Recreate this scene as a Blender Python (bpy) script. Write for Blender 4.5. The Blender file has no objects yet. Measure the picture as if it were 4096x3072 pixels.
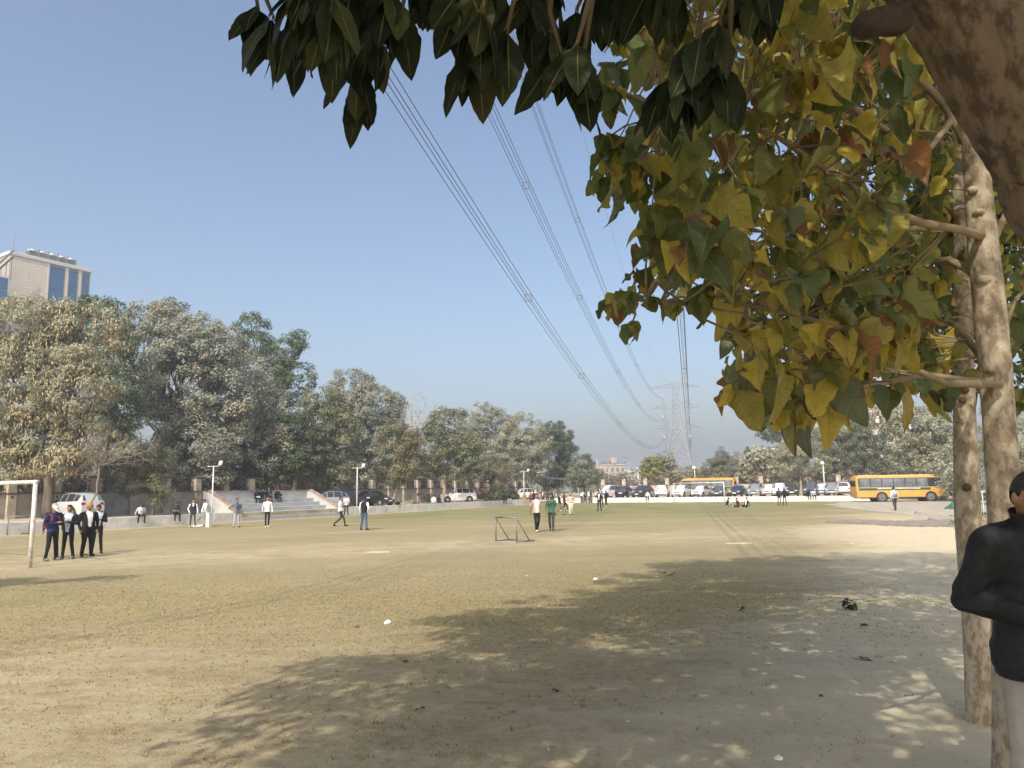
import bpy, bmesh, math, random
import numpy as np
from mathutils import Matrix, Vector

SC = bpy.context.scene
COL = SC.collection
R_ = math.radians
rng = np.random.default_rng(7)
random.seed(7)

# ------------------------------------------------------------ camera
FPX, W0, H0 = 3050.0, 4096, 3072
CAMZ = 2.08
PITCH = math.atan((1955 - 1536) / FPX)
ROLL = R_(-0.88)
RM = Matrix.Rotation(math.pi / 2 + PITCH, 3, 'X') @ Matrix.Rotation(ROLL, 3, 'Z')
cam_d = bpy.data.cameras.new('camera')
cam_d.sensor_width = 36.0
cam_d.lens = 36.0 * FPX / W0
cam_d.clip_start = 0.05
cam_d.clip_end = 9000
cam = bpy.data.objects.new('camera', cam_d)
cam.matrix_world = Matrix.Translation((0, 0, CAMZ)) @ RM.to_4x4()
COL.objects.link(cam)
SC.camera = cam

# ------------------------------------------------------------ light
SUN_EL = R_(43)
SHADOW_AZ = math.atan2(0.34, 1.0)          # shadows run away from the camera and a little to the right
sx, sy = math.sin(SHADOW_AZ), math.cos(SHADOW_AZ)
TO_SUN = Vector((-sx * math.cos(SUN_EL), -sy * math.cos(SUN_EL), math.sin(SUN_EL)))
sun_d = bpy.data.lights.new('sun', 'SUN')
sun_d.energy = 2.35
sun_d.angle = R_(0.55)
sun_d.color = (1.0, 0.94, 0.83)
sun = bpy.data.objects.new('sun', sun_d)
sun.rotation_euler = TO_SUN.to_track_quat('Z', 'Y').to_euler()
sun.location = (0, 0, 60)
COL.objects.link(sun)
world = bpy.data.worlds.new('World')
SC.world = world
world.use_nodes = True
nt = world.node_tree
for n in list(nt.nodes):
    nt.nodes.remove(n)
sky = nt.nodes.new('ShaderNodeTexSky')
sky.sky_type = 'NISHITA'
sky.sun_disc = False
sky.sun_elevation = SUN_EL
sky.sun_rotation = math.atan2(TO_SUN.x, TO_SUN.y)
sky.air_density = 1.0
sky.dust_density = 4.3
sky.ozone_density = 1.6
bgn = nt.nodes.new('ShaderNodeBackground')
bgn.inputs['Strength'].default_value = 0.111
won = nt.nodes.new('ShaderNodeOutputWorld')
hsn = nt.nodes.new('ShaderNodeHueSaturation')
hsn.inputs['Saturation'].default_value = 1.0
mun = nt.nodes.new('ShaderNodeMix'); mun.data_type = 'RGBA'; mun.blend_type = 'MULTIPLY'
mun.inputs['Factor'].default_value = 1.0
mun.inputs['B'].default_value = (1.01, 1.0, 0.985, 1)
nt.links.new(sky.outputs[0], hsn.inputs['Color'])
nt.links.new(hsn.outputs[0], mun.inputs['A'])
nt.links.new(mun.outputs['Result'], bgn.inputs[0])
nt.links.new(bgn.outputs[0], won.inputs[0])
SC.view_settings.view_transform = 'Standard'
SC.view_settings.look = 'None'
SC.view_settings.exposure = 0.98
SC.view_settings.gamma = 1.0
SC.render.engine = 'CYCLES'
SC.cycles.use_denoising = True
SC.cycles.max_bounces = 6
SC.cycles.diffuse_bounces = 3
SC.cycles.glossy_bounces = 2
SC.cycles.transmission_bounces = 3
SC.cycles.transparent_max_bounces = 8
SC.cycles.volume_bounces = 0
SC.cycles.use_adaptive_sampling = True
SC.cycles.adaptive_threshold = 0.02

# ------------------------------------------------------------ terrain and pixel helpers
def sstep(x):
    x = np.clip(x, 0.0, 1.0)
    return x * x * (3 - 2 * x)

def hg(x, y):
    """height of the playing field: flat, with a low bank where the photographer stands"""
    x = np.asarray(x, float); y = np.asarray(y, float)
    m = 0.42 * sstep((17.5 - y + 0.10 * x) / 12.0)
    m = m * sstep((y + 60) / 40.0)
    m = m + 0.07 * np.exp(-(((x - 4.6) / 1.6) ** 2 + ((y - 11.0) / 2.6) ** 2))
    m = m + 0.05 * np.exp(-(((x - 6.0) / 2.0) ** 2 + ((y - 16.0) / 3.0) ** 2))
    m = m + 0.012 * np.sin(x * 1.7 + 0.6 * y) * np.sin(y * 1.1 - 0.4 * x) * sstep((30 - y) / 12)
    return m

def ray(px, py):
    d = RM @ Vector(((px - W0 / 2) / FPX, -(py - H0 / 2) / FPX, -1.0))
    return d

def at(px, py, Y):
    """the point of the scene seen at that place of the photograph, Y metres ahead"""
    d = ray(px, py)
    return Vector((0, 0, CAMZ)) + d * (Y / d.y)

def gp(px, py):
    d = ray(px, py)
    z = 0.0
    for _ in range(12):
        t = (z - CAMZ) / d.z
        p = Vector((0, 0, CAMZ)) + d * t
        z = float(hg(p.x, p.y))
    p.z = z
    return p

# the rectangular field: its left kerb wall runs along U from O, N points outwards; the far wall runs along V
O = Vector((-27.9, 41.5, 0))
U = Vector((0.443, 0.896, 0)).normalized()
N = Vector((-U.y, U.x, 0))
V = Vector((U.y, -U.x, 0))
LCOR = 76.0
KCOR = O + U * LCOR
WALL_H = 0.68
PARK_Z = 0.60
UANG = math.atan2(U.y, U.x)

def onl(px, w):
    """place on the left side, w metres outside the kerb wall, in the photograph's column px"""
    d = ray(px, 1990)
    a = O + N * w
    # a + s U = t d  (horizontal)
    det = U.x * (-d.y) - U.y * (-d.x)
    s = ((-a.x) * (-d.y) - (-a.y) * (-d.x)) / det
    return a + U * s, s

def onf(px, w):
    d = ray(px, 1990)
    a = KCOR + U * w
    det = V.x * (-d.y) - V.y * (-d.x)
    s = ((-a.x) * (-d.y) - (-a.y) * (-d.x)) / det
    return a + V * s, s

# ------------------------------------------------------------ materials
MATS = {}
def mat(name, col, rough=0.65, metal=0.0, var=0.0, scale=6.0, bump=0.0, bscale=None, spec=0.35,
        col2=None, stretch=None, coat=0.0, coords='Object', detail=5.0, trans=0.0):
    if name in MATS:
        return MATS[name]
    m = bpy.data.materials.new(name)
    m.use_nodes = True
    t = m.node_tree
    b = t.nodes['Principled BSDF']
    b.inputs['Roughness'].default_value = rough
    b.inputs['Metallic'].default_value = metal
    b.inputs['Specular IOR Level'].default_value = spec
    b.inputs['Coat Weight'].default_value = coat
    b.inputs['Coat Roughness'].default_value = 0.08
    b.inputs['Base Color'].default_value = (*col, 1)
    if trans:
        b.inputs['Transmission Weight'].default_value = trans
    if var or bump or col2:
        tc = t.nodes.new('ShaderNodeTexCoord')
        mp = t.nodes.new('ShaderNodeMapping')
        if stretch:
            mp.inputs['Scale'].default_value = stretch
        t.links.new(tc.outputs[coords], mp.inputs['Vector'])
        nz = t.nodes.new('ShaderNodeTexNoise')
        nz.inputs['Scale'].default_value = scale
        nz.inputs['Detail'].default_value = detail
        nz.inputs['Roughness'].default_value = 0.65
        t.links.new(mp.outputs[0], nz.inputs['Vector'])
        if var or col2:
            rp = t.nodes.new('ShaderNodeValToRGB')
            e = rp.color_ramp.elements
            e[0].position, e[1].position = (0.43, 0.55) if col2 else (0.35, 0.65)
            if col2:
                e[0].color = (*col2, 1); e[1].color = (*col, 1)
            else:
                e[0].color = (*[c * (1 - var) for c in col], 1)
                e[1].color = (*[min(1, c * (1 + var)) for c in col], 1)
            t.links.new(nz.outputs['Fac'], rp.inputs['Fac'])
            t.links.new(rp.outputs[0], b.inputs['Base Color'])
        if bump:
            n2 = nz
            if bscale:
                n2 = t.nodes.new('ShaderNodeTexNoise')
                n2.inputs['Scale'].default_value = bscale
                n2.inputs['Detail'].default_value = 6
                t.links.new(mp.outputs[0], n2.inputs['Vector'])
            bp = t.nodes.new('ShaderNodeBump')
            bp.inputs['Strength'].default_value = bump
            bp.inputs['Distance'].default_value = 0.02
            t.links.new(n2.outputs['Fac'], bp.inputs['Height'])
            t.links.new(bp.outputs[0], b.inputs['Normal'])
    MATS[name] = m
    return m

def leaf_mat(name, col, trans=0.3, rough=0.75, spec=0.08, tint=True):
    """foliage made of many small faces: colour times the leaf's own tint, part of the light passing through"""
    if name in MATS:
        return MATS[name]
    m = bpy.data.materials.new(name); m.use_nodes = True
    t = m.node_tree
    b = t.nodes['Principled BSDF']
    out = t.nodes['Material Output']
    b.inputs['Roughness'].default_value = rough
    b.inputs['Specular IOR Level'].default_value = spec
    tr = t.nodes.new('ShaderNodeBsdfTranslucent')
    mx = t.nodes.new('ShaderNodeMixShader')
    mx.inputs[0].default_value = trans
    at_ = t.nodes.new('ShaderNodeAttribute'); at_.attribute_name = 'tint'
    mu = t.nodes.new('ShaderNodeMix'); mu.data_type = 'RGBA'; mu.blend_type = 'MULTIPLY'
    mu.inputs['Factor'].default_value = 1.0
    mu.inputs['A'].default_value = (*col, 1)
    t.links.new(at_.outputs['Color'], mu.inputs['B'])
    t.links.new(mu.outputs['Result'], b.inputs['Base Color'])
    t.links.new(mu.outputs['Result'], tr.inputs['Color'])
    t.links.new(b.outputs[0], mx.inputs[1]); t.links.new(tr.outputs[0], mx.inputs[2])
    t.links.new(mx.outputs[0], out.inputs['Surface'])
    MATS[name] = m
    return m

# ------------------------------------------------------------ mesh builder
class MB:
    def __init__(s):
        s.v = []; s.f = []; s.mi = []
    def add(s, vs, fs, mi=0):
        o = len(s.v)
        s.v.extend([tuple(p) for p in vs])
        s.f.extend([tuple(i + o for i in f) for f in fs])
        s.mi.extend([mi] * len(fs))
        return s
    def box(s, x0, x1, y0, y1, z0, z1, mi=0):
        vs = [(x0, y0, z0), (x1, y0, z0), (x1, y1, z0), (x0, y1, z0), (x0, y0, z1), (x1, y0, z1), (x1, y1, z1), (x0, y1, z1)]
        return s.add(vs, [(0, 3, 2, 1), (4, 5, 6, 7), (0, 1, 5, 4), (1, 2, 6, 5), (2, 3, 7, 6), (3, 0, 4, 7)], mi)
    def bbox(s, x0, x1, y0, y1, z0, z1, b=0.01, mi=0):
        """a box with chamfered edges"""
        bm = bmesh.new()
        bmesh.ops.create_cube(bm, size=1)
        for v in bm.verts:
            v.co = Vector(((x0 + x1) / 2 + v.co.x * (x1 - x0), (y0 + y1) / 2 + v.co.y * (y1 - y0), (z0 + z1) / 2 + v.co.z * (z1 - z0)))
        bmesh.ops.bevel(bm, geom=list(bm.edges), offset=b, segments=1, affect='EDGES')
        bm.verts.index_update()
        s.add([v.co for v in bm.verts], [[v.index for v in f.verts] for f in bm.faces], mi)
        bm.free()
        return s
    def tube(s, pts, rad, seg=8, mi=0, cap=True, squash=1.0):
        pts = [Vector(p) for p in pts]
        n = len(pts)
        if not hasattr(rad, '__len__'):
            rad = [rad] * n
        o = len(s.v)
        prev = None
        for i, p in enumerate(pts):
            d = (pts[min(i + 1, n - 1)] - pts[max(i - 1, 0)])
            if d.length < 1e-9:
                d = Vector((0, 0, 1))
            d.normalize()
            if prev is None:
                a = Vector((1, 0, 0)) if abs(d.x) < 0.8 else Vector((0, 1, 0))
                a = (a - d * a.dot(d)).normalized()
            else:
                a = prev - d * prev.dot(d)
                a = a.normalized() if a.length > 1e-6 else Vector((1, 0, 0))
            prev = a
            b = d.cross(a)
            for k in range(seg):
                t = 2 * math.pi * k / seg
                s.v.append(tuple(p + a * (rad[i] * math.cos(t)) + b * (rad[i] * squash * math.sin(t))))
        for i in range(n - 1):
            for k in range(seg):
                k2 = (k + 1) % seg
                s.f.append((o + i * seg + k, o + i * seg + k2, o + (i + 1) * seg + k2, o + (i + 1) * seg + k)); s.mi.append(mi)
        if cap:
            s.f.append(tuple(o + k for k in range(seg))[::-1]); s.mi.append(mi)
            s.f.append(tuple(o + (n - 1) * seg + k for k in range(seg))); s.mi.append(mi)
        return s
    def loft(s, secs, mi=0, cap=True):
        """secs: closed rings with the same number of points"""
        o = len(s.v); k = len(secs[0])
        for r in secs:
            s.v.extend([tuple(p) for p in r])
        for i in range(len(secs) - 1):
            for j in range(k):
                j2 = (j + 1) % k
                s.f.append((o + i * k + j, o + i * k + j2, o + (i + 1) * k + j2, o + (i + 1) * k + j)); s.mi.append(mi)
        if cap:
            s.f.append(tuple(o + j for j in range(k))[::-1]); s.mi.append(mi)
            s.f.append(tuple(o + (len(secs) - 1) * k + j for j in range(k))); s.mi.append(mi)
        return s
    def ell(s, c, r, nu=12, nv=8, mi=0, rot=None, lo=-1.0, hi=1.0):
        """ellipsoid (or the zone of it between lo and hi along its axis)"""
        c = Vector(c); secs = []
        a0, a1 = math.asin(lo), math.asin(hi)
        for i in range(nv + 1):
            a = a0 + (a1 - a0) * i / nv
            a = max(-1.52, min(1.52, a))
            ring = []
            for j in range(nu):
                t = 2 * math.pi * j / nu
                p = Vector((r[0] * math.cos(a) * math.cos(t), r[1] * math.cos(a) * math.sin(t), r[2] * math.sin(a)))
                ring.append(c + (rot @ p if rot else p))
            secs.append(ring)
        return s.loft(secs, mi)
    def prism(s, poly, z0, z1, mi=0):
        n = len(poly)
        vs = [(p[0], p[1], z0) for p in poly] + [(p[0], p[1], z1) for p in poly]
        fs = [tuple(range(n))[::-1], tuple(range(n, 2 * n))] + [(i, (i + 1) % n, n + (i + 1) % n, n + i) for i in range(n)]
        return s.add(vs, fs, mi)
    def mesh(s, name):
        me = bpy.data.meshes.new(name)
        me.from_pydata(s.v, [], s.f)
        me.polygons.foreach_set('material_index', s.mi)
        me.update()
        return me
    def build(s, name, m, parent=None, smooth=False):
        me = s.mesh(name)
        for x in (m if isinstance(m, (list, tuple)) else [m]):
            me.materials.append(x)
        if smooth:
            me.polygons.foreach_set('use_smooth', [True] * len(me.polygons))
        return obj(name, me, parent)

def obj(name, me, parent=None):
    o = bpy.data.objects.new(name, me)
    COL.objects.link(o)
    if parent is not None:
        o.parent = parent
    return o

def tag(o, label=None, cat=None, group=None, kind=None):
    if label: o['label'] = label
    if cat: o['category'] = cat
    if group: o['group'] = group
    if kind: o['kind'] = kind
    return o

def thing(name, label, cat, loc=(0, 0, 0), rz=0.0, group=None):
    o = bpy.data.objects.new(name, None)
    o.empty_display_size = 0.3
    COL.objects.link(o)
    o.location = loc
    o.rotation_euler = (0, 0, rz)
    return tag(o, label, cat, group)

def np_mesh(name, verts, faces, mats, tint=None, smooth=False, uv=None):
    """fast mesh from numpy: faces all with the same number of corners"""
    me = bpy.data.meshes.new(name)
    nv = len(verts); nf, k = faces.shape
    me.vertices.add(nv)
    me.vertices.foreach_set('co', np.ascontiguousarray(verts, np.float32).ravel())
    me.loops.add(nf * k)
    me.loops.foreach_set('vertex_index', np.ascontiguousarray(faces, np.int32).ravel())
    me.polygons.add(nf)
    me.polygons.foreach_set('loop_start', np.arange(0, nf * k, k, dtype=np.int32))
    try:
        me.polygons.foreach_set('loop_total', np.full(nf, k, dtype=np.int32))
    except Exception:
        pass
    for m in mats:
        me.materials.append(m)
    if tint is not None:
        a = me.color_attributes.new('tint', 'FLOAT_COLOR', 'POINT')
        c = np.ones((nv, 4), np.float32); c[:, :3] = tint
        a.data.foreach_set('color', c.ravel())
    if uv is not None:
        l = me.uv_layers.new(name='UVMap')
        l.data.foreach_set('uv', np.ascontiguousarray(uv[faces.ravel()], np.float32).ravel())
    if smooth:
        me.polygons.foreach_set('use_smooth', np.ones(nf, bool))
    me.update(calc_edges=True)
    return me

def norm(a):
    return a / np.maximum(np.linalg.norm(a, axis=-1, keepdims=True), 1e-9)

class FBM:
    """cheap smooth noise: sums of sines with random directions"""
    def __init__(s, seed, n=10, f0=1.0, gain=1.45, dim=3):
        r = np.random.default_rng(seed)
        s.k = [norm(r.normal(size=dim)) * f0 * gain ** i for i in range(n)]
        s.p = r.uniform(0, 6.28, n); s.a = [1 / gain ** (i * .8) for i in range(n)]
    def __call__(s, q):
        return sum(a * np.sin(q @ k + p) for k, p, a in zip(s.k, s.p, s.a)) / sum(s.a)

def bark_tube(path, rad, name, m, parent, seg=48, step=.03, ridge=.006, lump=.02, seed=1, stretch=5.0):
    """trunk with real ridges, furrows and swellings"""
    pts = [Vector(p) for p in path]
    P, Rr, acc = [], [], [0]
    for i in range(len(pts) - 1):
        acc.append(acc[-1] + (pts[i + 1] - pts[i]).length)
    n = max(12, int(acc[-1] / step))
    for j in range(n + 1):
        d = acc[-1] * j / n
        i = max(k for k in range(len(acc) - 1) if acc[k] <= d + 1e-9)
        f = (d - acc[i]) / max(acc[i + 1] - acc[i], 1e-6)
        p0, p1, p2, p3 = pts[max(i - 1, 0)], pts[i], pts[i + 1], pts[min(i + 2, len(pts) - 1)]
        q = 0.5 * ((2 * p1) + (p2 - p0) * f + (2 * p0 - 5 * p1 + 4 * p2 - p3) * f * f + (3 * p1 - p0 - 3 * p2 + p3) * f ** 3)
        P.append(q); Rr.append(rad[i] + (rad[i + 1] - rad[i]) * f)
    mb = MB().tube(P, Rr, seg)
    v = np.array(mb.v)
    c = np.repeat(np.array(P), seg, 0)
    dr = norm(v - c)
    L_ = np.repeat(np.linspace(0, acc[-1], n + 1), seg)
    A = np.tile(np.arange(seg) / seg * 2 * np.pi, n + 1)
    q = np.stack([np.cos(A) * 2.2, np.sin(A) * 2.2, L_ * 22 / stretch], -1)
    f1 = FBM(seed, 12, 2.2, 1.3); f2 = FBM(seed + 5, 6, 1.0, 1.4)
    rid = 1 - np.abs(f1(q * 2.0)) * 3.2
    lum = f2(np.stack([np.cos(A), np.sin(A), L_ * 3.5], -1))
    v = v + dr * (ridge * rid + lump * lum * np.repeat(np.array(Rr), seg) / .12 * .6)[:, None]
    mb.v = [tuple(p) for p in v]
    return mb.build(name, m, parent, True)

# ------------------------------------------------------------ common materials
M_white = mat('white_paint', (0.62, 0.61, 0.57), 0.6, var=0.10, scale=3)
M_wallw = mat('whitewashed_wall', (0.66, 0.64, 0.58), 0.85, var=0.16, scale=1.6, bump=0.25, bscale=30)
M_conc = mat('concrete', (0.36, 0.335, 0.29), 0.9, var=0.25, scale=1.2, bump=0.3, bscale=25)
M_plaster = mat('weathered_plaster', (0.33, 0.29, 0.235), 0.9, var=0.28, scale=0.9, bump=0.25, bscale=18)
M_pillar = mat('pale_pillar_plaster', (0.46, 0.39, 0.31), 0.9, var=0.22, scale=1.5, bump=0.25, bscale=20)
M_stone = mat('stone_cladding', (0.42, 0.36, 0.29), 0.9, var=0.4, scale=4.5, bump=0.5, bscale=8)
M_iron = mat('dark_iron', (0.05, 0.045, 0.045), 0.6, 0.3)
M_steel = mat('galvanised_steel', (0.30, 0.31, 0.32), 0.5, 0.7, var=0.2, scale=6)
M_grey = mat('grey_pipe', (0.20, 0.215, 0.225), 0.5, 0.35, var=0.25, scale=8)
M_black = mat('black_plastic', (0.02, 0.02, 0.022), 0.5)
M_rubber = mat('tyre_rubber', (0.028, 0.027, 0.026), 0.85, var=0.3, scale=8)
M_glass = mat('dark_car_glass', (0.03, 0.035, 0.04), 0.08, 0.0, spec=0.7)
M_bark = mat('grey_brown_bark', (0.12, 0.096, 0.072), 0.95, var=0.4, scale=3, bump=0.6, bscale=9, stretch=(1, 1, 0.25))
M_barkp = mat('pale_bark', (0.38, 0.31, 0.225), 0.95, var=0.25, scale=3, bump=0.4, bscale=9, stretch=(1, 1, 0.3))
M_redcap = mat('faded_red_coping', (0.27, 0.165, 0.135), 0.85, scale=2.5, col2=(0.36, 0.29, 0.25))
M_wire = mat('aluminium_conductor', (0.06, 0.063, 0.07), 0.5, 0.3)
# ------------------------------------------------------------ ground sheet
def grass_amount(x, y):
    g = np.full_like(x, 0.80)
    yc = 30.5 + 0.36 * x - 0.006 * x * x
    wb = 3.6 + 0.10 * np.abs(x)
    g -= 0.62 * np.exp(-(((y - yc) / wb) ** 2)) * sstep((34 - np.abs(x)) / 10)
    g -= 0.28 * np.exp(-(((y - (yc + 13.5 + 0.1 * x)) / 1.3) ** 2))
    g -= 0.18 * np.exp(-(((y - (yc + 24)) / 1.5) ** 2))
    g *= 0.34 + 0.66 * sstep((y - 5.5 + 0.25 * x) / 9.0)
    xb = 0.43 * y - 3.2
    g *= 1 - 0.80 * sstep((x - xb) / (3.5 + 0.10 * y))
    # worn margins by the walls
    w = (x - O.x) * N.x + (y - O.y) * N.y
    g *= sstep((-w - 0.7) / 1.6)
    s = (x - KCOR.x) * U.x + (y - KCOR.y) * U.y
    g *= sstep((-s - 0.8) / 2.0)
    # greener strip far off
    g += 0.16 * sstep((y - 46) / 10) * sstep((20 - x) / 15) * (w < -2)
    return np.clip(g, 0, 1)

def make_ground():
    xs = np.concatenate([-np.geomspace(4000, 66, 14), np.linspace(-64, -16, 90), np.linspace(-15.6, 15.6, 140), np.linspace(16, 70, 100), np.geomspace(72, 4000, 14)])
    ys = np.concatenate([-np.geomspace(600, 20, 8), np.linspace(-18, 3, 24), np.linspace(3.2, 26, 130), np.linspace(26.4, 130, 210), np.geomspace(133, 6000, 16)])
    X, Y = np.meshgrid(xs, ys)
    Z = hg(X, Y)
    nx, ny = len(xs), len(ys)
    v = np.stack([X.ravel(), Y.ravel(), Z.ravel()], -1)
    i = np.arange(nx * ny).reshape(ny, nx)
    f = np.stack([i[:-1, :-1].ravel(), i[:-1, 1:].ravel(), i[1:, 1:].ravel(), i[1:, :-1].ravel()], -1)
    g = grass_amount(X.ravel(), Y.ravel())
    far = sstep((np.hypot(X.ravel(), Y.ravel()) - 150) / 100)
    green = np.clip(0.15 + 0.75 * sstep((Y.ravel() - 38) / 30) + 0.10 * np.sin(X.ravel() * .5), 0, 1)
    xx, yy = X.ravel(), Y.ravel()
    sand = sstep((xx - (0.40 * yy - 2.6)) / (3.0 + 0.08 * yy)) * sstep((60 - yy) / 25)
    t = np.stack([g * (1 - far) + 0.5 * far, green, sand], -1)
    m = bpy.data.materials.new('field_soil_and_grass'); m.use_nodes = True
    T = m.node_tree; L = T.links.new
    b = T.nodes['Principled BSDF']
    b.inputs['Roughness'].default_value = 0.95
    b.inputs['Specular IOR Level'].default_value = 0.1
    def noise(scale, detail=6, rough=0.6, st=(1, 1, 1), w=0):
        mp = T.nodes.new('ShaderNodeMapping'); mp.inputs['Scale'].default_value = st
        mp.inputs['Location'].default_value = (w, w * 1.7, 0)
        mp.inputs['Rotation'].default_value = (0, 0, 0.38)
        L(tc.outputs['Object'], mp.inputs['Vector'])
        n = T.nodes.new('ShaderNodeTexNoise'); n.inputs['Scale'].default_value = scale
        n.inputs['Detail'].default_value = detail; n.inputs['Roughness'].default_value = rough
        L(mp.outputs[0], n.inputs['Vector'])
        return n.outputs['Fac']
    def ramp(fac, stops):
        r = T.nodes.new('ShaderNodeValToRGB')
        e = r.color_ramp.elements
        while len(e) < len(stops): e.new(0.5)
        for q, (p, c) in zip(e, stops):
            q.position = p; q.color = (*c, 1)
        L(fac, r.inputs['Fac'])
        return r.outputs['Color']
    def math_(op, a, bb, clamp=False):
        n = T.nodes.new('ShaderNodeMath'); n.operation = op; n.use_clamp = clamp
        for k, q in enumerate((a, bb)):
            if isinstance(q, (int, float)): n.inputs[k].default_value = q
            else: L(q, n.inputs[k])
        return n.outputs[0]
    def mix(f, a, c, mode='MIX'):
        n = T.nodes.new('ShaderNodeMix'); n.data_type = 'RGBA'; n.blend_type = mode
        for k, q in (('Factor', f), ('A', a), ('B', c)):
            if isinstance(q, (int, float)): n.inputs[k].default_value = q
            elif isinstance(q, tuple): n.inputs[k].default_value = (*q, 1)
            else: L(q, n.inputs[k])
        return n.outputs['Result']
    tc = T.nodes.new('ShaderNodeTexCoord')
    at_ = T.nodes.new('ShaderNodeAttribute'); at_.attribute_name = 'tint'
    sep = T.nodes.new('ShaderNodeSeparateColor'); L(at_.outputs['Color'], sep.inputs[0])
    big = noise(0.22, 5, 0.6, (1, 1.7, 1))
    mid = noise(1.3, 6, 0.65, (1, 1.6, 1), 3)
    fine = noise(9, 6, 0.7, (1, 1, 1), 9)
    vfine = noise(55, 4, 0.7, (1, 1, 1), 5)
    soil = ramp(mid, [(0.28, (0.40, 0.335, 0.21)), (0.5, (0.50, 0.425, 0.275)), (0.72, (0.58, 0.50, 0.34))])
    soil = mix(0.5, soil, ramp(fine, [(0.32, (0.6, 0.58, 0.54)), (0.55, (1, 1, 1))]), 'MULTIPLY')
    soil = mix(0.5, soil, ramp(vfine, [(0.32, (0.6, 0.58, 0.55)), (0.55, (1, 1, 1))]), 'MULTIPLY')
    streak = noise(1.5, 8, 0.75, (0.7, 1.5, 1), 33)
    soil = mix(0.65, soil, ramp(streak, [(0.36, (0.66, 0.62, 0.56)), (0.56, (1, 1, 1))]), 'MULTIPLY')
    soil = mix(0.6, soil, ramp(noise(0.45, 6, 0.6, (1, 1.4, 1), 51), [(0.38, (0.74, 0.70, 0.64)), (0.58, (1, 1, 1))]), 'MULTIPLY')
    soil = mix(math_('MULTIPLY', sep.outputs[2], 0.85), soil, ramp(mid, [(0.3, (0.56, 0.475, 0.32)), (0.7, (0.70, 0.61, 0.43))]))
    # faint whitish chalk and ash smears
    chalk = ramp(noise(0.9, 7, 0.75, (1, 2.2, 1), 21), [(0.66, (0, 0, 0)), (0.76, (1, 1, 1))])
    soil = mix(math_('MULTIPLY', chalk, 0.35), soil, (0.58, 0.555, 0.50))
    dry = ramp(fine, [(0.3, (0.225, 0.185, 0.10)), (0.55, (0.37, 0.31, 0.178)), (0.75, (0.49, 0.42, 0.26))])
    grn = ramp(fine, [(0.3, (0.135, 0.15, 0.055)), (0.6, (0.225, 0.225, 0.09)), (0.8, (0.31, 0.29, 0.135))])
    gcol = mix(math_('MULTIPLY', sep.outputs[1], ramp(big, [(0.3, (0.25,) * 3), (0.6, (1,) * 3)])), dry, grn)
    gcol = mix(0.5, gcol, ramp(vfine, [(0.3, (0.5,) * 3), (0.6, (1.0,) * 3)]), 'MULTIPLY')
    # where grass stands: amount + patchy noise
    a = math_('MULTIPLY', math_('SUBTRACT', big, 0.5), 0.9)
    c = math_('MULTIPLY', math_('SUBTRACT', mid, 0.5), 1.5)
    d = math_('MULTIPLY', math_('SUBTRACT', fine, 0.5), 1.0)
    e = math_('MULTIPLY', math_('SUBTRACT', vfine, 0.5), 0.7)
    k = math_('ADD', sep.outputs[0], math_('ADD', math_('ADD', a, c), math_('ADD', d, e)))
    fac = T.nodes.new('ShaderNodeMapRange'); fac.interpolation_type = 'SMOOTHSTEP'
    fac.inputs['From Min'].default_value = 0.20; fac.inputs['From Max'].default_value = 0.90
    L(k, fac.inputs['Value'])
    col = mix(fac.outputs[0], soil, gcol)
    L(col, b.inputs['Base Color'])
    hsum = math_('ADD', math_('MULTIPLY', fine, 0.6), math_('ADD', math_('MULTIPLY', vfine, 0.35), math_('MULTIPLY', mid, 0.45)))
    bp = T.nodes.new('ShaderNodeBump'); bp.inputs['Strength'].default_value = 0.7; bp.inputs['Distance'].default_value = 0.06
    L(hsum, bp.inputs['Height']); L(bp.outputs[0], b.inputs['Normal'])
    me = np_mesh('ground', v, f, [m], tint=t, smooth=True)
    tag(obj('ground', me), 'worn sports field of dry grass and bare sandy soil', None, None, 'structure')

make_ground()

def strip(name, poly, z0, z1, m, label, kind='structure'):
    mb = MB().prism([(p.x, p.y) for p in poly], z0, z1)
    return tag(mb.build(name, m), label, None, None, kind)

M_park = mat('dusty_parking_soil', (0.42, 0.35, 0.24), 0.95, var=0.3, scale=0.8, bump=0.4, bscale=6)
M_road = mat('grey_gravel_road', (0.40, 0.35, 0.275), 0.95, var=0.25, scale=0.7, bump=0.5, bscale=14, detail=8)
strip('parking_ground', [O + U * -45 + N * 0.12, O + U * (LCOR + 95) + N * 0.12, O + U * (LCOR + 95) + N * 70, O + U * -45 + N * 70][::-1],
      -0.05, PARK_Z, M_park, 'raised dusty parking strip behind the left kerb wall')
strip('parking_ground', [KCOR + U * 0.12 + V * 0.15, KCOR + U * 0.12 + V * 41.5, KCOR + U * 95 + V * 41.5, KCOR + U * 95 + V * 0.15],
      -0.05, PARK_Z - 0.004, M_park, 'raised dusty parking strip behind the far kerb wall')

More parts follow.
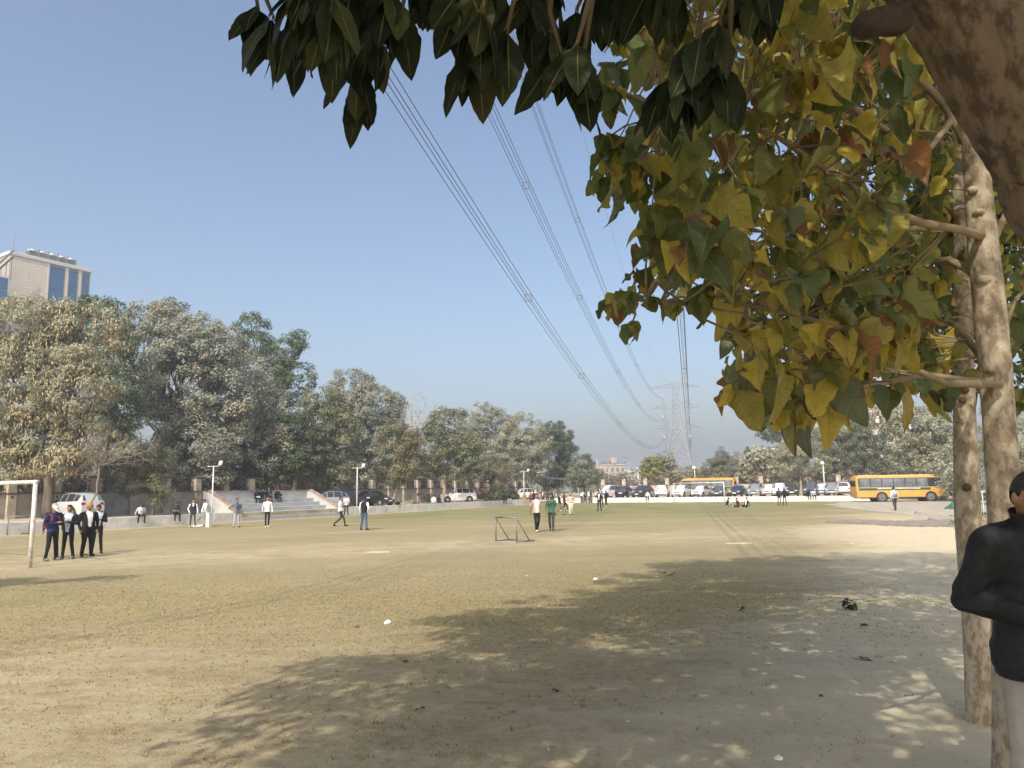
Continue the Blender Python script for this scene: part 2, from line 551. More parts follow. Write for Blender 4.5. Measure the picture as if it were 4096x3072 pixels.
def make_road():
    # uneven gravel road in front of the parked bus, as a thin sheet following the ground
    P = [gp(3300, 2018), gp(3420, 2001), gp(3650, 1992), gp(4096, 1985), gp(4400, 1990), gp(4400, 2085), gp(4096, 2102), gp(3800, 2100), gp(3660, 2092), gp(3620, 2080), gp(3680, 2066), gp(3560, 2052), gp(3420, 2040)]
    bm = bmesh.new()
    vs = [bm.verts.new((p.x, p.y, float(hg(p.x, p.y)) + 0.012)) for p in P]
    f = bm.faces.new(vs)
    if f.normal.z < 0: f.normal_flip()
    bm.normal_update()
    bmesh.ops.subdivide_edges(bm, edges=list(bm.edges), cuts=5, use_grid_fill=False, fractal=0.35, along_normal=0.0, seed=3)
    for v in bm.verts:
        v.co.z = float(hg(v.co.x, v.co.y)) + 0.012
    bmesh.ops.triangulate(bm, faces=list(bm.faces))
    for f in bm.faces:
        f.normal_update()
        if f.normal.z < 0: f.normal_flip()
    me = bpy.data.meshes.new('road'); bm.to_mesh(me); bm.free()
    me.materials.append(M_road)
    tag(obj('road', me), 'grey gravel road in front of the parked yellow bus', None, None, 'structure')
make_road()
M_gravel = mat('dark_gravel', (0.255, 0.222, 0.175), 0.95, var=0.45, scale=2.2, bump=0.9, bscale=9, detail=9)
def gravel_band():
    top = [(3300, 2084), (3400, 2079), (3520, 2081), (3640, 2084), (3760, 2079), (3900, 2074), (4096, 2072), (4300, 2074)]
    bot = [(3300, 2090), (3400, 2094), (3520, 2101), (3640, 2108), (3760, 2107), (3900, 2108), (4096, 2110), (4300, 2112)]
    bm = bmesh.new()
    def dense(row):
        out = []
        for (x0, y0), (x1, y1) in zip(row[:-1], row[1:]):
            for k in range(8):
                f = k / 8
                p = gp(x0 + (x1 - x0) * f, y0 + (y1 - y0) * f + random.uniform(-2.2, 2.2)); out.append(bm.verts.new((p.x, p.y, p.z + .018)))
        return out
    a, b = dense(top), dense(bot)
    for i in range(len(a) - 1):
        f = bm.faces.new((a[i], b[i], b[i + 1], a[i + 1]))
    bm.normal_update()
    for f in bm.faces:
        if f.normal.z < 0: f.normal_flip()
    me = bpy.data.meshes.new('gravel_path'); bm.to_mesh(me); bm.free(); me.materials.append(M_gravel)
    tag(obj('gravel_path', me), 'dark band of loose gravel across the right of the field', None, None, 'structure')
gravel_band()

# ------------------------------------------------------------ short dry grass and pebbles (nobody could count them)
def scatter_ground(n, ymin, ymax, power=1.0, want_grass=True):
    t = rng.random(n) ** power
    y = ymin + (ymax - ymin) * t
    x = (rng.random(n) * 2 - 1) * (y * 0.74 + 0.6)
    g = grass_amount(x, y)
    patch = 0.5 + 0.5 * np.sin(x * 1.1 + 2 * np.sin(y * .7)) * np.sin(y * 1.3 + 1.5 * np.sin(x * .8))
    keep = rng.random(n) < np.clip(g * 1.1 - 0.12 + 0.3 * (patch - 0.5), 0.015, 1) if want_grass else np.ones(n, bool)
    return x[keep], y[keep]

def make_grass():
    x, y = scatter_ground(260000, 4.3, 24, 0.75)
    keep = rng.random(len(x)) < 1 - sstep((y - 9) / 15)
    x, y = x[keep], y[keep]
    n = len(x)
    k = 2
    x = np.repeat(x, k) + rng.normal(0, 0.018, n * k); y = np.repeat(y, k) + rng.normal(0, 0.018, n * k)
    n *= k
    z = hg(x, y)
    h = rng.uniform(0.006, 0.024, n) ; a = rng.uniform(0, 2 * np.pi, n); w = rng.uniform(0.002, 0.0045, n) * (1 + y * 0.05)
    lean = rng.uniform(0.6, 2.6, n)
    b = np.stack([x, y, z], -1)
    side = np.stack([np.cos(a), np.sin(a), 0 * a], -1) * w[:, None]
    fw = np.stack([-np.sin(a), np.cos(a), 0 * a], -1)
    tip = b + fw * (h * lean)[:, None] + np.array([0, 0, 1.0]) * h[:, None]
    v = np.stack([b - side, b + side, tip], 1).reshape(-1, 3)
    f = np.arange(n * 3).reshape(-1, 3)
    c = rng.uniform(0.75, 1.25, (n, 1)) * np.where(rng.random((n, 1)) < 0.35, [[0.72, 0.80, 0.6]], [[1.1, 1.0, 0.85]])
    me = np_mesh('grass', v, f, [leaf_mat('dry_grass_blades', (0.40, 0.335, 0.175), 0.2, 0.8, 0.1)], tint=np.repeat(c, 3, 0))
    tag(obj('grass', me), 'short dry grass growing in patches on the field', 'grass', None, 'stuff')
make_grass()

def make_tufts():
    # scattered dry tufts and dead stalks, thicker in loose drifts
    n = 2600
    y = 4.4 + 15 * rng.random(n) ** 1.1
    x = (rng.random(n) * 2 - 1) * (y * 0.74 + .5)
    drift = np.sin(x * .9 + 1.7 * np.sin(y * .6)) * np.sin(y * .8 + 1.1 * np.sin(x * .5))
    keep = rng.random(n) < np.clip(.35 + .75 * drift, .05, 1) * (1 - .7 * sstep((x - (0.40 * y - 2.6)) / 3))
    x, y = x[keep], y[keep]; n = len(x); k = 14
    X_ = np.repeat(x, k) + rng.normal(0, .022, n * k); Y_ = np.repeat(y, k) + rng.normal(0, .022, n * k)
    m = n * k
    h = rng.uniform(.008, .034, m); a = rng.uniform(0, 2 * np.pi, m); w = rng.uniform(.0015, .003, m)
    b = np.stack([X_, Y_, hg(X_, Y_) - .002], -1)
    sd = np.stack([np.cos(a), np.sin(a), 0 * a], -1) * w[:, None]
    fw = np.stack([-np.sin(a), np.cos(a), 0 * a], -1)
    tip = b + fw * (h * rng.uniform(.2, 1.6, m))[:, None] + np.array([0, 0, 1.0]) * h[:, None]
    v = np.stack([b - sd, b + sd, tip], 1).reshape(-1, 3)
    c = np.repeat(rng.uniform(.55, 1.2, (n, 1)), k, 0) * np.where(np.repeat(rng.random((n, 1)), k, 0) < .5, [[.7, .72, .5]], [[1, .9, .72]])
    me = np_mesh('grass', v, np.arange(m * 3).reshape(-1, 3), [leaf_mat('withered_tufts', (0.26, 0.215, 0.115), 0.15, 0.85, 0.05)], tint=np.repeat(c, 3, 0))
    tag(obj('grass', me), 'withered dark tufts scattered in drifts over the near ground', 'grass', None, 'stuff')
make_tufts()

def make_pebbles():
    n = 1500
    t = rng.random(n) ** 0.8
    y = 4.4 + 24 * t
    x = (rng.random(n) * 2 - 1) * (y * 0.74 + .5)
    r = rng.gamma(1.6, 0.0036, n) + 0.003
    z = hg(x, y)
    base = np.array([(1, 0, 0), (0, 1, 0), (-1, 0, 0), (0, -1, 0), (0, 0, .8), (0, 0, -.8)], float)
    fc = np.array([(0, 1, 4), (1, 2, 4), (2, 3, 4), (3, 0, 4), (1, 0, 5), (2, 1, 5), (3, 2, 5), (0, 3, 5)])
    v = base[None] * r[:, None, None] * rng.uniform(.6, 1.4, (n, 6, 3)) + np.stack([x, y, z + r * .2], -1)[:, None]
    f = (fc[None] + 6 * np.arange(n)[:, None, None]).reshape(-1, 3)
    c = rng.uniform(0.75, 1.25, (n, 1)) * np.array([[1, .97, .92]])
    me = np_mesh('pebbles', v.reshape(-1, 3), f, [leaf_mat('soil_clods', (0.40, 0.325, 0.215), 0.0, 0.95, 0.1)], tint=np.repeat(c, 6, 0))
    tag(obj('pebbles', me), 'small clods and pebbles lying on the sandy soil', 'pebbles', None, 'stuff')
make_pebbles()

# ------------------------------------------------------------ kerb walls
def wall_between(name, a, b, h, th, m, label, cat='wall', z0=-0.1):
    d = b - a
    mb = MB().bbox(0, d.length, 0, th, z0, h, 0.02)
    o = mb.build(name, m)
    o.location = a; o.rotation_euler = (0, 0, math.atan2(d.y, d.x))
    return tag(o, label, cat)
S0, S1 = 17.6, 28.6     # the stand's ends along the left wall
wall_between('kerb_wall', O + U * -40, O + U * (S0 - 0.01), WALL_H, 0.3, M_wallw, 'low whitewashed kerb wall on the near side of the concrete stand')
wall_between('kerb_wall', O + U * (S1 + 0.31), O + U * (LCOR + 0.3), WALL_H, 0.3, M_wallw, 'low whitewashed kerb wall from the concrete stand to the far corner')
wall_between('kerb_wall', KCOR + V * 41.5 + U * 0.3, KCOR + V * 0.01 + U * 0.3, WALL_H - 0.03, 0.3, M_wallw, 'low white kerb wall along the far end in front of the parked cars')

# ------------------------------------------------------------ stepped concrete stand
def make_stand():
    a = O + U * S0
    t = thing('stepped_stand', 'pale concrete spectator stand with five steps and red coping', 'stand', a, UANG)
    Ls = S1 - S0
    M_step = mat('grey_painted_concrete', (0.44, 0.44, 0.425), 0.85, var=0.16, scale=0.9, bump=0.2, bscale=20)
    run, rise = 0.72, 0.31
    for i in range(5):
        MB().bbox(0.0, Ls, i * run, 5 * run + 0.02 - i * 0.004, i * rise + (0.004 if i else -0.1), (i + 1) * rise, 0.012).build('step', M_step, t)
    MB().bbox(-0.30, Ls + 0.3, 5 * run + 0.024, 5 * run + 0.25, 0.0, 2.16, 0.012).build('back_wall', M_step, t)
    MB().bbox(-0.34, Ls + 0.34, 5 * run - 0.03, 5 * run + 0.29, 2.164, 2.26, 0.012).build('coping', M_redcap, t)
    for x0 in (-0.29, Ls + 0.01):
        # sloping side wall
        pr = [(0.0, -0.1), (5 * run + 0.02, -0.1), (5 * run + 0.02, 2.155), (5 * run - 0.35, 2.155), (0.02, 0.62), (0.0, 0.60)]
        vs = [(x0, y, z) for y, z in pr] + [(x0 + 0.28, y, z) for y, z in pr]
        n = len(pr)
        fs = [tuple(range(n)), tuple(range(n, 2 * n))[::-1]] + [(i, n + i, n + (i + 1) % n, (i + 1) % n) for i in range(n)]
        MB().add(vs, fs).build('side_wall', M_step, t)
        p0, p1 = (-0.02, 0.61), (5 * run - 0.33, 2.162)
        vs = []
        for xx in (x0 - 0.04, x0 + 0.32):
            for (y, z) in (p0, p1, (p1[0], p1[1] + 0.17), (p0[0], p0[1] + 0.17)):
                vs.append((xx, y, z))
        MB().add(vs, [(0, 1, 2, 3), (7, 6, 5, 4), (0, 4, 5, 1), (1, 5, 6, 2), (2, 6, 7, 3), (3, 7, 4, 0)]).build('coping', M_redcap, t)
    return t
make_stand()

# ------------------------------------------------------------ compound walls with pillars and railings
M_brick = mat('dark_brick_coping', (0.14, 0.09, 0.075), 0.9, var=0.3, scale=5)
def compound_wall(a, d, length, pitch, label, pm, wm, z0=PARK_Z - 0.02, first=0.0, rail=True):
    t = thing('compound_wall', label, 'wall', (a.x, a.y, z0), math.atan2(d.y, d.x))
    n = int(length / pitch)
    pil = MB().bbox(-0.29, 0.29, -0.29, 0.29, 0, 2.78, 0.02).mesh('pillar'); pil.materials.append(pm)
    cap = MB().bbox(-0.36, 0.36, -0.36, 0.36, 2.784, 2.92, 0.02).mesh('pillar_cap'); cap.materials.append(M_brick)
    band = MB().bbox(-0.315, 0.315, -0.315, 0.315, 1.60, 1.74, 0.015).mesh('pillar_band'); band.materials.append(M_brick)
    nic = MB().box(-0.07, 0.07, -0.296, -0.25, 1.36, 1.52).mesh('vent'); nic.materials.append(M_black)
    pan = MB().bbox(0.292, pitch - 0.292, -0.11, 0.11, 0, 1.66, 0.012).mesh('wall_panel'); pan.materials.append(wm)
    cop = MB().bbox(0.318, pitch - 0.318, -0.15, 0.15, 1.664, 1.76, 0.012).mesh('coping'); cop.materials.append(M_brick)
    rb = MB()
    x = 0.42
    while x < pitch - 0.4:
        rb.box(x - 0.012, x + 0.012, -0.012, 0.012, 1.765, 2.72); x += 0.13
    rb.box(0.292, pitch - 0.292, -0.02, 0.02, 1.95, 1.985); rb.box(0.292, pitch - 0.292, -0.02, 0.02, 2.5, 2.535)
    rl = rb.mesh('railing'); rl.materials.append(M_iron)
    for i in range(n + 1):
        x = first + i * pitch
        p = obj('pillar', pil, t); p.location = (x, 0, 0)
        q = obj('pillar_cap', cap, p); q = obj('pillar_band', band, p); q = obj('vent', nic, p)
        if i < n:
            w = obj('wall_panel', pan, t); w.location = (x, 0, 0)
            c = obj('coping', cop, w)
            if rail:
                r = obj('railing', rl, t); r.location = (x, 0, 0)
    return t
compound_wall(O + N * 9.5 + U * -9, U, 96, 3.06, 'weathered plaster compound wall with pillars and iron railing under the left trees', M_pillar, M_plaster)
compound_wall(KCOR + U * 13.5 + V * 2.6, V, 64, 3.4, 'grey compound wall with stone faced pillars behind the far parked cars', M_stone,
              mat('pale_far_wall', (0.42, 0.38, 0.32), 0.9, var=0.2, scale=0.8, bump=0.2, bscale=15))
# ------------------------------------------------------------ office block behind the left trees
M_panel = mat('cream_cladding', (0.62, 0.555, 0.46), 0.55, var=0.08, scale=0.7)
M_blueglass = mat('blue_curtain_glass', (0.055, 0.145, 0.27), 0.12, 0.35, spec=0.6, var=0.15, scale=0.3)
M_mull = mat('grey_aluminium', (0.35, 0.37, 0.38), 0.4, 0.6)
M_pale = mat('pale_metal_fascia', (0.58, 0.57, 0.54), 0.5, 0.2)
def make_office():
    D1 = 132.0
    A = at(40, 1012, D1)
    e1 = A.z - CAMZ
    d2 = ray(364, 1086)
    D2 = e1 / d2.z * d2.y
    B = at(364, 1086, D2)
    H = A.z
    d = B - A; d.z = 0; Lf = d.length; ang = math.atan2(d.y, d.x)
    t = thing('office_block', 'tall cream panelled office block with blue glass bays above the left trees', 'building', (A.x, A.y, 0), ang)
    MB().box(0, Lf, 0.12, 26, -0.5, H - 0.25).build('wall', mat('joint_grey', (0.30, 0.28, 0.25), 0.8), t)  # grey wall behind the panels, showing in their joints
    MB().bbox(-0.2, Lf + 0.2, -0.22, 26.2, H - 0.245, H + 0.45, 0.05).build('parapet', M_pale, t)
    MB().box(0.3, Lf - .3, 0.6, 25.5, H + 0.3, H + 0.36).build('roof', M_conc, t)
    xg = Lf * 0.455
    z = H - 0.29; rows = 0
    pw = xg / 6; ph = 0.63
    pm = MB().bbox(0.012, pw - 0.012, 0.0, 0.11, 0.012, ph - 0.012, 0.008).mesh('panel'); pm.materials.append(M_panel)
    sm = MB().bbox(0.012, 0.66, 0.0, 0.11, 0.012, ph - 0.012, 0.008).mesh('panel'); sm.materials.append(M_panel)
    bays = [(0.475, 0.665), (0.715, 0.835), (0.89, 0.985)]
    while rows < 22:
        z -= ph
        for i in range(6):
            p = obj('panel', pm, t); p.location = (i * pw, 0, z)
        for k in range(2):
            p = obj('panel', sm, t); p.location = (Lf * bays[k][1] + 0.02, 0, z)
        rows += 1
    MB().box(xg, Lf * 0.473, -0.08, 0.11, z, H - 0.26).build('fascia', M_pale, t)
    for bi, (a, b) in enumerate(bays):
        x0, x1 = Lf * a, Lf * b
        zz = H - 0.6
        cols = [(x0, x1)] if bi < 2 else [(x0, x0 + (x1 - x0) * .68), (x0 + (x1 - x0) * .70, x1)]
        for r in range(7):
            for (c0, c1) in cols:
                w = MB().bbox(c0 + 0.05, c1 - 0.05, 0.02, 0.1, zz - 1.95, zz - 0.07, 0.01).build('pane', M_blueglass, t)
            MB().box(x0, x1, -0.03, 0.115, zz - 0.065, zz - 0.005).build('mullion', M_mull, t)
            zz -= 2.0
        for xx in (x0, x1):
            MB().box(xx - 0.04, xx + 0.04, -0.04, 0.117, zz, H - 0.26).build('mullion', M_mull, t)
    # five cooling units on the roof
    for k in range(5):
        cx = Lf * (0.30 + 0.118 * k)
        u = thing('rooftop_cooling_unit', ['first', 'second', 'third', 'fourth', 'rightmost'][k] + ' louvred cooling unit from the mast on the office block roof',
                  'cooling unit', A + d.normalized() * cx + Vector((-d.y, d.x, 0)).normalized() * 1.6 + Vector((0, 0, 0.45)), ang, 'cooling units on the office roof')
        MB().bbox(-0.75, 0.75, -0.7, 0.7, 0.0, 1.25, 0.03).build('casing', mat('louvre_dark', (0.10, 0.10, 0.105), 0.6), u)
        for q in range(5):
            MB().box(-0.77, 0.77, -0.73, -0.705, 0.15 + q * 0.22, 0.22 + q * 0.22).build('louvre', M_mull, u)
        MB().tube([(0, 0, 1.25), (0, 0, 1.55)], [0.78, 0.72], 16).build('fan_cowl', M_pale, u)
        for sx_ in (-0.79, 0.79):
            MB().box(sx_ - 0.05, sx_ + 0.05, -0.79, -0.69, 0, 1.7).build('frame_post', M_steel, u)
    m = thing('roof_mast', 'thin lightning mast at the left end of the office block roof', 'mast', A + d.normalized() * 1.0 + Vector((-d.y, d.x, 0)).normalized() * 1.2 + Vector((0, 0, 0.45)), ang)
    MB().tube([(0, 0, 0), (0, 0, 4.6)], [0.07, 0.03], 6).build('mast_pole', M_grey, m)
    MB().box(-0.12, 0.12, -0.03, 0.03, 3.7, 3.76).build('mast_fin', M_grey, m)
    # lower glazed wing
    g = at(36, 1105, 128)
    w = thing('glazed_wing', 'lower blue glass wing at the left edge beside the office block', 'building', (g.x, g.y, 0), ang)
    MB().box(-14, 0, 0.1, 16, -0.5, g.z).build('wall', M_pale, w)
    for r in range(6):
        for c in range(5):
            MB().bbox(-2.7 * c - 2.62, -2.7 * c - 0.08, 0.0, 0.098, g.z - 0.3 - 2.3 * (r + 1), g.z - 0.42 - 2.3 * r, 0.01).build('pane', M_blueglass, w)
    # steel stair and pipes on its roof
    s = thing('roof_stair', 'steel roof stair with handrails left of the cream panels', 'stair', (g.x - 1.2, g.y + 2.5, g.z), ang)
    for k in (0, 0.8):
        MB().tube([(-3.0, k, 1.2), (0.2, k, 5.6)], 0.06, 6).build('handrail', M_iron, s)
        MB().tube([(-3.0, k, 0.2), (0.2, k, 4.4)], 0.09, 6).build('stringer', M_iron, s)
    for k in range(4):
        MB().tube([(-2.4 + k * 0.8, 0.4, 0), (-2.4 + k * 0.8, 0.4, 1.0 + k * 1.05)], 0.05, 6).build('strut', M_iron, s)
    # grey plant block just right of the crown
    q = at(500, 1270, 170)
    b2 = thing('grey_plant_block', 'dark louvred roof block peeping between the left tree crowns', 'building', (q.x, q.y, 0), ang)
    MB().box(-14, 0, 0, 10, -0.5, q.z - 4.0).build('wall', M_pale, b2)
    for r in range(2):
        for c in range(4):
            MB().bbox(-1.6 * c - 1.55, -1.6 * c - 0.05, 0.3, 3, q.z - 1.9 - 2.0 * r, q.z - 0.1 - 2.0 * r, 0.02).build('louvre_panel', mat('brown_grey_louvre', (0.17, 0.15, 0.15), 0.7), b2)
    # white block seen through the left crowns
    p = at(40, 1500, 92)
    b3 = thing('white_office', 'white building glimpsed through the branches of the podded tree', 'building', (p.x - 12, p.y, 0), ang)
    MB().box(0, 20, 0.1, 12, -0.5, p.z + 1).build('wall', mat('white_render', (0.62, 0.62, 0.61), 0.8, var=.08, scale=.3), b3)
    for r in range(4):
        for c in range(6):
            MB().bbox(0.8 + 3.2 * c, 2.9 + 3.2 * c, 0.02, 0.098, 2.0 + 3.3 * r, 4.0 + 3.3 * r, 0.01).build('window', M_blueglass, b3)
make_office()

# ------------------------------------------------------------ distant buildings over the far wall
def far_block(px0, px1, py, D, depth, m, label, nwin, nrow, name='distant_building', tank=False):
    a, b = at(px0, py, D), at(px1, py, D)
    t = thing(name, label, 'building', (a.x, D, 0), 0)
    Lx = b.x - a.x; H = (a.z + b.z) / 2
    MB().box(0, Lx, 0.2, depth, -0.5, H).build('wall', m, t)
    MB().bbox(-0.3, Lx + 0.3, -0.1, depth + .3, H + 0.004, H + 0.5, 0.05).build('parapet', m, t)
    wm = mat('far_window', (0.12, 0.13, 0.14), 0.3)
    for r in range(nrow):
        for c in range(nwin):
            x = Lx * (c + 0.5) / nwin; w = Lx / nwin * 0.26
            zz = H - 2.6 - r * 3.2
            if zz > 0.5:
                MB().box(x - w, x + w, 0.15, 0.25, zz, zz + 1.5).build('window', wm, t)
    if tank:
        MB().box(Lx * .55, Lx * .75, 2, 6, H + 0.505, H + 3.6).build('stair_head', m, t)
    return t
far_block(2380, 2500, 1862, 330, 14, mat('brown_render', (0.40, 0.33, 0.28), 0.85, var=.2, scale=.2), 'distant brown apartment building beyond the far wall', 6, 4, tank=True)
far_block(2500, 2590, 1882, 520, 16, mat('far_white', (0.70, 0.70, 0.69), 0.8), 'distant white building low on the horizon', 7, 3)
far_block(2545, 2580, 1872, 560, 16, mat('far_white', (0.7, 0.7, 0.69), 0.8), 'taller distant white building at the horizon left of the pylon', 4, 4)
far_block(3410, 3640, 1650, 150, 20, mat('far_cream', (0.72, 0.66, 0.60), 0.8), 'pale pink and white building behind the right trees', 7, 6, tank=True)
far_block(3060, 3200, 1800, 190, 14, mat('far_cream', (0.72, 0.66, 0.60), 0.8), 'pale building behind the far trees left of the lamp pole', 5, 3)
def red_pillar():
    a = at(3440, 1715, 148)
    t = thing('red_stair_tower', 'narrow red stair tower on the pale building at right', 'building', (a.x, a.y, 0), 0)
    MB().box(-.7, .7, 0, 1.8, -.5, a.z).build('wall', mat('red_paint', (0.42, 0.17, 0.14), 0.7), t)
    MB().bbox(-.9, .9, -0.2, 2, a.z + 0.004, a.z + 0.3, 0.03).build('cap', M_pale, t)
red_pillar()

# ------------------------------------------------------------ pylon and power lines
T1 = at(2714, 1870, 300); T1 = Vector((T1.x, T1.y, 0))
LINE = Vector((-74.2, -317.5, 0))
LD = LINE.normalized()                   # towards the camera
LS = Vector((-LD.y, LD.x, 0))            # sideways: to the image's right when facing away...
if LS.x < 0: LS = -LS
M_pyl = mat('pylon_galvanised', (0.38, 0.38, 0.39), 0.55, 0.2)
M_ins = mat('insulator_glass', (0.42, 0.44, 0.46), 0.35)
zt = lambda py: at(2714, py, 300).z
def pylon(base, k, label, full=True):
    ang = math.atan2(LS.y, LS.x)
    t = thing('lattice_pylon', label, 'pylon', base, ang, 'lattice pylons of the power line')
    ztop, za = zt(1532) * k, [zt(1548) * k, zt(1630) * k, zt(1711) * k]
    zb = zt(1716) * k
    w_t, w_b, w_g = 1.05 * k, 1.95 * k, 7.0 * k
    def hw(z):
        if z >= zb:
            return w_b + (w_t - w_b) * (z - zb) / (ztop - zb)
        return w_g + (w_b - w_g) * (z / zb)
    cor = [(-1, -1), (1, -1), (1, 1), (-1, 1)]
    for cx, cy in cor:
        MB().tube([(cx * hw(0), cy * hw(0), -0.3), (cx * hw(zb), cy * hw(zb), zb), (cx * hw(ztop), cy * hw(ztop), ztop)], [0.22 * k, 0.18 * k, 0.14 * k], 4).build('leg', M_pyl, t)
    lev = [0, 7.2 * k, 13.5 * k, 18.5 * k, zb] + list(np.linspace(zb, ztop, 9)[1:])
    br = MB()
    for i in range(len(lev) - 1):
        z0, z1 = lev[i], lev[i + 1]
        zm = (z0 + z1) / 2
        r = 0.10 * k if z1 <= zb + 1e-3 else 0.075 * k
        for (a, b) in ((0, 1), (1, 2), (2, 3), (3, 0)):
            A0 = (cor[a][0] * hw(z0), cor[a][1] * hw(z0), z0); A1 = (cor[a][0] * hw(z1), cor[a][1] * hw(z1), z1)
            B0 = (cor[b][0] * hw(z0), cor[b][1] * hw(z0), z0); B1 = (cor[b][0] * hw(z1), cor[b][1] * hw(z1), z1)
            br.tube([A0, B1], r, 4, cap=False); br.tube([B0, A1], r, 4, cap=False)
            if z1 > zb or i in (1, 3):
                br.tube([A1, B1], r, 4, cap=False)
            if z1 <= zb + 1e-3 and full:
                Am = tuple((Vector(A0) + Vector(A1)) / 2); Bm = tuple((Vector(B0) + Vector(B1)) / 2)
                Cm = tuple((Vector(A0) + Vector(B1) + Vector(B0) + Vector(A1)) / 4)
                Q = tuple((Vector(A0) * .75 + Vector(B1) * .25)); Q2 = tuple((Vector(B0) * .75 + Vector(A1) * .25))
                br.tube([Am, Q], r * .7, 4, cap=False); br.tube([Bm, Q2], r * .7, 4, cap=False)
                br.tube([Am, tuple((Vector(A1) * .75 + Vector(B0) * .25))], r * .7, 4, cap=False)
                br.tube([Bm, tuple((Vector(B1) * .75 + Vector(A0) * .25))], r * .7, 4, cap=False)
    br.build('bracing', M_pyl, t)
    half = 9.6 * k
    pts = {}
    for ai, z in enumerate(za):
        for sgn in (-1, 1):
            ar = MB()
            zu = z + 2.4 * k if ai else ztop
            tip = Vector((sgn * half, 0, z))
            for cy in (-1, 1):
                w0 = hw(z); w1 = hw(zu)
                lo = Vector((sgn * w0, cy * w0, z)); up = Vector((sgn * w1, cy * w1, zu))
                ar.tube([lo, tip], 0.11 * k, 4); ar.tube([up, tip], 0.10 * k, 4)
                for f in (0.25, 0.5, 0.75):
                    ar.tube([lo.lerp(tip, f), up.lerp(tip, f)], 0.045 * k, 4)
                    ar.tube([lo.lerp(tip, f), up.lerp(tip, f - 0.25)], 0.045 * k, 4)
            for f in (0.25, 0.5, 0.75):
                ar.tube([Vector((sgn * hw(z), -hw(z), z)).lerp(tip, f), Vector((sgn * hw(z), hw(z), z)).lerp(tip, f)], 0.045 * k, 4)
            ar.build('cross_arm', M_pyl, t)
            low = Vector((sgn * 5.0 * k, 0, z - 3.3 * k))
            for q in (Vector((sgn * (half - 0.8 * k), 0, z - 0.1)), Vector((sgn * 2.2 * k, 0, z - 0.1))):
                s_ = MB()
                m = 14
                pp = [q.lerp(low, i / (2 * m)) for i in range(2 * m + 1)]
                s_.tube(pp, [0.05 * k if i % 2 else 0.14 * k for i in range(2 * m + 1)], 6)
                s_.build('insulator_string', M_ins, t)
            MB().bbox(low.x - 0.35 * k, low.x + 0.35 * k, -0.2, 0.2, low.z - 0.45 * k, low.z + 0.1, 0.04).build('clamp', M_ins, t)
            pts[(ai, sgn)] = low + Vector((0, 0, -0.5 * k))
    for sgn in (-1, 1):
        pk = MB()
        tip = Vector((sgn * 4.3 * k, 0, ztop + 2.6 * k))
        for cy in (-1, 1):
            pk.tube([(sgn * hw(ztop), cy * hw(ztop), ztop), tip], 0.07 * k, 4)
            pk.tube([(0, cy * hw(ztop), ztop), tip], 0.05 * k, 4)
        pk.build('earth_wire_peak', M_pyl, t)
        pts[('e', sgn)] = tip
    rot = Matrix.Rotation(ang, 3, 'Z')
    return {q: base + rot @ p for q, p in pts.items()}
PA = pylon(T1, 1.0, 'tall pale lattice pylon rising behind the far parked cars')
PB = pylon(T1 + Vector((76, 330, 0)), 0.9, 'faint second pylon seen through the legs of the nearer one', full=False)

def sagline(a, b, sag, n):
    return [a.lerp(b, i / n) - Vector((0, 0, 4 * sag * (i / n) * (1 - i / n))) for i in range(n + 1)]
def bundle(key, label, quad=True, glabel=None):
    a = PA[key]
    t = thing('power_line', label, 'power line', a, 0, 'conductor bundles of the power line' if quad else 'earth wires of the power line')
    b = a + LINE + Vector((0, 0, 1.4))
    c = PB[key]
    offs = [(-0.23, 0.23), (0.23, 0.23), (-0.23, -0.23), (0.23, -0.23)] if quad else [(0, 0)]
    sag = 10.85 if quad else 8.5
    for ox, oz in offs:
        o = LS * ox + Vector((0, 0, oz))
        p = [q + o - a for q in sagline(a, b, sag, 90)]
        MB().tube(p, 0.019 if quad else 0.011, 4, cap=False).build('wire', M_wire, t)
        p = [q + o - a for q in sagline(a, c, 11 if quad else 8, 30)]
        MB().tube(p, 0.019 if quad else 0.011, 4, cap=False).build('wire', M_wire, t)
    if quad:
        line = sagline(a, b, sag, 90)
        for i in (6, 17, 29, 41, 53, 64, 71):
            q = line[i] - a
            sp = MB()
            cs = [q + LS * x + Vector((0, 0, z)) for x, z in ((-.23, -.23), (.23, -.23), (.23, .23), (-.23, .23))]
            for k in range(4):
                sp.tube([cs[k], cs[(k + 1) % 4]], 0.03, 4)
            for c_ in cs:
                sp.ell(c_, (.055, .055, .055), 6, 4)
            sp.build('spacer', M_steel, t)
for key, lab in (((0, -1), 'top left bundle of four power cables running from the pylon overhead'),
                 ((1, -1), 'middle left bundle of four power cables running from the pylon overhead'),
                 ((2, -1), 'lowest left bundle of four power cables, the leftmost across the sky'),
                 ((0, 1), 'top right bundle of power cables behind the yellow leaves'),
                 ((1, 1), 'middle right bundle of power cables behind the yellow leaves'),
                 ((2, 1), 'lowest right bundle of power cables, the rightmost beside the yellow leaves')):
    bundle(key, lab)
bundle(('e', -1), 'thin single earth wire left of the top cables', False)
bundle(('e', 1), 'thin single earth wire from the right peak of the pylon', False)

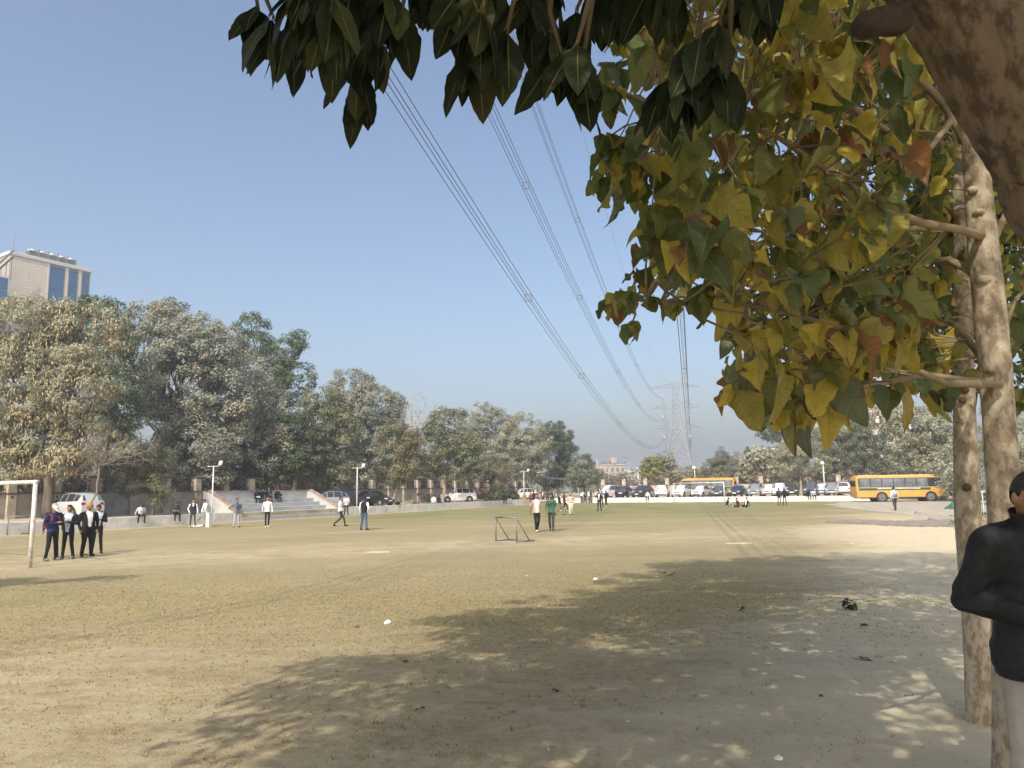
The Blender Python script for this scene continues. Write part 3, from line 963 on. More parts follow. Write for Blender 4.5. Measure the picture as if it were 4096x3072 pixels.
# ------------------------------------------------------------ background trees
NLEAF = [0]
def leaf_cloud(lobes, l, w, cov, droop=0.25, rc0=0.75, hue=0.05, fold=0.25, inner=0.5, clump_tint=0.16):
    """lobes: (centre, radii). Returns verts, quads, tint of rhombic leaves gathered in clumps."""
    C_, R__, K_ = [], [], []
    for c, r in lobes:
        r = np.asarray(r, float)
        area = 4 * np.pi * ((r[0] * r[1]) ** 1.6 / 3 + (r[0] * r[2]) ** 1.6 / 3 + (r[1] * r[2]) ** 1.6 / 3) ** (1 / 1.6)
        rc = rc0 * (0.6 + 0.12 * r.mean())
        n = max(6, int(area / (rc * rc * 2.3)))
        u = norm(rng.normal(size=(n, 3)))
        rad = inner + (1.02 - inner) * rng.random((n, 1)) ** 0.6
        C_.append(np.asarray(c)[None] + u * r[None] * rad)
        R__.append(rc * rng.uniform(0.55, 1.25, n)); K_.append(u)
    Cc, Rc, Ku = np.concatenate(C_), np.concatenate(R__), np.concatenate(K_)
    m = np.maximum(4, (cov * 4 * np.pi * Rc * Rc / (l * w * 0.55) * 0.30).astype(int))
    idx = np.repeat(np.arange(len(Cc)), m)
    n = len(idx)
    u = norm(rng.normal(size=(n, 3)) + Ku[idx] * 0.7)
    rad = Rc[idx] * rng.uniform(0.35, 1.08, n)
    P = Cc[idx] + u * rad[:, None] * np.array([1, 1, 0.72])
    nr = norm(u * 0.95 + np.array([0, 0, 0.5]) + rng.normal(0, 0.33, (n, 3)))
    ax = norm(np.cross(nr, rng.normal(size=(n, 3))) + u * 0.4 + np.array([0, 0, -droop]))
    ax = norm(ax - nr * np.sum(ax * nr, -1, keepdims=True) * 0.7)
    sd = norm(np.cross(nr, ax))
    L_ = (l * rng.uniform(0.6, 1.3, n))[:, None]; W_ = (w * rng.uniform(0.6, 1.25, n))[:, None]
    v = np.stack([P, P + ax * L_ * .45 + sd * W_ * .5 + nr * W_ * fold, P + ax * L_, P + ax * L_ * .45 - sd * W_ * .5 + nr * W_ * fold], 1)
    ct = rng.normal(1, clump_tint, len(Cc))[idx] * rng.normal(1, 0.08, n)
    hu = rng.normal(0, hue, len(Cc))[idx]
    tint = np.stack([ct * (1 + hu), ct, ct * (1 - hu * .8)], -1).clip(0.25, 2.2)
    f = np.arange(n * 4).reshape(-1, 4)
    NLEAF[0] += n
    return v.reshape(-1, 3), f, np.repeat(tint, 4, 0), Cc, Rc

def wobble(a, b, n=6, amp=0.06):
    a, b = Vector(a), Vector(b)
    d = (b - a).length
    pts = []
    for i in range(n + 1):
        t = i / n
        k = math.sin(math.pi * t)
        pts.append(a.lerp(b, t) + Vector((random.uniform(-1, 1), random.uniform(-1, 1), random.uniform(-.5, .5))) * amp * d * k)
    return pts

def bg_tree(name, label, base, lobes_px, Y, m, l=0.30, w=0.17, cov=1.0, trunk_r=0.22, bark=None, group=None, lean_px=None, droop=.25,
            zb=PARK_Z - 0.05, rc0=0.75, inner=0.5, pods=0, flat=1.0, sub=2, clump_tint=.13, hue=.05):
    """a tree whose crown lobes have the place and size they have in the photograph, at Y metres"""
    bark = bark or M_bark
    lobes = []
    for (cx, cy, rx, ry) in lobes_px:
        c = at(cx, cy, Y); r1 = rx / FPX * Y * 1.02; r2 = ry / FPX * Y * 1.02
        c.y += random.uniform(-.3, .3) * r1
        lobes.append((c, (r1, (r1 + r2) / 2 * flat, r2)))
    base = Vector((base.x, base.y, zb))
    t = thing(name, label, 'tree', base, 0, group)
    L2 = [(np.array(c - base), r) for c, r in lobes]
    v, f, ti, Cc, Rc = leaf_cloud(L2, l, w, cov, droop, rc0=rc0, inner=inner, clump_tint=clump_tint, hue=hue)
    me = np_mesh('crown', v, f, [m], tint=ti)
    tag(obj('crown', me, t), None, None, None, 'stuff')
    # trunk and limbs
    cen = sum((Vector(c) * r[0] for c, r in L2), Vector()) / sum(r[0] for c, r in L2)
    zlow = min(c[2] - r[2] for c, r in L2)
    fork = Vector((cen.x * 0.45, cen.y * 0.45, max(1.4, zlow + 0.25 * (cen.z - zlow))))
    if lean_px:
        q = at(lean_px[0], lean_px[1], Y) - base
        fork = Vector((q.x, q.y, q.z))
    tr = MB()
    p = wobble((0, 0, -0.05), fork, 6, 0.035)
    tr.tube(p, [trunk_r * (1.25 if i == 0 else 1.0 - 0.05 * i) for i in range(7)], 9)
    tr.build('trunk', bark, t, True)
    lm = MB()
    for c, r in L2:
        c = Vector(c)
        p = wobble(fork, c, 5, 0.09)
        r0 = trunk_r * 0.62
        lm.tube(p, [r0 * (1 - 0.13 * i) for i in range(6)], 7, cap=False)
        near = [i for i in range(len(Cc)) if (Vector(Cc[i]) - c).length < max(r) * 1.1]
        random.shuffle(near)
        for i in near[:int(5 * sub)]:
            s = p[random.choice((2, 3, 4, 5))]
            lm.tube(wobble(s, Vector(Cc[i]), 4, 0.10), [r0 * .42, r0 * .34, r0 * .25, r0 * .17, r0 * .08], 5, cap=False)
    lm.build('limbs', bark, t, True)
    if pods:
        sel = rng.integers(0, len(Cc), pods)
        u = norm(rng.normal(size=(pods, 3)) + np.array([0.1, -0.9, -0.1]))
        P = Cc[sel] + u * (Rc[sel] * rng.uniform(.7, 1.25, pods))[:, None]
        a = rng.uniform(0, np.pi, pods)
        sd = np.stack([np.cos(a), np.sin(a), 0 * a], -1) * 0.042
        dn = np.array([0, 0, -1.0]) * rng.uniform(.2, .36, pods)[:, None] + rng.normal(0, .03, (pods, 3))
        v = np.stack([P, P + dn * .3 + sd, P + dn, P + dn * .3 - sd], 1)
        c = rng.uniform(.7, 1.25, (pods, 1)) * np.array([[1, .98, .92]])
        me = np_mesh('seed_pods', v.reshape(-1, 3), np.arange(pods * 4).reshape(-1, 4), [leaf_mat('tan_seed_pods', (0.66, 0.50, 0.28), 0.3)], tint=np.repeat(c, 4, 0))
        tag(obj('seed_pods', me, t), None, None, None, 'stuff')
    return t

def bare_tree(name, label, base, tips_px, Y, fork_px, m, r=0.12, zb=PARK_Z - 0.05, ntw=26):
    base = Vector((base.x, base.y, zb))
    t = thing(name, label, 'tree', base, 0)
    fork = at(fork_px[0], fork_px[1], Y) - base
    tr = MB(); tr.tube(wobble((0, 0, -0.05), fork, 6, 0.05), [r * (1.2 - 0.09 * i) for i in range(7)], 7)
    tr.build('trunk', m, t, True)
    b = MB()
    for (x, y) in tips_px:
        tip = at(x, y, Y + random.uniform(-1.5, 1.5)) - base
        p = wobble(fork, tip, 7, 0.09)
        b.tube(p, [r * .6 * (1 - 0.12 * i) for i in range(8)], 5, cap=False)
        for k in range(ntw):
            i = random.randint(1, 7)
            dv = Vector((random.gauss(0, 1), random.gauss(0, .7), random.gauss(.35, .8))).normalized() * (fork - tip).length * random.uniform(.15, .42)
            b.tube(wobble(p[i], p[i] + dv, 4, 0.12), [r * .2, r * .16, r * .13, r * .10, r * .06], 3, cap=False)
    b.build('branches', m, t)
    return t

LM_dusty = leaf_mat('dusty_grey_leaves', (0.355, 0.36, 0.285), 0.35)
LM_sage = leaf_mat('sage_leaves', (0.355, 0.35, 0.25), 0.35)
LM_dark = leaf_mat('dark_green_leaves', (0.115, 0.14, 0.075), 0.3, 0.5)
LM_green = leaf_mat('green_leaves', (0.15, 0.19, 0.105), 0.35)
LM_mid = leaf_mat('mid_green_leaves', (0.225, 0.235, 0.145), 0.35)
LM_olive = leaf_mat('olive_leaves', (0.27, 0.25, 0.15), 0.35)
LM_lime = leaf_mat('yellow_green_leaves', (0.27, 0.27, 0.07), 0.3)
LM_pale = leaf_mat('pale_feathery_leaves', (0.34, 0.335, 0.22), 0.3)
LM_brown = leaf_mat('dry_brown_leaves', (0.29, 0.225, 0.165), 0.2)

def lt(name, label, px, off, lobes, m, **k):
    p, s = onl(px, off)
    return bg_tree(name, label, p, lobes, p.y, m, group=None, **k)
lt('podded_tree', 'tree with dusty leaves and hanging tan seed pods above the white goal', 200, 6.5,
   [(90, 1330, 230, 150), (330, 1330, 170, 130), (60, 1560, 190, 170), (320, 1540, 170, 150), (110, 1740, 200, 120), (330, 1760, 150, 100), (160, 1440, 200, 160), (60, 1850, 150, 60), (260, 1840, 100, 50)],
   LM_sage, l=.26, w=.12, cov=.95, trunk_r=.36, pods=5200, lean_px=(235, 1700), droop=.5, flat=.7)
lt('dark_tree', 'dark green tree in shade at the right shoulder of the podded tree', 430, 11,
   [(400, 1270, 110, 80), (440, 1400, 90, 140), (470, 1600, 80, 160)], LM_green, l=.34, w=.14, cov=1.0, droop=.5)
lt('feathery_tree', 'low feathery dark green tree behind the seated white shirt', 610, 3.6,
   [(530, 1890, 95, 75), (600, 1840, 80, 60), (470, 1880, 60, 60), (640, 1960, 40, 50)], LM_mid, l=.26, w=.07, cov=1.0, trunk_r=.12, lean_px=(640, 1960), droop=.5)
lt('grey_tree', 'tallest dusty grey leaved tree left of the concrete stand', 720, 13,
   [(640, 1290, 130, 100), (590, 1430, 120, 130), (770, 1370, 130, 110), (880, 1420, 110, 130), (700, 1560, 170, 160), (890, 1620, 150, 170), (620, 1720, 150, 150), (780, 1800, 160, 130), (660, 1215, 40, 40), (700, 1900, 120, 60), (850, 1880, 90, 70), (560, 1860, 90, 80)],
   LM_dusty, l=.27, w=.17, cov=1.0, trunk_r=.42, rc0=.8)
lt('leafy_tree', 'bright green tree top rising behind the grey crowns', 1100, 20,
   [(1000, 1300, 70, 50), (1010, 1390, 80, 70), (1130, 1400, 80, 70), (1190, 1360, 40, 40), (1160, 1520, 90, 90), (1080, 1560, 90, 120)], LM_green, l=.34, w=.15, cov=.85, droop=.5)
lt('grey_tree', 'dusty grey tree directly above the concrete stand', 1060, 10.5,
   [(960, 1560, 130, 140), (1060, 1660, 120, 120), (960, 1760, 140, 110), (1110, 1790, 110, 120), (900, 1870, 90, 70)], LM_dusty, l=.25, w=.16, cov=1.0, trunk_r=.34, lean_px=(1050, 1880))
lt('shade_tree', 'dark dense tree trunked behind the right end of the stand', 1150, 8,
   [(1150, 1830, 90, 90), (1210, 1760, 90, 120), (1080, 1890, 80, 50)], LM_dark, l=.24, w=.14, cov=1.1, trunk_r=.3, lean_px=(1190, 1900))
lt('shade_tree', 'round green tree leaning over the parked black cars', 1325, 6,
   [(1290, 1650, 90, 100), (1360, 1740, 80, 110), (1270, 1800, 100, 110), (1350, 1880, 80, 80), (1220, 1860, 70, 80)], LM_mid, l=.26, w=.14, cov=1.05, trunk_r=.24)
lt('grey_tree', 'tall grey tree with a rounded top right of the stand', 1460, 17,
   [(1410, 1550, 90, 75), (1370, 1640, 80, 90), (1490, 1620, 100, 90), (1560, 1640, 60, 70), (1450, 1740, 110, 110), (1540, 1770, 80, 110), (1470, 1880, 110, 70)], LM_dusty, l=.26, w=.16, cov=1.0, trunk_r=.3)
lt('slim_tree', 'slim olive tree with a bent pale trunk beside the heap of cut branches', 1570, 3.2,
   [(1580, 1760, 65, 80), (1620, 1850, 70, 70), (1570, 1890, 60, 50), (1640, 1760, 40, 60)], LM_olive, l=.24, w=.13, cov=1.05, trunk_r=.13, bark=M_barkp, lean_px=(1590, 1930))
bare_tree('bare_tree', 'leafless pale tree sticking up behind the round green crowns', onl(1665, 24)[0], [(1620, 1600), (1650, 1590), (1700, 1600), (1740, 1620), (1600, 1640)], onl(1665, 24)[0].y, (1665, 1760), M_barkp, r=.16)
lt('shade_tree', 'round green tree with two pale trunks in front of the white car', 1770, 3.4,
   [(1790, 1710, 95, 75), (1720, 1780, 75, 75), (1850, 1790, 85, 80), (1790, 1840, 100, 70), (1710, 1860, 60, 50), (1880, 1870, 60, 50)], LM_mid, l=.26, w=.15, cov=1.05, trunk_r=.2, bark=M_barkp)
bare_tree('bare_tree', 'crooked dark bare branches right of the round green tree', onl(1900, 18)[0], [(1850, 1650), (1880, 1660), (1830, 1690)], onl(1900, 18)[0].y, (1890, 1760), M_bark, r=.16, ntw=14)
lt('grey_tree', 'grey leaved tree with a pointed top behind the maroon car', 1960, 17,
   [(1940, 1660, 50, 55), (1900, 1730, 70, 70), (1990, 1720, 80, 80), (1940, 1810, 100, 80), (2010, 1830, 80, 80)], LM_dusty, l=.26, w=.15, cov=.95, trunk_r=.26)
lt('slim_tree', 'olive tree with a dark leaning trunk beside the maroon car', 1945, 5,
   [(1920, 1860, 80, 50), (1980, 1900, 70, 45), (1860, 1900, 50, 40)], LM_olive, l=.24, w=.1, cov=1.0, trunk_r=.2, lean_px=(1965, 1935))
lt('leaning_tree', 'sage tree with a pale leaning trunk beside the white hatchback', 2105, 4,
   [(2080, 1720, 85, 60), (2130, 1790, 75, 70), (2040, 1790, 70, 60), (2090, 1860, 90, 60), (2150, 1860, 50, 40)], LM_sage, l=.26, w=.13, cov=1.0, trunk_r=.2, bark=M_barkp, lean_px=(2145, 1890))
lt('dark_tree', 'dark green tree closing the left row of trees', 2235, 10,
   [(2220, 1740, 65, 55), (2260, 1800, 45, 80), (2200, 1830, 70, 80), (2260, 1890, 45, 60), (2190, 1900, 70, 50)], LM_dark, l=.27, w=.16, cov=1.1, trunk_r=.26)

bare_tree('bare_tree', 'small bare beige tree in front of the white car at left', onl(372, 2.4)[0],
          [(430, 1740), (500, 1760), (560, 1780), (620, 1790), (400, 1700), (350, 1760), (330, 1800), (470, 1820), (580, 1840)], onl(372, 2.4)[0].y, (395, 1860), mat('grey_beige_twigs', (.22, .19, .15), .95, var=.2, scale=4), r=.07, ntw=20)

def ft(name, label, px, Y, lobes, m, zb=PARK_Z - 0.05, **k):
    p = at(px, 1990, Y)
    return bg_tree(name, label, p, lobes, Y, m, zb=zb, **k)
ft('slim_tree', 'thin olive tree just right of the left tree row', 2342, 122, [(2330, 1850, 45, 40), (2350, 1900, 55, 45), (2310, 1910, 45, 40)], LM_mid, l=.3, w=.18, cov=1.0, trunk_r=.16)
ft('lime_tree', 'rounded yellow green tree left of the pylon', 2615, 121, [(2630, 1850, 45, 32), (2600, 1880, 38, 35), (2655, 1885, 40, 35), (2625, 1908, 55, 25)], LM_lime, l=.32, w=.2, cov=1.05, trunk_r=.2, lean_px=(2632, 1930))
ft('grey_tree', 'grey green tree in front of the pylon foot', 2670, 120, [(2672, 1835, 22, 28), (2685, 1880, 40, 30), (2710, 1905, 45, 30), (2660, 1910, 40, 28)], LM_sage, l=.32, w=.2, cov=1.0, trunk_r=.17)
ft('lime_tree', 'low green bushy tree right of the pylon', 2825, 134, [(2800, 1905, 45, 30), (2845, 1895, 40, 30)], LM_lime, l=.3, w=.2, cov=1.0, trunk_r=.16)
ft('feathery_tree', 'feathery tree with a drooping top above the far bus', 2890, 132, [(2880, 1835, 25, 40), (2850, 1870, 40, 35), (2910, 1870, 40, 45), (2880, 1905, 70, 35)], LM_mid, l=.34, w=.08, cov=1.0, trunk_r=.18, droop=.6)
ft('grey_tree', 'dusty tree behind the round leaved tree at the far bus', 2965, 136, [(2960, 1860, 45, 55), (2990, 1890, 50, 40)], LM_dusty, l=.3, w=.14, cov=1.0, trunk_r=.18)
ft('round_leaved_tree', 'tree with large round pale leaves behind the far parked cars', 3040, 112, [(3030, 1835, 50, 45), (2995, 1880, 48, 50), (3055, 1890, 50, 50), (3010, 1925, 40, 25)], LM_pale, l=.62, w=.52, cov=.9, trunk_r=.2, rc0=.8, zb=.55)
ft('tall_tree', 'tall tree with a bare pale upper trunk at the right of the far trees', 3150, 138, [(3085, 1725, 50, 38), (3060, 1690, 30, 25), (3130, 1700, 40, 40)], LM_green, l=.34, w=.18, cov=.9, trunk_r=.3, bark=M_barkp, lean_px=(3150, 1800))
ft('grey_tree', 'dusty tree between the round leaved and the feathery tree', 3120, 128, [(3110, 1830, 60, 45), (3130, 1880, 60, 45), (3090, 1880, 50, 40)], LM_dusty, l=.3, w=.14, cov=.95, trunk_r=.2)
ft('feathery_tree', 'broad pale feathery tree with a straight yellowish trunk', 3206, 106, [(3200, 1790, 70, 45), (3160, 1850, 65, 50), (3240, 1850, 70, 50), (3200, 1895, 70, 35)], LM_pale, l=.36, w=.09, cov=1.05, trunk_r=.16, bark=M_barkp, droop=.6, zb=.55)
ft('rain_tree', 'spreading dark trunked tree behind the standing students at right', 3440, 112, [(3310, 1770, 90, 60), (3360, 1840, 80, 60), (3440, 1800, 90, 70), (3480, 1880, 80, 50), (3330, 1890, 70, 45), (3560, 1850, 80, 70), (3480, 1740, 80, 60), (3400, 1720, 60, 50)], LM_mid, l=.36, w=.12, cov=1.0, trunk_r=.5, droop=.5)
ft('overhanging_tree', 'pale dusty tree arching over the yellow bus', 3720, 96, [(3560, 1660, 90, 45), (3650, 1720, 110, 60), (3740, 1690, 100, 80), (3700, 1830, 110, 60), (3790, 1800, 80, 90), (3620, 1800, 60, 50)], LM_pale, l=.3, w=.16, cov=.85, trunk_r=.4, bark=M_bark, inner=.4, zb=-.05)
ft('overhanging_tree', 'pale dusty tree right of the near trunks', 4040, 66, [(4040, 1720, 90, 120), (4070, 1880, 80, 90), (3960, 1820, 50, 90)], LM_pale, l=.2, w=.12, cov=.7, trunk_r=.25, zb=-.05)
ft('dark_tree', 'dark tree filling the gap behind the yellow bus', 3600, 122, [(3580, 1880, 130, 70), (3720, 1890, 110, 70), (3820, 1850, 90, 110), (3480, 1880, 80, 60)], LM_dark, l=.34, w=.18, cov=1.0, trunk_r=.4, zb=-.05)

LM_under = leaf_mat('brown_undergrowth', (0.20, 0.165, 0.115), 0.2)  # dull brown leaf colour for the mass behind the left wall
# far greenery behind the walls, one mass each
def mass(name, label, pts, m, l, w, cov, kind='stuff'):
    v, f, ti, _, _ = leaf_cloud(pts, l, w, cov, rc0=1.0)
    tag(obj(name, np_mesh(name, v, f, [m], tint=ti)), label, 'trees', None, kind)
mass('distant_wood', 'dense undergrowth and trees behind the left compound wall',
     [(np.array(O + U * s + N * (17 + random.uniform(-2, 7))) + np.array([0, 0, random.uniform(1.8, 4.4)]), (4.0, 3.0, random.uniform(2.8, 4.2))) for s in np.arange(-12, 104, 3.6)],
     LM_under, .34, .2, .7)
mass('distant_wood', 'far green belt of trees along the horizon behind the far wall',
     [(np.array((x, 190 + random.uniform(-20, 30), random.uniform(2, 4.0))), (7, 5, random.uniform(3.0, 4.6))) for x in np.arange(8, 140, 8.5)],
     LM_olive, .7, .45, .55)
mass('distant_wood', 'belt of dusty trees closing the field to the right of the bus',
     [(np.array((52 + 0.35 * k + random.uniform(-3, 3), 92 - 4.2 * k, random.uniform(2.0, 4.5))), (4.5, 4.0, random.uniform(3.2, 5.2))) for k in range(16)],
     LM_sage, .4, .22, .6)
mass('dry_hedge', 'dry brown creeper hedge grown through the far railing',
     [(np.array(KCOR + U * 14.4 + V * s) + np.array([0, 0, 2.9]), (1.5, 0.5, 0.9)) for s in np.arange(4, 40, 2.2)], LM_brown, .22, .13, .7)
def shrub(label, px, w, r, m, hgt):
    p, s = onl(px, w)
    t = thing('shrub', label, 'shrub', (p.x, p.y, PARK_Z - 0.02))
    v, f, ti, Cc, Rc = leaf_cloud([(np.array((0, 0, hgt * .5)), (r, r * .8, hgt * .55)), (np.array((r * .6, .2, hgt * .4)), (r * .7, r * .6, hgt * .42))], .24, .16, 1.0, rc0=.5)
    tag(obj('foliage', np_mesh('foliage', v, f, [m], tint=ti), t), None, None, None, 'stuff')
    mb = MB()
    for k in range(8):
        mb.tube(wobble((0, 0, -.02), Cc[random.randrange(len(Cc))], 4, .08), [.03, .026, .02, .015, .008], 5, cap=False)
    mb.build('stems', M_bark, t)
shrub('green shrub beside the seated pair in front of the pillars', 1700, 1.6, .75, LM_mid, 1.25)
shrub('tall leafy shrub behind the maroon car', 1985, 2.6, 1.3, LM_green, 1.9)
shrub('low bright shrub right of the maroon car', 1955, 1.2, .6, LM_lime, .9)
shrub('small leafy shrub left of the white hatchback', 2040, 3.2, 1.0, LM_mid, 1.4)
# ------------------------------------------------------------ lamp poles
def lamp_pole(px, py, hgt, label, arm=True, side=1, rad=0.055):
    p = gp(px, py)
    t = thing('lamp_pole', label, 'lamp pole', p, UANG - math.pi / 2 if px < 2200 else 0.3, 'slim lamp poles around the field')
    MB().tube([(0, 0, -0.1), (0, 0, hgt)], [rad, rad * .85], 10).build('pole', M_white, t, True)
    MB().tube([(0, 0, -0.02), (0, 0, 0.1)], [rad * 1.9, rad * 1.6], 10).build('foot', M_conc, t)
    if arm:
        MB().tube([(-0.62, 0, hgt - .04), (0.62, 0, hgt - .04)], 0.03, 6).build('arm', M_white, t)
        lp = MB().bbox(-.16, .16, -.04, .05, 0, .34, .01).build('floodlight', mat('floodlight_case', (.55, .56, .56), .4, .4), t)
        lp.location = (side * .68, -.05, hgt + .02); lp.rotation_euler = (-.35, 0, 0)
        MB().box(-.13, .13, -.046, -.041, .03, .31).build('lens', mat('lamp_glass', (.6, .62, .63), .15), lp)
        MB().tube([(0, .02, -.06), (0, .02, .05)], .02, 6).build('bracket', M_grey, lp)
    else:
        lp = MB().bbox(-.22, .22, -.14, .14, 0, .42, .02).build('floodlight', mat('floodlight_white', (.75, .76, .76), .4), t)
        lp.location = (side * .12, -.06, hgt - .05); lp.rotation_euler = (-.25, 0, 0)
        MB().box(-.18, .18, -.147, -.142, .05, .36).build('lens', mat('lamp_glass', (.6, .62, .63), .15), lp)
lamp_pole(846, 2091, 4.05, 'white lamp pole standing at the near end of the concrete stand')
lamp_pole(1427, 2058, 4.2, 'white lamp pole in front of the parked black cars')
lamp_pole(1820, 2032, 4.3, 'white T shaped lamp pole in front of the white livery car')
lamp_pole(2097, 2016, 4.4, 'white lamp pole beside the leaning pale trunk and white hatchback')
lamp_pole(2315, 2001, 4.5, 'white lamp pole with a boxy light left of the far car row', False)
lamp_pole(2784, 2001, 4.6, 'thick white lamp pole standing under the pylon', False, -1, .075)
lamp_pole(3302, 1999, 4.7, 'leaning white lamp pole between the seated and standing students at right', False, -1, .08)

# ------------------------------------------------------------ goals and frames
M_goal = mat('chipped_white_goal_paint', (0.72, 0.71, 0.67), 0.55, col2=(0.50, 0.46, 0.39), scale=9, detail=8, bump=.2, bscale=30)
def near_goal():
    b = gp(119, 2271)
    d = Vector((-0.86, 0.51, 0)).normalized()
    t = thing('football_goal', 'white painted goal at the left edge with chipped post', 'goal', b, math.atan2(d.y, d.x))
    r = .062
    MB().tube([(0, 0, -.1), (0, 0, 2.50)], r, 14).build('post', M_goal, t, True)
    MB().tube([(7.32, 0, -.1), (7.32, 0, 2.50)], r, 14).build('post', M_goal, t, True)
    MB().tube([(-.07, 0, 2.50), (7.39, 0, 2.50)], r, 14).build('crossbar', M_goal, t, True)
    MB().tube([(.0, 0, .86), (.0, 0, .90)], r + .006, 14).build('tape', mat('pale_yellow_tape', (.55, .45, .2), .6), t)
near_goal()
def far_goal():
    a, b = gp(2698, 2012), gp(2899, 2013)
    d = b - a
    t = thing('football_goal', 'thin white goal far off in front of the parked car row', 'goal', a, math.atan2(d.y, d.x))
    for x in (0, d.length):
        MB().tube([(x, 0, -.1), (x, 0, 2.44)], .06, 10).build('post', M_goal, t, True)
    MB().tube([(-.06, 0, 2.44), (d.length + .06, 0, 2.44)], .06, 10).build('crossbar', M_goal, t, True)
far_goal()
def small_frame(b, rz, label, w=.72, h=.95, dp=.95, tape=True):
    t = thing('practice_goal_frame', label, 'goal frame', b, rz, 'small grey pipe goal frames')
    r = .028
    MB().tube([(0, 0, 0), (0, 0, h)], r, 8).build('post', M_grey, t, True)
    MB().tube([(w, 0, 0), (w, 0, h)], r, 8).build('post', M_grey, t, True)
    MB().tube([(-.02, 0, h), (w + .02, 0, h)], r, 8).build('top_bar', M_grey, t, True)
    for x in (0, w):
        MB().tube([(x, .0, .03), (x, dp, .03)], r, 8).build('base_bar', M_grey, t, True)
        MB().tube([(x, .02, h - .04), (x, dp * .72, .04)], r * .7, 8).build('brace', mat('worn_olive_pipe', (.17, .15, .09), .6, .2), t, True)
    MB().tube([(0, dp * .72, .03), (w, dp * .72, .03)], r, 8).build('base_bar', M_grey, t, True)
    if tape:
        for x in (.28, .33, .38):
            MB().tube([(x, 0, h), (x + .03, 0, h)], r + .004, 8).build('tape', M_black, t)
b = gp(1984, 2165)
e = gp(2055, 2171)
small_frame(b, math.atan2(e.y - b.y, e.x - b.x) + .12, 'small grey pipe goal frame standing in the middle of the field', (e - b).length)
b = gp(28, 2141)
small_frame(b, UANG - math.pi / 2 + .9, 'grey pipe goal frame by the left kerb wall behind the white goal', 1.0, 1.0, .9, False)

def slab(px, py, rx, ry, label, m=None, h=.02):
    p = gp(px, py)
    t = MB()
    n = 14
    ring = [(math.cos(2 * math.pi * k / n) * rx * random.uniform(.85, 1.1), math.sin(2 * math.pi * k / n) * ry * random.uniform(.85, 1.1)) for k in range(n)]
    t.prism(ring, -.03, h)
    o = t.build('ground_slab', m or mat('pale_slab', (.52, .47, .38), .9, var=.15, scale=4), None)
    o.location = p
    tag(o, label, 'slab')
slab(1512, 2209, .42, .16, 'flat pale concrete slab in the grass left of the small frame')
slab(2957, 2174, .46, .2, 'flat pale concrete slab in the grass above the tree shadow')

def pedestal():
    p = gp(835, 2108)
    t = thing('white_pedestal', 'white block pedestal standing in front of the kerb wall', 'pedestal', p, UANG - math.pi / 2)
    MB().bbox(-.15, .15, -.15, .15, -.03, .86, .012).build('shaft', M_white, t)
    MB().bbox(-.165, .165, -.165, .165, .862, .90, .01).build('cap', M_white, t)
    q = gp(785, 2109)
    b = thing('white_bag', 'crumpled white sheet on the ground between the two batting students', 'sheet', q)
    mb = MB()
    mb.ell((0, 0, .06), (.42, .2, .08), 14, 6); mb.ell((.25, .05, .07), (.2, .15, .09), 12, 6)
    mb.build('cloth', M_white, b, True)
pedestal()

# ------------------------------------------------------------ cars
CARP = {}
def paint(name, c, metal=.25):
    return mat('car_paint_' + name, c, .28, metal, spec=.5, coat=.6, var=.05, scale=1.5)
PAINT = dict(white=paint('white', (.72, .72, .70), 0), black=paint('black', (.016, .017, .02)), grey=paint('grey', (.13, .135, .14), .4), silver=paint('silver', (.42, .43, .43), .5),
             maroon=paint('maroon', (.20, .035, .04)), navy=paint('navy', (.03, .045, .085), .3), pearl=paint('pearl', (.60, .63, .62), .1), silverw=paint('pale_silver', (.52, .54, .53), .1), dark=paint('charcoal', (.05, .052, .055), .3))
M_lampc = mat('headlight_lens', (.66, .68, .70), .12, .2, spec=.8)
M_lampr = mat('tail_light_lens', (.30, .012, .015), .2, spec=.6)
M_rim = mat('alloy_rim', (.45, .46, .47), .35, .7)
M_plate = mat('number_plate', (.75, .75, .73), .6)
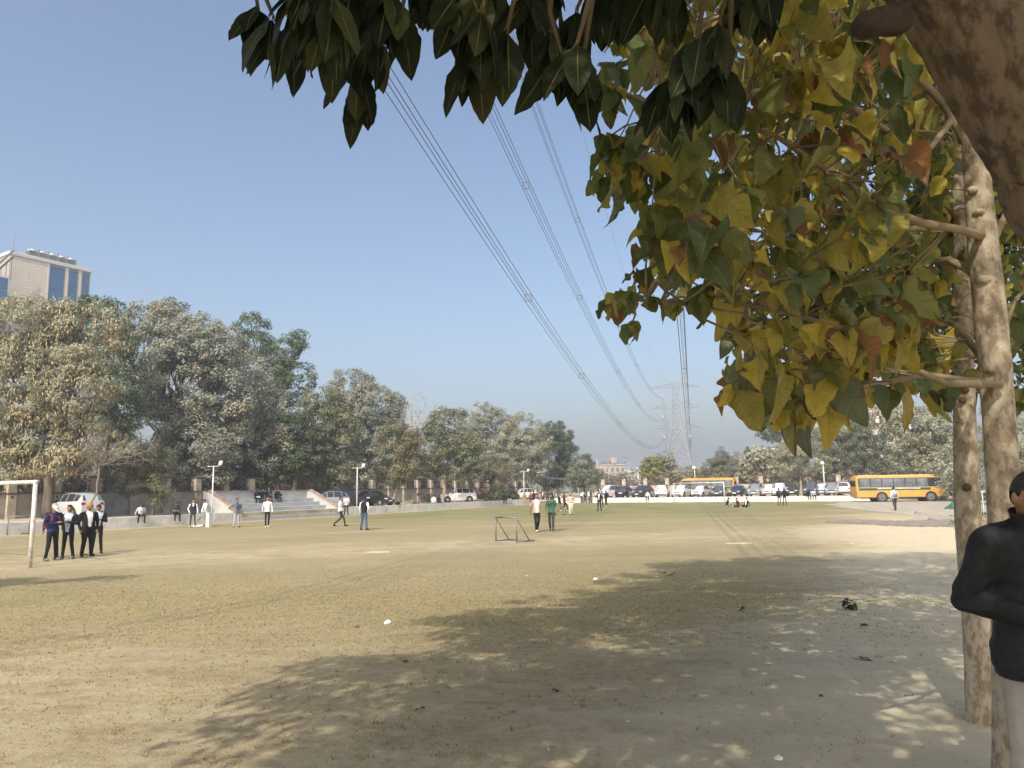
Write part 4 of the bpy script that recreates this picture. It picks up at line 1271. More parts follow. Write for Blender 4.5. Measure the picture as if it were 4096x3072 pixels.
def car(pos, face, kind, col, label, L=None, mirror_side=True):
    """face: compass angle of the nose, 0 = towards the camera, 90 = image right; body as lofted sections"""
    dims = dict(hatch=(3.75, 1.66, 1.50), suv=(4.2, 1.76, 1.63), sedan=(4.4, 1.72, 1.46), van=(4.4, 1.75, 1.78), tall=(4.0, 1.74, 1.68))
    Lc, Wc, Hc = dims[kind]
    if L: Lc = L
    hw = Wc / 2
    t = thing('parked_car', label, 'car', pos, R_(face), 'cars parked around the field')
    b0 = .24
    hood = {'hatch': .88, 'suv': 1.0, 'sedan': .86, 'van': 1.0, 'tall': .97}[kind]
    belt = hood + .06
    # (fraction of length from the nose, z bottom, shoulder z, roof z, half width at sill, at shoulder, at roof)
    if kind == 'sedan':
        S = [(0, .36, .56, .60, .72, .74, .60), (.03, b0, .62, .68, .84, .84, .68), (.12, b0, .70, .78, .97, .95, .8), (.26, b0, belt - .06, hood, 1, .97, .84), (.30, b0, belt - .03, hood + .05, 1, .97, .82),
             (.46, b0, belt, Hc - .05, 1, .97, .66), (.58, b0, belt, Hc, 1, .97, .66), (.72, b0, belt + .02, Hc - .05, 1, .97, .64), (.86, b0, belt + .03, belt + .10, .99, .95, .78), (.96, b0 + .03, belt, belt + .07, .93, .90, .74), (1, .42, .78, .84, .82, .80, .66)]
        cab = (4, 8)
    else:
        tail = {'hatch': .90, 'suv': .91, 'van': .95, 'tall': .92}[kind]
        S = [(0, .36, .58, .63, .72, .74, .60), (.03, b0, .66, .72, .86, .86, .70), (.11, b0, .76, hood - .10, .97, .95, .82), (.22, b0, belt - .05, hood, 1, .97, .84), (.26, b0, belt - .02, hood + .06, 1, .97, .82),
             (.44, b0, belt, Hc - .05, 1, .97, .68), (.60, b0, belt, Hc, 1, .97, .69), (.80, b0, belt + .02, Hc - .03, 1, .97, .68), (tail, b0, belt + .03, Hc - .13, .99, .95, .64), (.975, b0 + .03, belt, belt + .06, .96, .92, .76), (1, .40, .74, .80, .88, .86, .70)]
        cab = (4, 8)
    secs = []
    for (f, zb, zs, zr, ws, wsh, wr) in S:
        y = -Lc / 2 + f * Lc
        a, b, c = hw * ws, hw * wsh, hw * wr
        zm = zb + (zs - zb) * .45
        bow = .03 if zr > zs + .2 else .02
        secs.append([(-a * .93, y, zb), (a * .93, y, zb), (a, y, zm), (b, y, zs), (c, y, zr - .01), (c * .5, y, zr + bow), (-c * .5, y, zr + bow), (-c, y, zr - .01), (-b, y, zs), (-a, y, zm)])
    body = MB().loft([r for r in secs]).build('body', PAINT[col], t, True)
    md = body.modifiers.new('edges', 'EDGE_SPLIT'); md.split_angle = R_(38)
    def quad_win(name, q, push, shrink=.06, parent=t, m=M_glass):
        q = [Vector(p) for p in q]
        c = sum(q, Vector()) / 4
        n = (q[1] - q[0]).cross(q[2] - q[1]).normalized()
        if n.dot(push) < 0: n = -n
        q2 = [p.lerp(c, shrink) + n * .012 for p in q]
        q3 = [p - n * .03 for p in q2]
        MB().add(q2 + q3, [(0, 1, 2, 3), (7, 6, 5, 4), (0, 4, 5, 1), (1, 5, 6, 2), (2, 6, 7, 3), (3, 7, 4, 0)]).build(name, m, parent)
    i0, i1 = cab
    quad_win('windshield', [secs[i0][7], secs[i0][4], secs[i0 + 1][4], secs[i0 + 1][7]], Vector((0, -1, .5)), .07)
    quad_win('rear_window', [secs[i1 - 1][7] if kind == 'sedan' else secs[i1][7], secs[i1 - 1][4] if kind == 'sedan' else secs[i1][4], secs[i1][4] if kind == 'sedan' else secs[i1 + 1][4], secs[i1][7] if kind == 'sedan' else secs[i1 + 1][7]], Vector((0, 1, .5)), .10)
    for sgn, (j, k) in ((1, (3, 4)), (-1, (8, 7))):
        for (u, v) in ((i0, i0 + 1), (i0 + 1, i0 + 2), (i0 + 2, i0 + 3)) + (() if kind == 'sedan' else ((i0 + 3, i0 + 4),)):
            quad_win('side_window', [secs[u][j], secs[v][j], secs[v][k], secs[u][k]], Vector((sgn, 0, .3)), .09)
        zc = .31 if kind in ('hatch', 'sedan') else .34
        for f in (.18, .80):
            y = -Lc / 2 + f * Lc
            MB().tube([(sgn * (hw - .12), y, zc + .02), (sgn * (hw + .006), y, zc + .02)], zc + .055, 18).build('wheel_arch', M_black, t)
            w = MB().tube([(sgn * (hw - .2), y, zc), (sgn * (hw - .01), y, zc), (sgn * (hw + .018), y, zc)], [zc, zc, zc - .03], 18).build('wheel', M_rubber, t, True)
            MB().tube([(sgn * (hw - .02), y, zc), (sgn * (hw + .024), y, zc)], [zc * .62, zc * .55], 14).build('rim', M_rim, w)
        MB().bbox(sgn * hw * .62 - .17, sgn * hw * .62 + .17, -Lc / 2 - .012 + .03, -Lc / 2 + .3, hood - .26, hood - .11, .03).build('headlight', M_lampc, t)
        MB().bbox(sgn * hw * .70 - .13, sgn * hw * .70 + .13, Lc / 2 - .22, Lc / 2 - .02, .80, 1.02, .03).build('tail_light', M_lampr, t)
        MB().ell((sgn * (hw + .08), -Lc / 2 + .30 * Lc, belt + .07), (.09, .06, .07), 8, 5).build('mirror', PAINT[col], t)
    MB().bbox(-hw * .42, hw * .42, -Lc / 2 - .015, -Lc / 2 + .2, .60, .72, .02).build('grille', M_black, t)
    MB().bbox(-hw * .62, hw * .62, -Lc / 2 - .01, -Lc / 2 + .2, .30, .42, .02).build('bumper_intake', M_black, t)
    MB().box(-.26, .26, -Lc / 2 - .03, -Lc / 2 - .016, .45, .57).build('number_plate', M_plate, t)
    MB().box(-.26, .26, Lc / 2 + .002, Lc / 2 + .014, .60, .72).build('number_plate', M_plate, t)
    MB().bbox(-hw * .8, hw * .8, Lc / 2 - .2, Lc / 2 + .006, .30, .46, .02).build('bumper_intake', M_black, t)
    if kind in ('suv', 'van'):
        for sgn in (-1, 1):
            MB().tube([(sgn * hw * .6, -Lc * .05, Hc + .04), (sgn * hw * .6, Lc * .33, Hc + .02)], .02, 5).build('roof_rail', M_grey, t)
    return t
def lcar(px, w, *a, **k):
    p, s = onl(px, w); p.z = PARK_Z
    return car(p, *a, **k)
def fcar(px, w, *a, **k):
    p, s = onf(px, w); p.z = PARK_Z - .004
    return car(p, *a, **k)
lcar(300, 5.6, -120, 'suv', 'silverw', 'pearl white crossover seen from behind at the far left under the podded tree')
lcar(1312, 3.4, -65, 'hatch', 'silver', 'silver hatchback half hidden behind the right end of the stand')
lcar(1385, 4.8, 118, 'van', 'black', 'black van parked behind the sloping red coping')
lcar(1502, 3.0, 62, 'hatch', 'black', 'shiny black hatchback with its nose to the pale lamp pole and wall')
lcar(1832, 2.8, -78, 'suv', 'white', 'white crossover with dusty doors behind the T shaped lamp pole')
lcar(1915, 4.6, 70, 'sedan', 'maroon', 'maroon sedan nosing out behind the white crossover')
lcar(2092, 3.6, -70, 'hatch', 'white', 'clean white hatchback behind the leaning pale trunk')
FN, FR = -26, 154
fcar(2436, 4.2, -48, 'van', 'white', 'boxy white car at the left end of the far row')
fcar(2500, 4.0, FR, 'suv', 'black', 'black car seen from behind, second in the far row')
fcar(2545, 9.0, FN, 'sedan', 'silver', 'pale car half hidden between the two black cars of the far row')
fcar(2572, 3.6, FN - 8, 'suv', 'dark', 'charcoal car with a toothed grille facing the field')
fcar(2650, 3.8, FR + 10, 'tall', 'white', 'white car seen from behind with rounded tail left of the far goal')
fcar(2728, 3.8, FN - 6, 'suv', 'white', 'white car with slim lights inside the left half of the far goal')
fcar(2804, 3.6, FN - 8, 'hatch', 'white', 'small white hatchback between lamp pole and right goal post')
fcar(2880, 3.8, FN, 'sedan', 'grey', 'dusty grey sedan behind the right post of the far goal')
fcar(2954, 3.6, FN - 4, 'sedan', 'navy', 'dark navy sedan above the students sitting on the grass')
fcar(3024, 3.4, FN, 'suv', 'silver', 'silver car with a wide chrome grille right of the navy sedan')
fcar(3078, 5.5, FN, 'hatch', 'white', 'small white car half hidden behind the silver one')
fcar(3122, 4.0, FN, 'tall', 'white', 'white car behind the two students with backpacks')
fcar(3168, 5.2, FN + 6, 'hatch', 'dark', 'dark car just right of the two students with backpacks')
fcar(3247, 3.6, FN, 'van', 'grey', 'tall grey car behind the two students sitting on the far wall')
fcar(3290, 5.2, FN, 'hatch', 'pearl', 'pale car behind the leaning white lamp pole')
fcar(3332, 4.6, FN, 'suv', 'silver', 'silver car behind the student in the black jacket and white shirt')
fcar(3380, 5.0, FR, 'van', 'silver', 'silver van left of the yellow bus tail')
def ground_car(px, Y, *a):
    p = at(px, 1985, Y); p.z = float(hg(p.x, p.y))
    return car(p, *a)
ground_car(3812, 104, -8, 'hatch', 'pearl', 'pale white car facing the camera beyond the nose of the bus')

# ------------------------------------------------------------ buses
M_yel = mat('bus_yellow', (0.55, 0.305, 0.07), .5, spec=.4, var=.10, scale=1.0, coat=.15)
M_yroof = mat('bus_roof_yellow', (0.60, 0.43, 0.27), .6, var=.10, scale=1.2)
M_bgreen = mat('bus_green_band', (0.012, 0.10, 0.07), .45)
M_bglass = mat('bus_window_glass', (0.16, 0.18, 0.20), .12, spec=.6, var=.3, scale=.8)
M_letter = mat('white_lettering', (.75, .76, .74), .6)
def bus(pos, rz, label, L=10.2, Hb=2.95, roof=None, flip=False):
    """nose at +x, side facing -y"""
    t = thing('bus', label, 'bus', pos, rz, 'yellow buses')
    hw = 1.15
    zf = .52
    def sec(x, zt, inset, zlow=zf):
        w = hw - inset
        zb = Hb * .56
        return [(x, -w, zlow), (x, w, zlow), (x, w, zb), (x, w - .08, zt - .22), (x, w - .22, zt - .05), (x, w * .45, zt), (x, -w * .45, zt), (x, -w + .22, zt - .05), (x, -w + .08, zt - .22), (x, -w, zb)]
    def front(x, k):   # raked nose
        return [(x + .05 * k, p[1], p[2]) for p in sec(x, Hb, 0)]
    secs = [sec(-L / 2, Hb - .28, .10), sec(-L / 2 + .10, Hb - .08, .02), sec(-L / 2 + .4, Hb, 0), sec(L / 2 - 1.2, Hb, 0)]
    # nose: each point's x depends on its height
    nose = []
    for p in sec(0, Hb - .10, .04):
        k = max(0, (p[2] - 1.3) / (Hb - 1.3))
        nose.append((L / 2 + .02 - .78 * k, p[1], p[2]))
    nose0 = [(q[0] - .35, q[1] * 1.03, q[2] + (.08 if q[2] > 2 else 0)) for q in nose]
    secs += [nose0, nose]
    b = MB().loft(secs).build('body', M_yel, t, True)
    md = b.modifiers.new('edges', 'EDGE_SPLIT'); md.split_angle = R_(30)
    zb = Hb * .56
    MB().bbox(-L / 2 + .35, L / 2 - 1.1, -hw * .78, hw * .78, Hb - .10, Hb + .035, .03).build('roof_panel', roof or M_yroof, t)
    z0, z1 = zb + .04, Hb - .36
    for sgn in (-1, 1):
        y = sgn * hw
        lean = .06
        def pane(name, x0, x1, m, d=.012, za=z0, zc=z1, par=t):
            ya, yb = y + sgn * d, y - sgn * (lean - d)
            q = [(x0, ya, za), (x1, ya, za), (x1, yb, zc), (x0, yb, zc)]
            q2 = [(p[0], p[1] - sgn * .03, p[2]) for p in q]
            return MB().add(q + q2, [(0, 1, 2, 3), (7, 6, 5, 4), (0, 4, 5, 1), (1, 5, 6, 2), (2, 6, 7, 3), (3, 7, 4, 0)]).build(name, m, par)
        xs = np.linspace(-L / 2 + .30, L / 2 - 1.95, 7)
        pane('window_band', xs[0] - .08, L / 2 - .62, mat('window_rubber', (.03, .03, .032), .6), .008, z0 - .05, z1 + .05)
        for i in range(6):
            w = pane('window', xs[i] + .05, xs[i + 1] - .05, M_bglass, .018)
            xm = (xs[i] + xs[i + 1]) / 2
            f = MB().box(xm - .02, xm + .02, min(y - sgn * .03, y + sgn * .026), max(y - sgn * .03, y + sgn * .026), z0, z1)
            f.build('window_frame', M_mull, w)
            for k in range(3):
                zz = z0 + .12 + k * .17
                yy = y + sgn * (.045 - lean * (zz - z0) / (z1 - z0))
                MB().tube([(xs[i] + .02, yy, zz), (xs[i + 1] - .02, yy, zz)], .014, 5).build('safety_bar', M_grey, w)
        pane('cab_window', L / 2 - 1.78, L / 2 - .78, M_glass, .018, z0, z1 - .04)
        # green band and its lettering
        MB().box(-L / 2 + .25, L / 2 - 1.75, min(y, y + sgn * .014), max(y, y + sgn * .014), zb - .36, zb - .12).build('green_band', M_bgreen, t)
        lt_ = MB()
        x = -L / 2 + 2.2
        while x < L / 2 - 3.0:
            w = random.uniform(.10, .26)
            if random.random() < .88:
                lt_.box(x, x + w, min(y, y + sgn * .022), max(y, y + sgn * .022), zb - .22 + random.uniform(-.02, .02), zb - .13)
            x += w + .05
        lt_.build('lettering', M_letter, t)
        MB().box(-L / 2 + .2, L / 2 - 1.7, min(y, y + sgn * .03), max(y, y + sgn * .03), zb - .09, zb - .04).build('side_trim', M_yroof, t)
        for x in (-L / 2 + 2.65, L / 2 - 1.75):
            MB().tube([(x, sgn * (hw - .25), .50), (x, sgn * (hw + .012), .50)], .62, 22).build('wheel_arch', M_black, t)
            w = MB().tube([(x, sgn * (hw - .3), .47), (x, sgn * (hw - .02), .47), (x, sgn * (hw + .03), .47)], [.47, .47, .43], 22).build('wheel', mat('dusty_tyre', (.12, .112, .10), .9, var=.2, scale=5), t, True)
            MB().tube([(x, sgn * (hw - .02), .47), (x, sgn * (hw + .035), .47)], [.28, .25], 16).build('rim', M_grey, w)
            MB().tube([(x, sgn * (hw), .47), (x, sgn * (hw + .07), .47)], [.10, .08], 10).build('hub', M_black, w)
        for (x0, x1, za, zc) in ((-L / 2 + 1.3, -L / 2 + 1.75, .62, .88), (L / 2 - 3.3, L / 2 - 2.8, .62, .95), (-L / 2 + .45, -L / 2 + .8, 1.0, 1.25)):
            MB().bbox(x0, x1, min(y, y + sgn * .012), max(y, y + sgn * .012), za, zc, .004).build('hatch', M_yel, t)
        MB().box(-L / 2 + .4, L / 2 - .9, min(y - sgn * .06, y - sgn * .02), max(y - sgn * .06, y - sgn * .02), .38, .518).build('skirt', M_black, t)
        MB().ell((L / 2 - .35, y * 1.14, 1.65), (.07, .10, .2), 8, 6).build('mirror', M_black, t)
        MB().ell((L / 2 - .03, sgn * .75, .95), (.06, .18, .14), 10, 6).build('headlight', M_lampc, t)
        MB().bbox(-L / 2 - .012, -L / 2 + .05, sgn * .95 - .09, sgn * .95 + .09, .75, 1.15, .01).build('tail_light', M_lampr, t)
    q = [(L / 2 - .30 + .22, -hw + .2, 1.5), (L / 2 - .30 + .22, hw - .2, 1.5), (L / 2 - .55, hw - .3, Hb - .42), (L / 2 - .55, -hw + .3, Hb - .42)]
    MB().add([(p[0] + .05, p[1], p[2]) for p in q] + [(p[0] - .1, p[1], p[2]) for p in q], [(0, 1, 2, 3), (7, 6, 5, 4), (0, 4, 5, 1), (1, 5, 6, 2), (2, 6, 7, 3), (3, 7, 4, 0)]).build('windshield', M_glass, t)
    MB().box(-L / 2 - .004, -L / 2 + .3, -hw * .75, hw * .75, zb + .1, Hb - .55).build('rear_window', M_glass, t)
    MB().bbox(L / 2 - .25, L / 2 + .1, -hw, hw, .45, .72, .04).build('bumper', M_black, t)
    return t
a, b = gp(3422, 2004), gp(3782, 2002)
a = at(3414, 1995, 87); b = at(3776, 1995, 86)
mid_ = (a + b) / 2; mid_.z = float(hg(mid_.x, mid_.y)) + 0.012
d = b - a
bus(mid_, math.atan2(d.y, d.x), 'yellow bus with a green band parked broadside at the right', L=d.length * .99, Hb=2.92)
p, s = onf(2830, 10.5); p.z = PARK_Z - .004
bus(p, math.atan2(V.y, V.x) + math.pi, 'yellow bus showing its roof above the far parked cars', L=8.0, Hb=2.55, roof=M_yel)

# ------------------------------------------------------------ shed roof, electric poles, street lamp, debris
def shed():
    p, s = onl(2200, 3.0)
    t = thing('tin_shelter', 'open tin roofed shelter on thin posts under the dark tree', 'shelter', (p.x, p.y, PARK_Z - .02), UANG)
    MB().add([(-4, -1.8, 2.75), (4.2, -1.8, 2.75), (4.2, 2.2, 3.25), (-4, 2.2, 3.25), (-4, -1.8, 2.80), (4.2, -1.8, 2.80), (4.2, 2.2, 3.30), (-4, 2.2, 3.30)],
             [(0, 3, 2, 1), (4, 5, 6, 7), (0, 1, 5, 4), (1, 2, 6, 5), (2, 3, 7, 6), (3, 0, 4, 7)]).build('roof_sheet', mat('grey_tin', (.20, .20, .205), .5, .4), t)
    for x in (-3.8, 0.1, 4.0):
        MB().tube([(x, -1.7, 0), (x, -1.7, 2.76)], .04, 8).build('post', M_steel, t)
        MB().tube([(x, 2.1, 0), (x, 2.1, 3.23)], .04, 8).build('post', M_steel, t)
shed()
def utility(px, top, Y, label, arm=0, lamp=False, r=.14, m=None):
    p = at(px, 1990, Y); h = at(px, top, Y).z - PARK_Z
    t = thing('utility_pole', label, 'pole', (p.x, p.y, PARK_Z - .02), .2)
    MB().tube([(0, 0, -.1), (0, 0, h)], [r, r * .7], 10).build('pole', m or M_conc, t, True)
    if arm:
        MB().box(-arm, arm, -.06, .06, h - .25, h - .10).build('cross_bar', M_grey, t)
        for x in (-arm * .9, -arm * .3, arm * .3, arm * .9):
            MB().tube([(x, 0, h - .1), (x, 0, h + .25)], [.05, .08], 6).build('insulator', M_iron, t)
    if lamp:
        MB().tube([(0, 0, h - .2), (-.25, 0, h + .15), (-.9, 0, h + .2)], [.05, .045, .04], 6).build('lamp_arm', M_grey, t)
        MB().bbox(-1.3, -.8, -.12, .12, h + .14, h + .24, .02).build('lamp_head', M_grey, t)
utility(2392, 1840, 122, 'tapering grey concrete pole right of the thin olive tree', r=.2)
utility(2462, 1850, 150, 'power pole with a wide cross bar in front of the brown building', arm=2.3, m=M_steel)
utility(2437, 1852, 156, 'second power pole with a cross bar left of its twin', arm=1.6, m=M_steel)
utility(2518, 1832, 160, 'tall street lamp with a curved arm in the far gap', lamp=True, m=M_steel, r=.1)
utility(2568, 1872, 170, 'thin short pole in front of the white building', m=M_steel, r=.08)
utility(2905, 1838, 150, 'street lamp hooked above the feathery tree', lamp=True, m=M_steel, r=.1)
utility(3113, 1905, 115, 'grey pipe post standing among the far cars', m=M_steel, r=.07)

def debris():
    p = at(3935, 2045, 48)
    g = float(hg(p.x, p.y))
    t = thing('steel_trolley', 'white painted steel trolley frame between the two near trunks', 'trolley', (p.x, p.y, g), .4)
    Mw = mat('dirty_white_steel', (.5, .5, .47), .6, var=.25, scale=5)
    for x in (-.55, .55):
        for y in (-.4, .4):
            MB().tube([(x, y, .12), (x, y, 1.5)], .035, 6).build('upright', Mw, t)
            w = MB().tube([(x - .02, y, .12), (x + .05, y, .12)], .12, 12).build('wheel', M_rubber, t)
    for z in (.3, .85, 1.45):
        for y in (-.4, .4):
            MB().tube([(-.58, y, z), (.58, y, z)], .03, 6).build('rail', Mw, t)
        for x in (-.55, .55):
            MB().tube([(x, -.42, z), (x, .42, z)], .03, 6).build('rail', Mw, t)
    MB().bbox(-.5, .5, -.36, .36, .88, .93, .01).build('shelf', M_grey, t)
    q = at(3900, 2000, 56); g = float(hg(q.x, q.y))
    l = thing('steel_stair_frame', 'grey steel stair frame with handrails behind the near trunks', 'stair', (q.x, q.y, g), .2)
    for y in (-.45, .45):
        MB().tube([(-1.4, y, .0), (1.6, y, 2.3)], .05, 6).build('stringer', M_grey, l)
        MB().tube([(-1.4, y, .9), (1.6, y, 3.2)], .03, 6).build('handrail', M_grey, l)
        for k in range(4):
            x = -1.2 + k * .85
            MB().tube([(x, y, .77 * (x + 1.4)), (x, y, .77 * (x + 1.4) + .9)], .025, 6).build('baluster', M_grey, l)
    for k in range(8):
        x = -1.25 + k * .36
        MB().box(x - .13, x + .13, -.45, .45, .77 * (x + 1.4), .77 * (x + 1.4) + .03).build('tread', M_grey, l)
    MB().tube([(1.5, 0, -.05), (1.5, 0, 2.2)], .06, 8).build('support', M_grey, l)
    # green shade net over rubble
    n = at(3822, 2050, 60); g = float(hg(n.x, n.y))
    mb = MB(); rows = []
    for i in range(7):
        r = []
        for j in range(12):
            a = 2 * math.pi * j / 12
            rr = (1 - i / 6.5) * random.uniform(.85, 1.15)
            r.append((.9 * rr * math.cos(a) + .2 * i * .3, .6 * rr * math.sin(a), -.05 + 1.15 * (i / 6) ** 1.2 + random.uniform(-.06, .06)))
        rows.append(r)
    mb.loft(rows)
    o = mb.build('shade_net', mat('green_shade_net', (.035, .12, .085), .9, var=.35, scale=6), None, True)
    o.location = (n.x, n.y, g)
    tag(o, 'crumpled green shade net heaped at the roadside left of the trunks', 'net')
    M_rub = mat('rubble_grey', (.30, .28, .25), .95, var=.3, scale=4)
    for k in range(9):
        r_ = gp(random.uniform(3640, 3990), random.uniform(2052, 2088))
        s = random.uniform(.10, .26)
        mb = MB(); mb.ell((0, 0, s * .35), (s, s * random.uniform(.6, 1), s * .6), 7, 4)
        mb.v = [(x * random.uniform(.8, 1.2), y * random.uniform(.8, 1.2), z * random.uniform(.8, 1.2)) for x, y, z in mb.v]
        o = mb.build('rubble_stone', M_rub); o.location = r_
        tag(o, 'rough grey rubble stone at the edge of the gravel road', 'stone', 'rubble stones by the gravel road')
    # low earth heap right of the trolley
    h = gp(3960, 2098)
    mb = MB(); rows = []
    for i in range(6):
        rows.append([((1 - i / 6) * 2.2 * math.cos(a) * random.uniform(.85, 1.1), (1 - i / 6) * 1.0 * math.sin(a) * random.uniform(.85, 1.1), -.05 + .55 * math.sin(i / 6 * 1.5)) for a in np.linspace(0, 2 * math.pi, 16, endpoint=False)])
    mb.loft(rows)
    o = mb.build('earth_heap', mat('brown_earth', (.20, .14, .09), .95, var=.4, scale=3, bump=.6, bscale=8), None, True); o.location = h
    tag(o, 'low heap of brown earth at the foot of the steel trolley', 'earth heap')
    # heap of cut branches by the wall
    c, s = onl(1660, .9)
    t = thing('branch_heap', 'heap of cut branches and logs lying on the kerb wall', 'branches', (c.x, c.y, PARK_Z), UANG)
    for k in range(22):
        a = random.uniform(-.5, .5); ln = random.uniform(.8, 2.2); z = .06 + random.random() * .4
        x0, y0 = random.uniform(-1.5, .6), random.uniform(-.4, .5)
        MB().tube([(x0, y0, z), (x0 + ln * math.cos(a), y0 + ln * math.sin(a) * .4, z + random.uniform(-.04, .1))], [.05, .025], 6).build('branch', M_barkp, t)
    # plastic chair at right
    p = gp(3376, 2000)
    t = thing('plastic_chair', 'dark plastic chair left of the yellow bus tail', 'chair', p, .6)
    Mc = mat('dark_blue_plastic', (.03, .04, .06), .4)
    for x in (-.2, .2):
        for y in (-.2, .2):
            MB().tube([(x * 1.15, y * 1.15, 0), (x, y, .43)], .022, 6).build('leg', Mc, t)
        MB().tube([(x * 1.1, .2, .43), (x * 1.1, .26, .88)], .02, 6).build('back_post', Mc, t)
        MB().tube([(x * 1.15, .22, .64), (x * 1.15, -.2, .62), (x * 1.1, -.2, .43)], .018, 6).build('armrest', Mc, t)
    MB().bbox(-.23, .23, -.23, .22, .43, .46, .01).build('seat', Mc, t)
    for k in range(4):
        MB().box(-.18 + k * .1, -.12 + k * .1, .225, .245, .47, .87).build('back_slat', Mc, t)
debris()
# ------------------------------------------------------------ people
SKIN = mat('skin_brown', (0.27, 0.145, 0.088), .55, var=.08, scale=12)
HAIR = mat('black_hair', (0.012, 0.010, 0.009), .5)
CL = {}
def cloth(name, c):
    if name not in CL:
        CL[name] = mat('cloth_' + name, c, .85, spec=.15, var=.14, scale=7, bump=.25, bscale=14)
    return CL[name]
BLK = cloth('black', (.018, .018, .02)); WHT = cloth('white', (.70, .71, .73)); NVY = cloth('navy', (.03, .035, .10)); GRY = cloth('grey', (.16, .16, .155))
CHA = cloth('charcoal', (.05, .05, .052)); CRM = cloth('cream', (.62, .56, .44)); GRN = cloth('green', (.05, .15, .10)); JEA = cloth('jeans', (.06, .10, .18))
MAR = cloth('maroon', (.11, .025, .03)); BEI = cloth('beige', (.48, .33, .25)); BLU = cloth('pale_blue', (.48, .54, .64)); BRN = cloth('brown_stripe', (.25, .16, .09))
RED = cloth('red', (.42, .06, .05)); YEL = cloth('mustard', (.38, .20, .04)); VST = cloth('navy_vest', (.025, .03, .055)); PNK = cloth('pink', (.6, .3, .3))
DSH = cloth('dark_shoe', (.03, .028, .028)); WSH = cloth('white_shoe', (.68, .67, .63)); LGR = cloth('light_grey', (.38, .38, .37))

def rot_x(p, piv, a):
    c, s = math.cos(a), math.sin(a)
    y, z = p[1] - piv[1], p[2] - piv[2]
    return Vector((p[0], piv[1] + c * y - s * z, piv[2] + s * y + c * z))

ARMS = dict(down=((.25, .03, 1.13), (.265, -.05, .88)), swing_f=((.25, -.06, 1.13), (.26, -.24, .96)), swing_b=((.25, .12, 1.15), (.26, .16, .90)),
            phone=((.24, .01, 1.14), (.07, -.27, 1.20)), chest=((.25, .0, 1.14), (.10, -.20, 1.28)), hip=((.40, .10, 1.17), (.20, -.04, 1.02)), pocket=((.31, .10, 1.14), (.21, -.02, .92)),
            cross=((.25, -.02, 1.13), (-.02, -.21, 1.12)), face=((.27, -.17, 1.25), (.09, -.17, 1.50)), around=((.44, -.02, 1.40), (.70, .02, 1.40)), knee=((.24, -.12, 1.16), (.16, -.34, 1.0)),
            bat=((.20, -.16, 1.15), (.06, -.36, .96)), prop=((.26, .10, 1.14), (.30, .16, .88)))

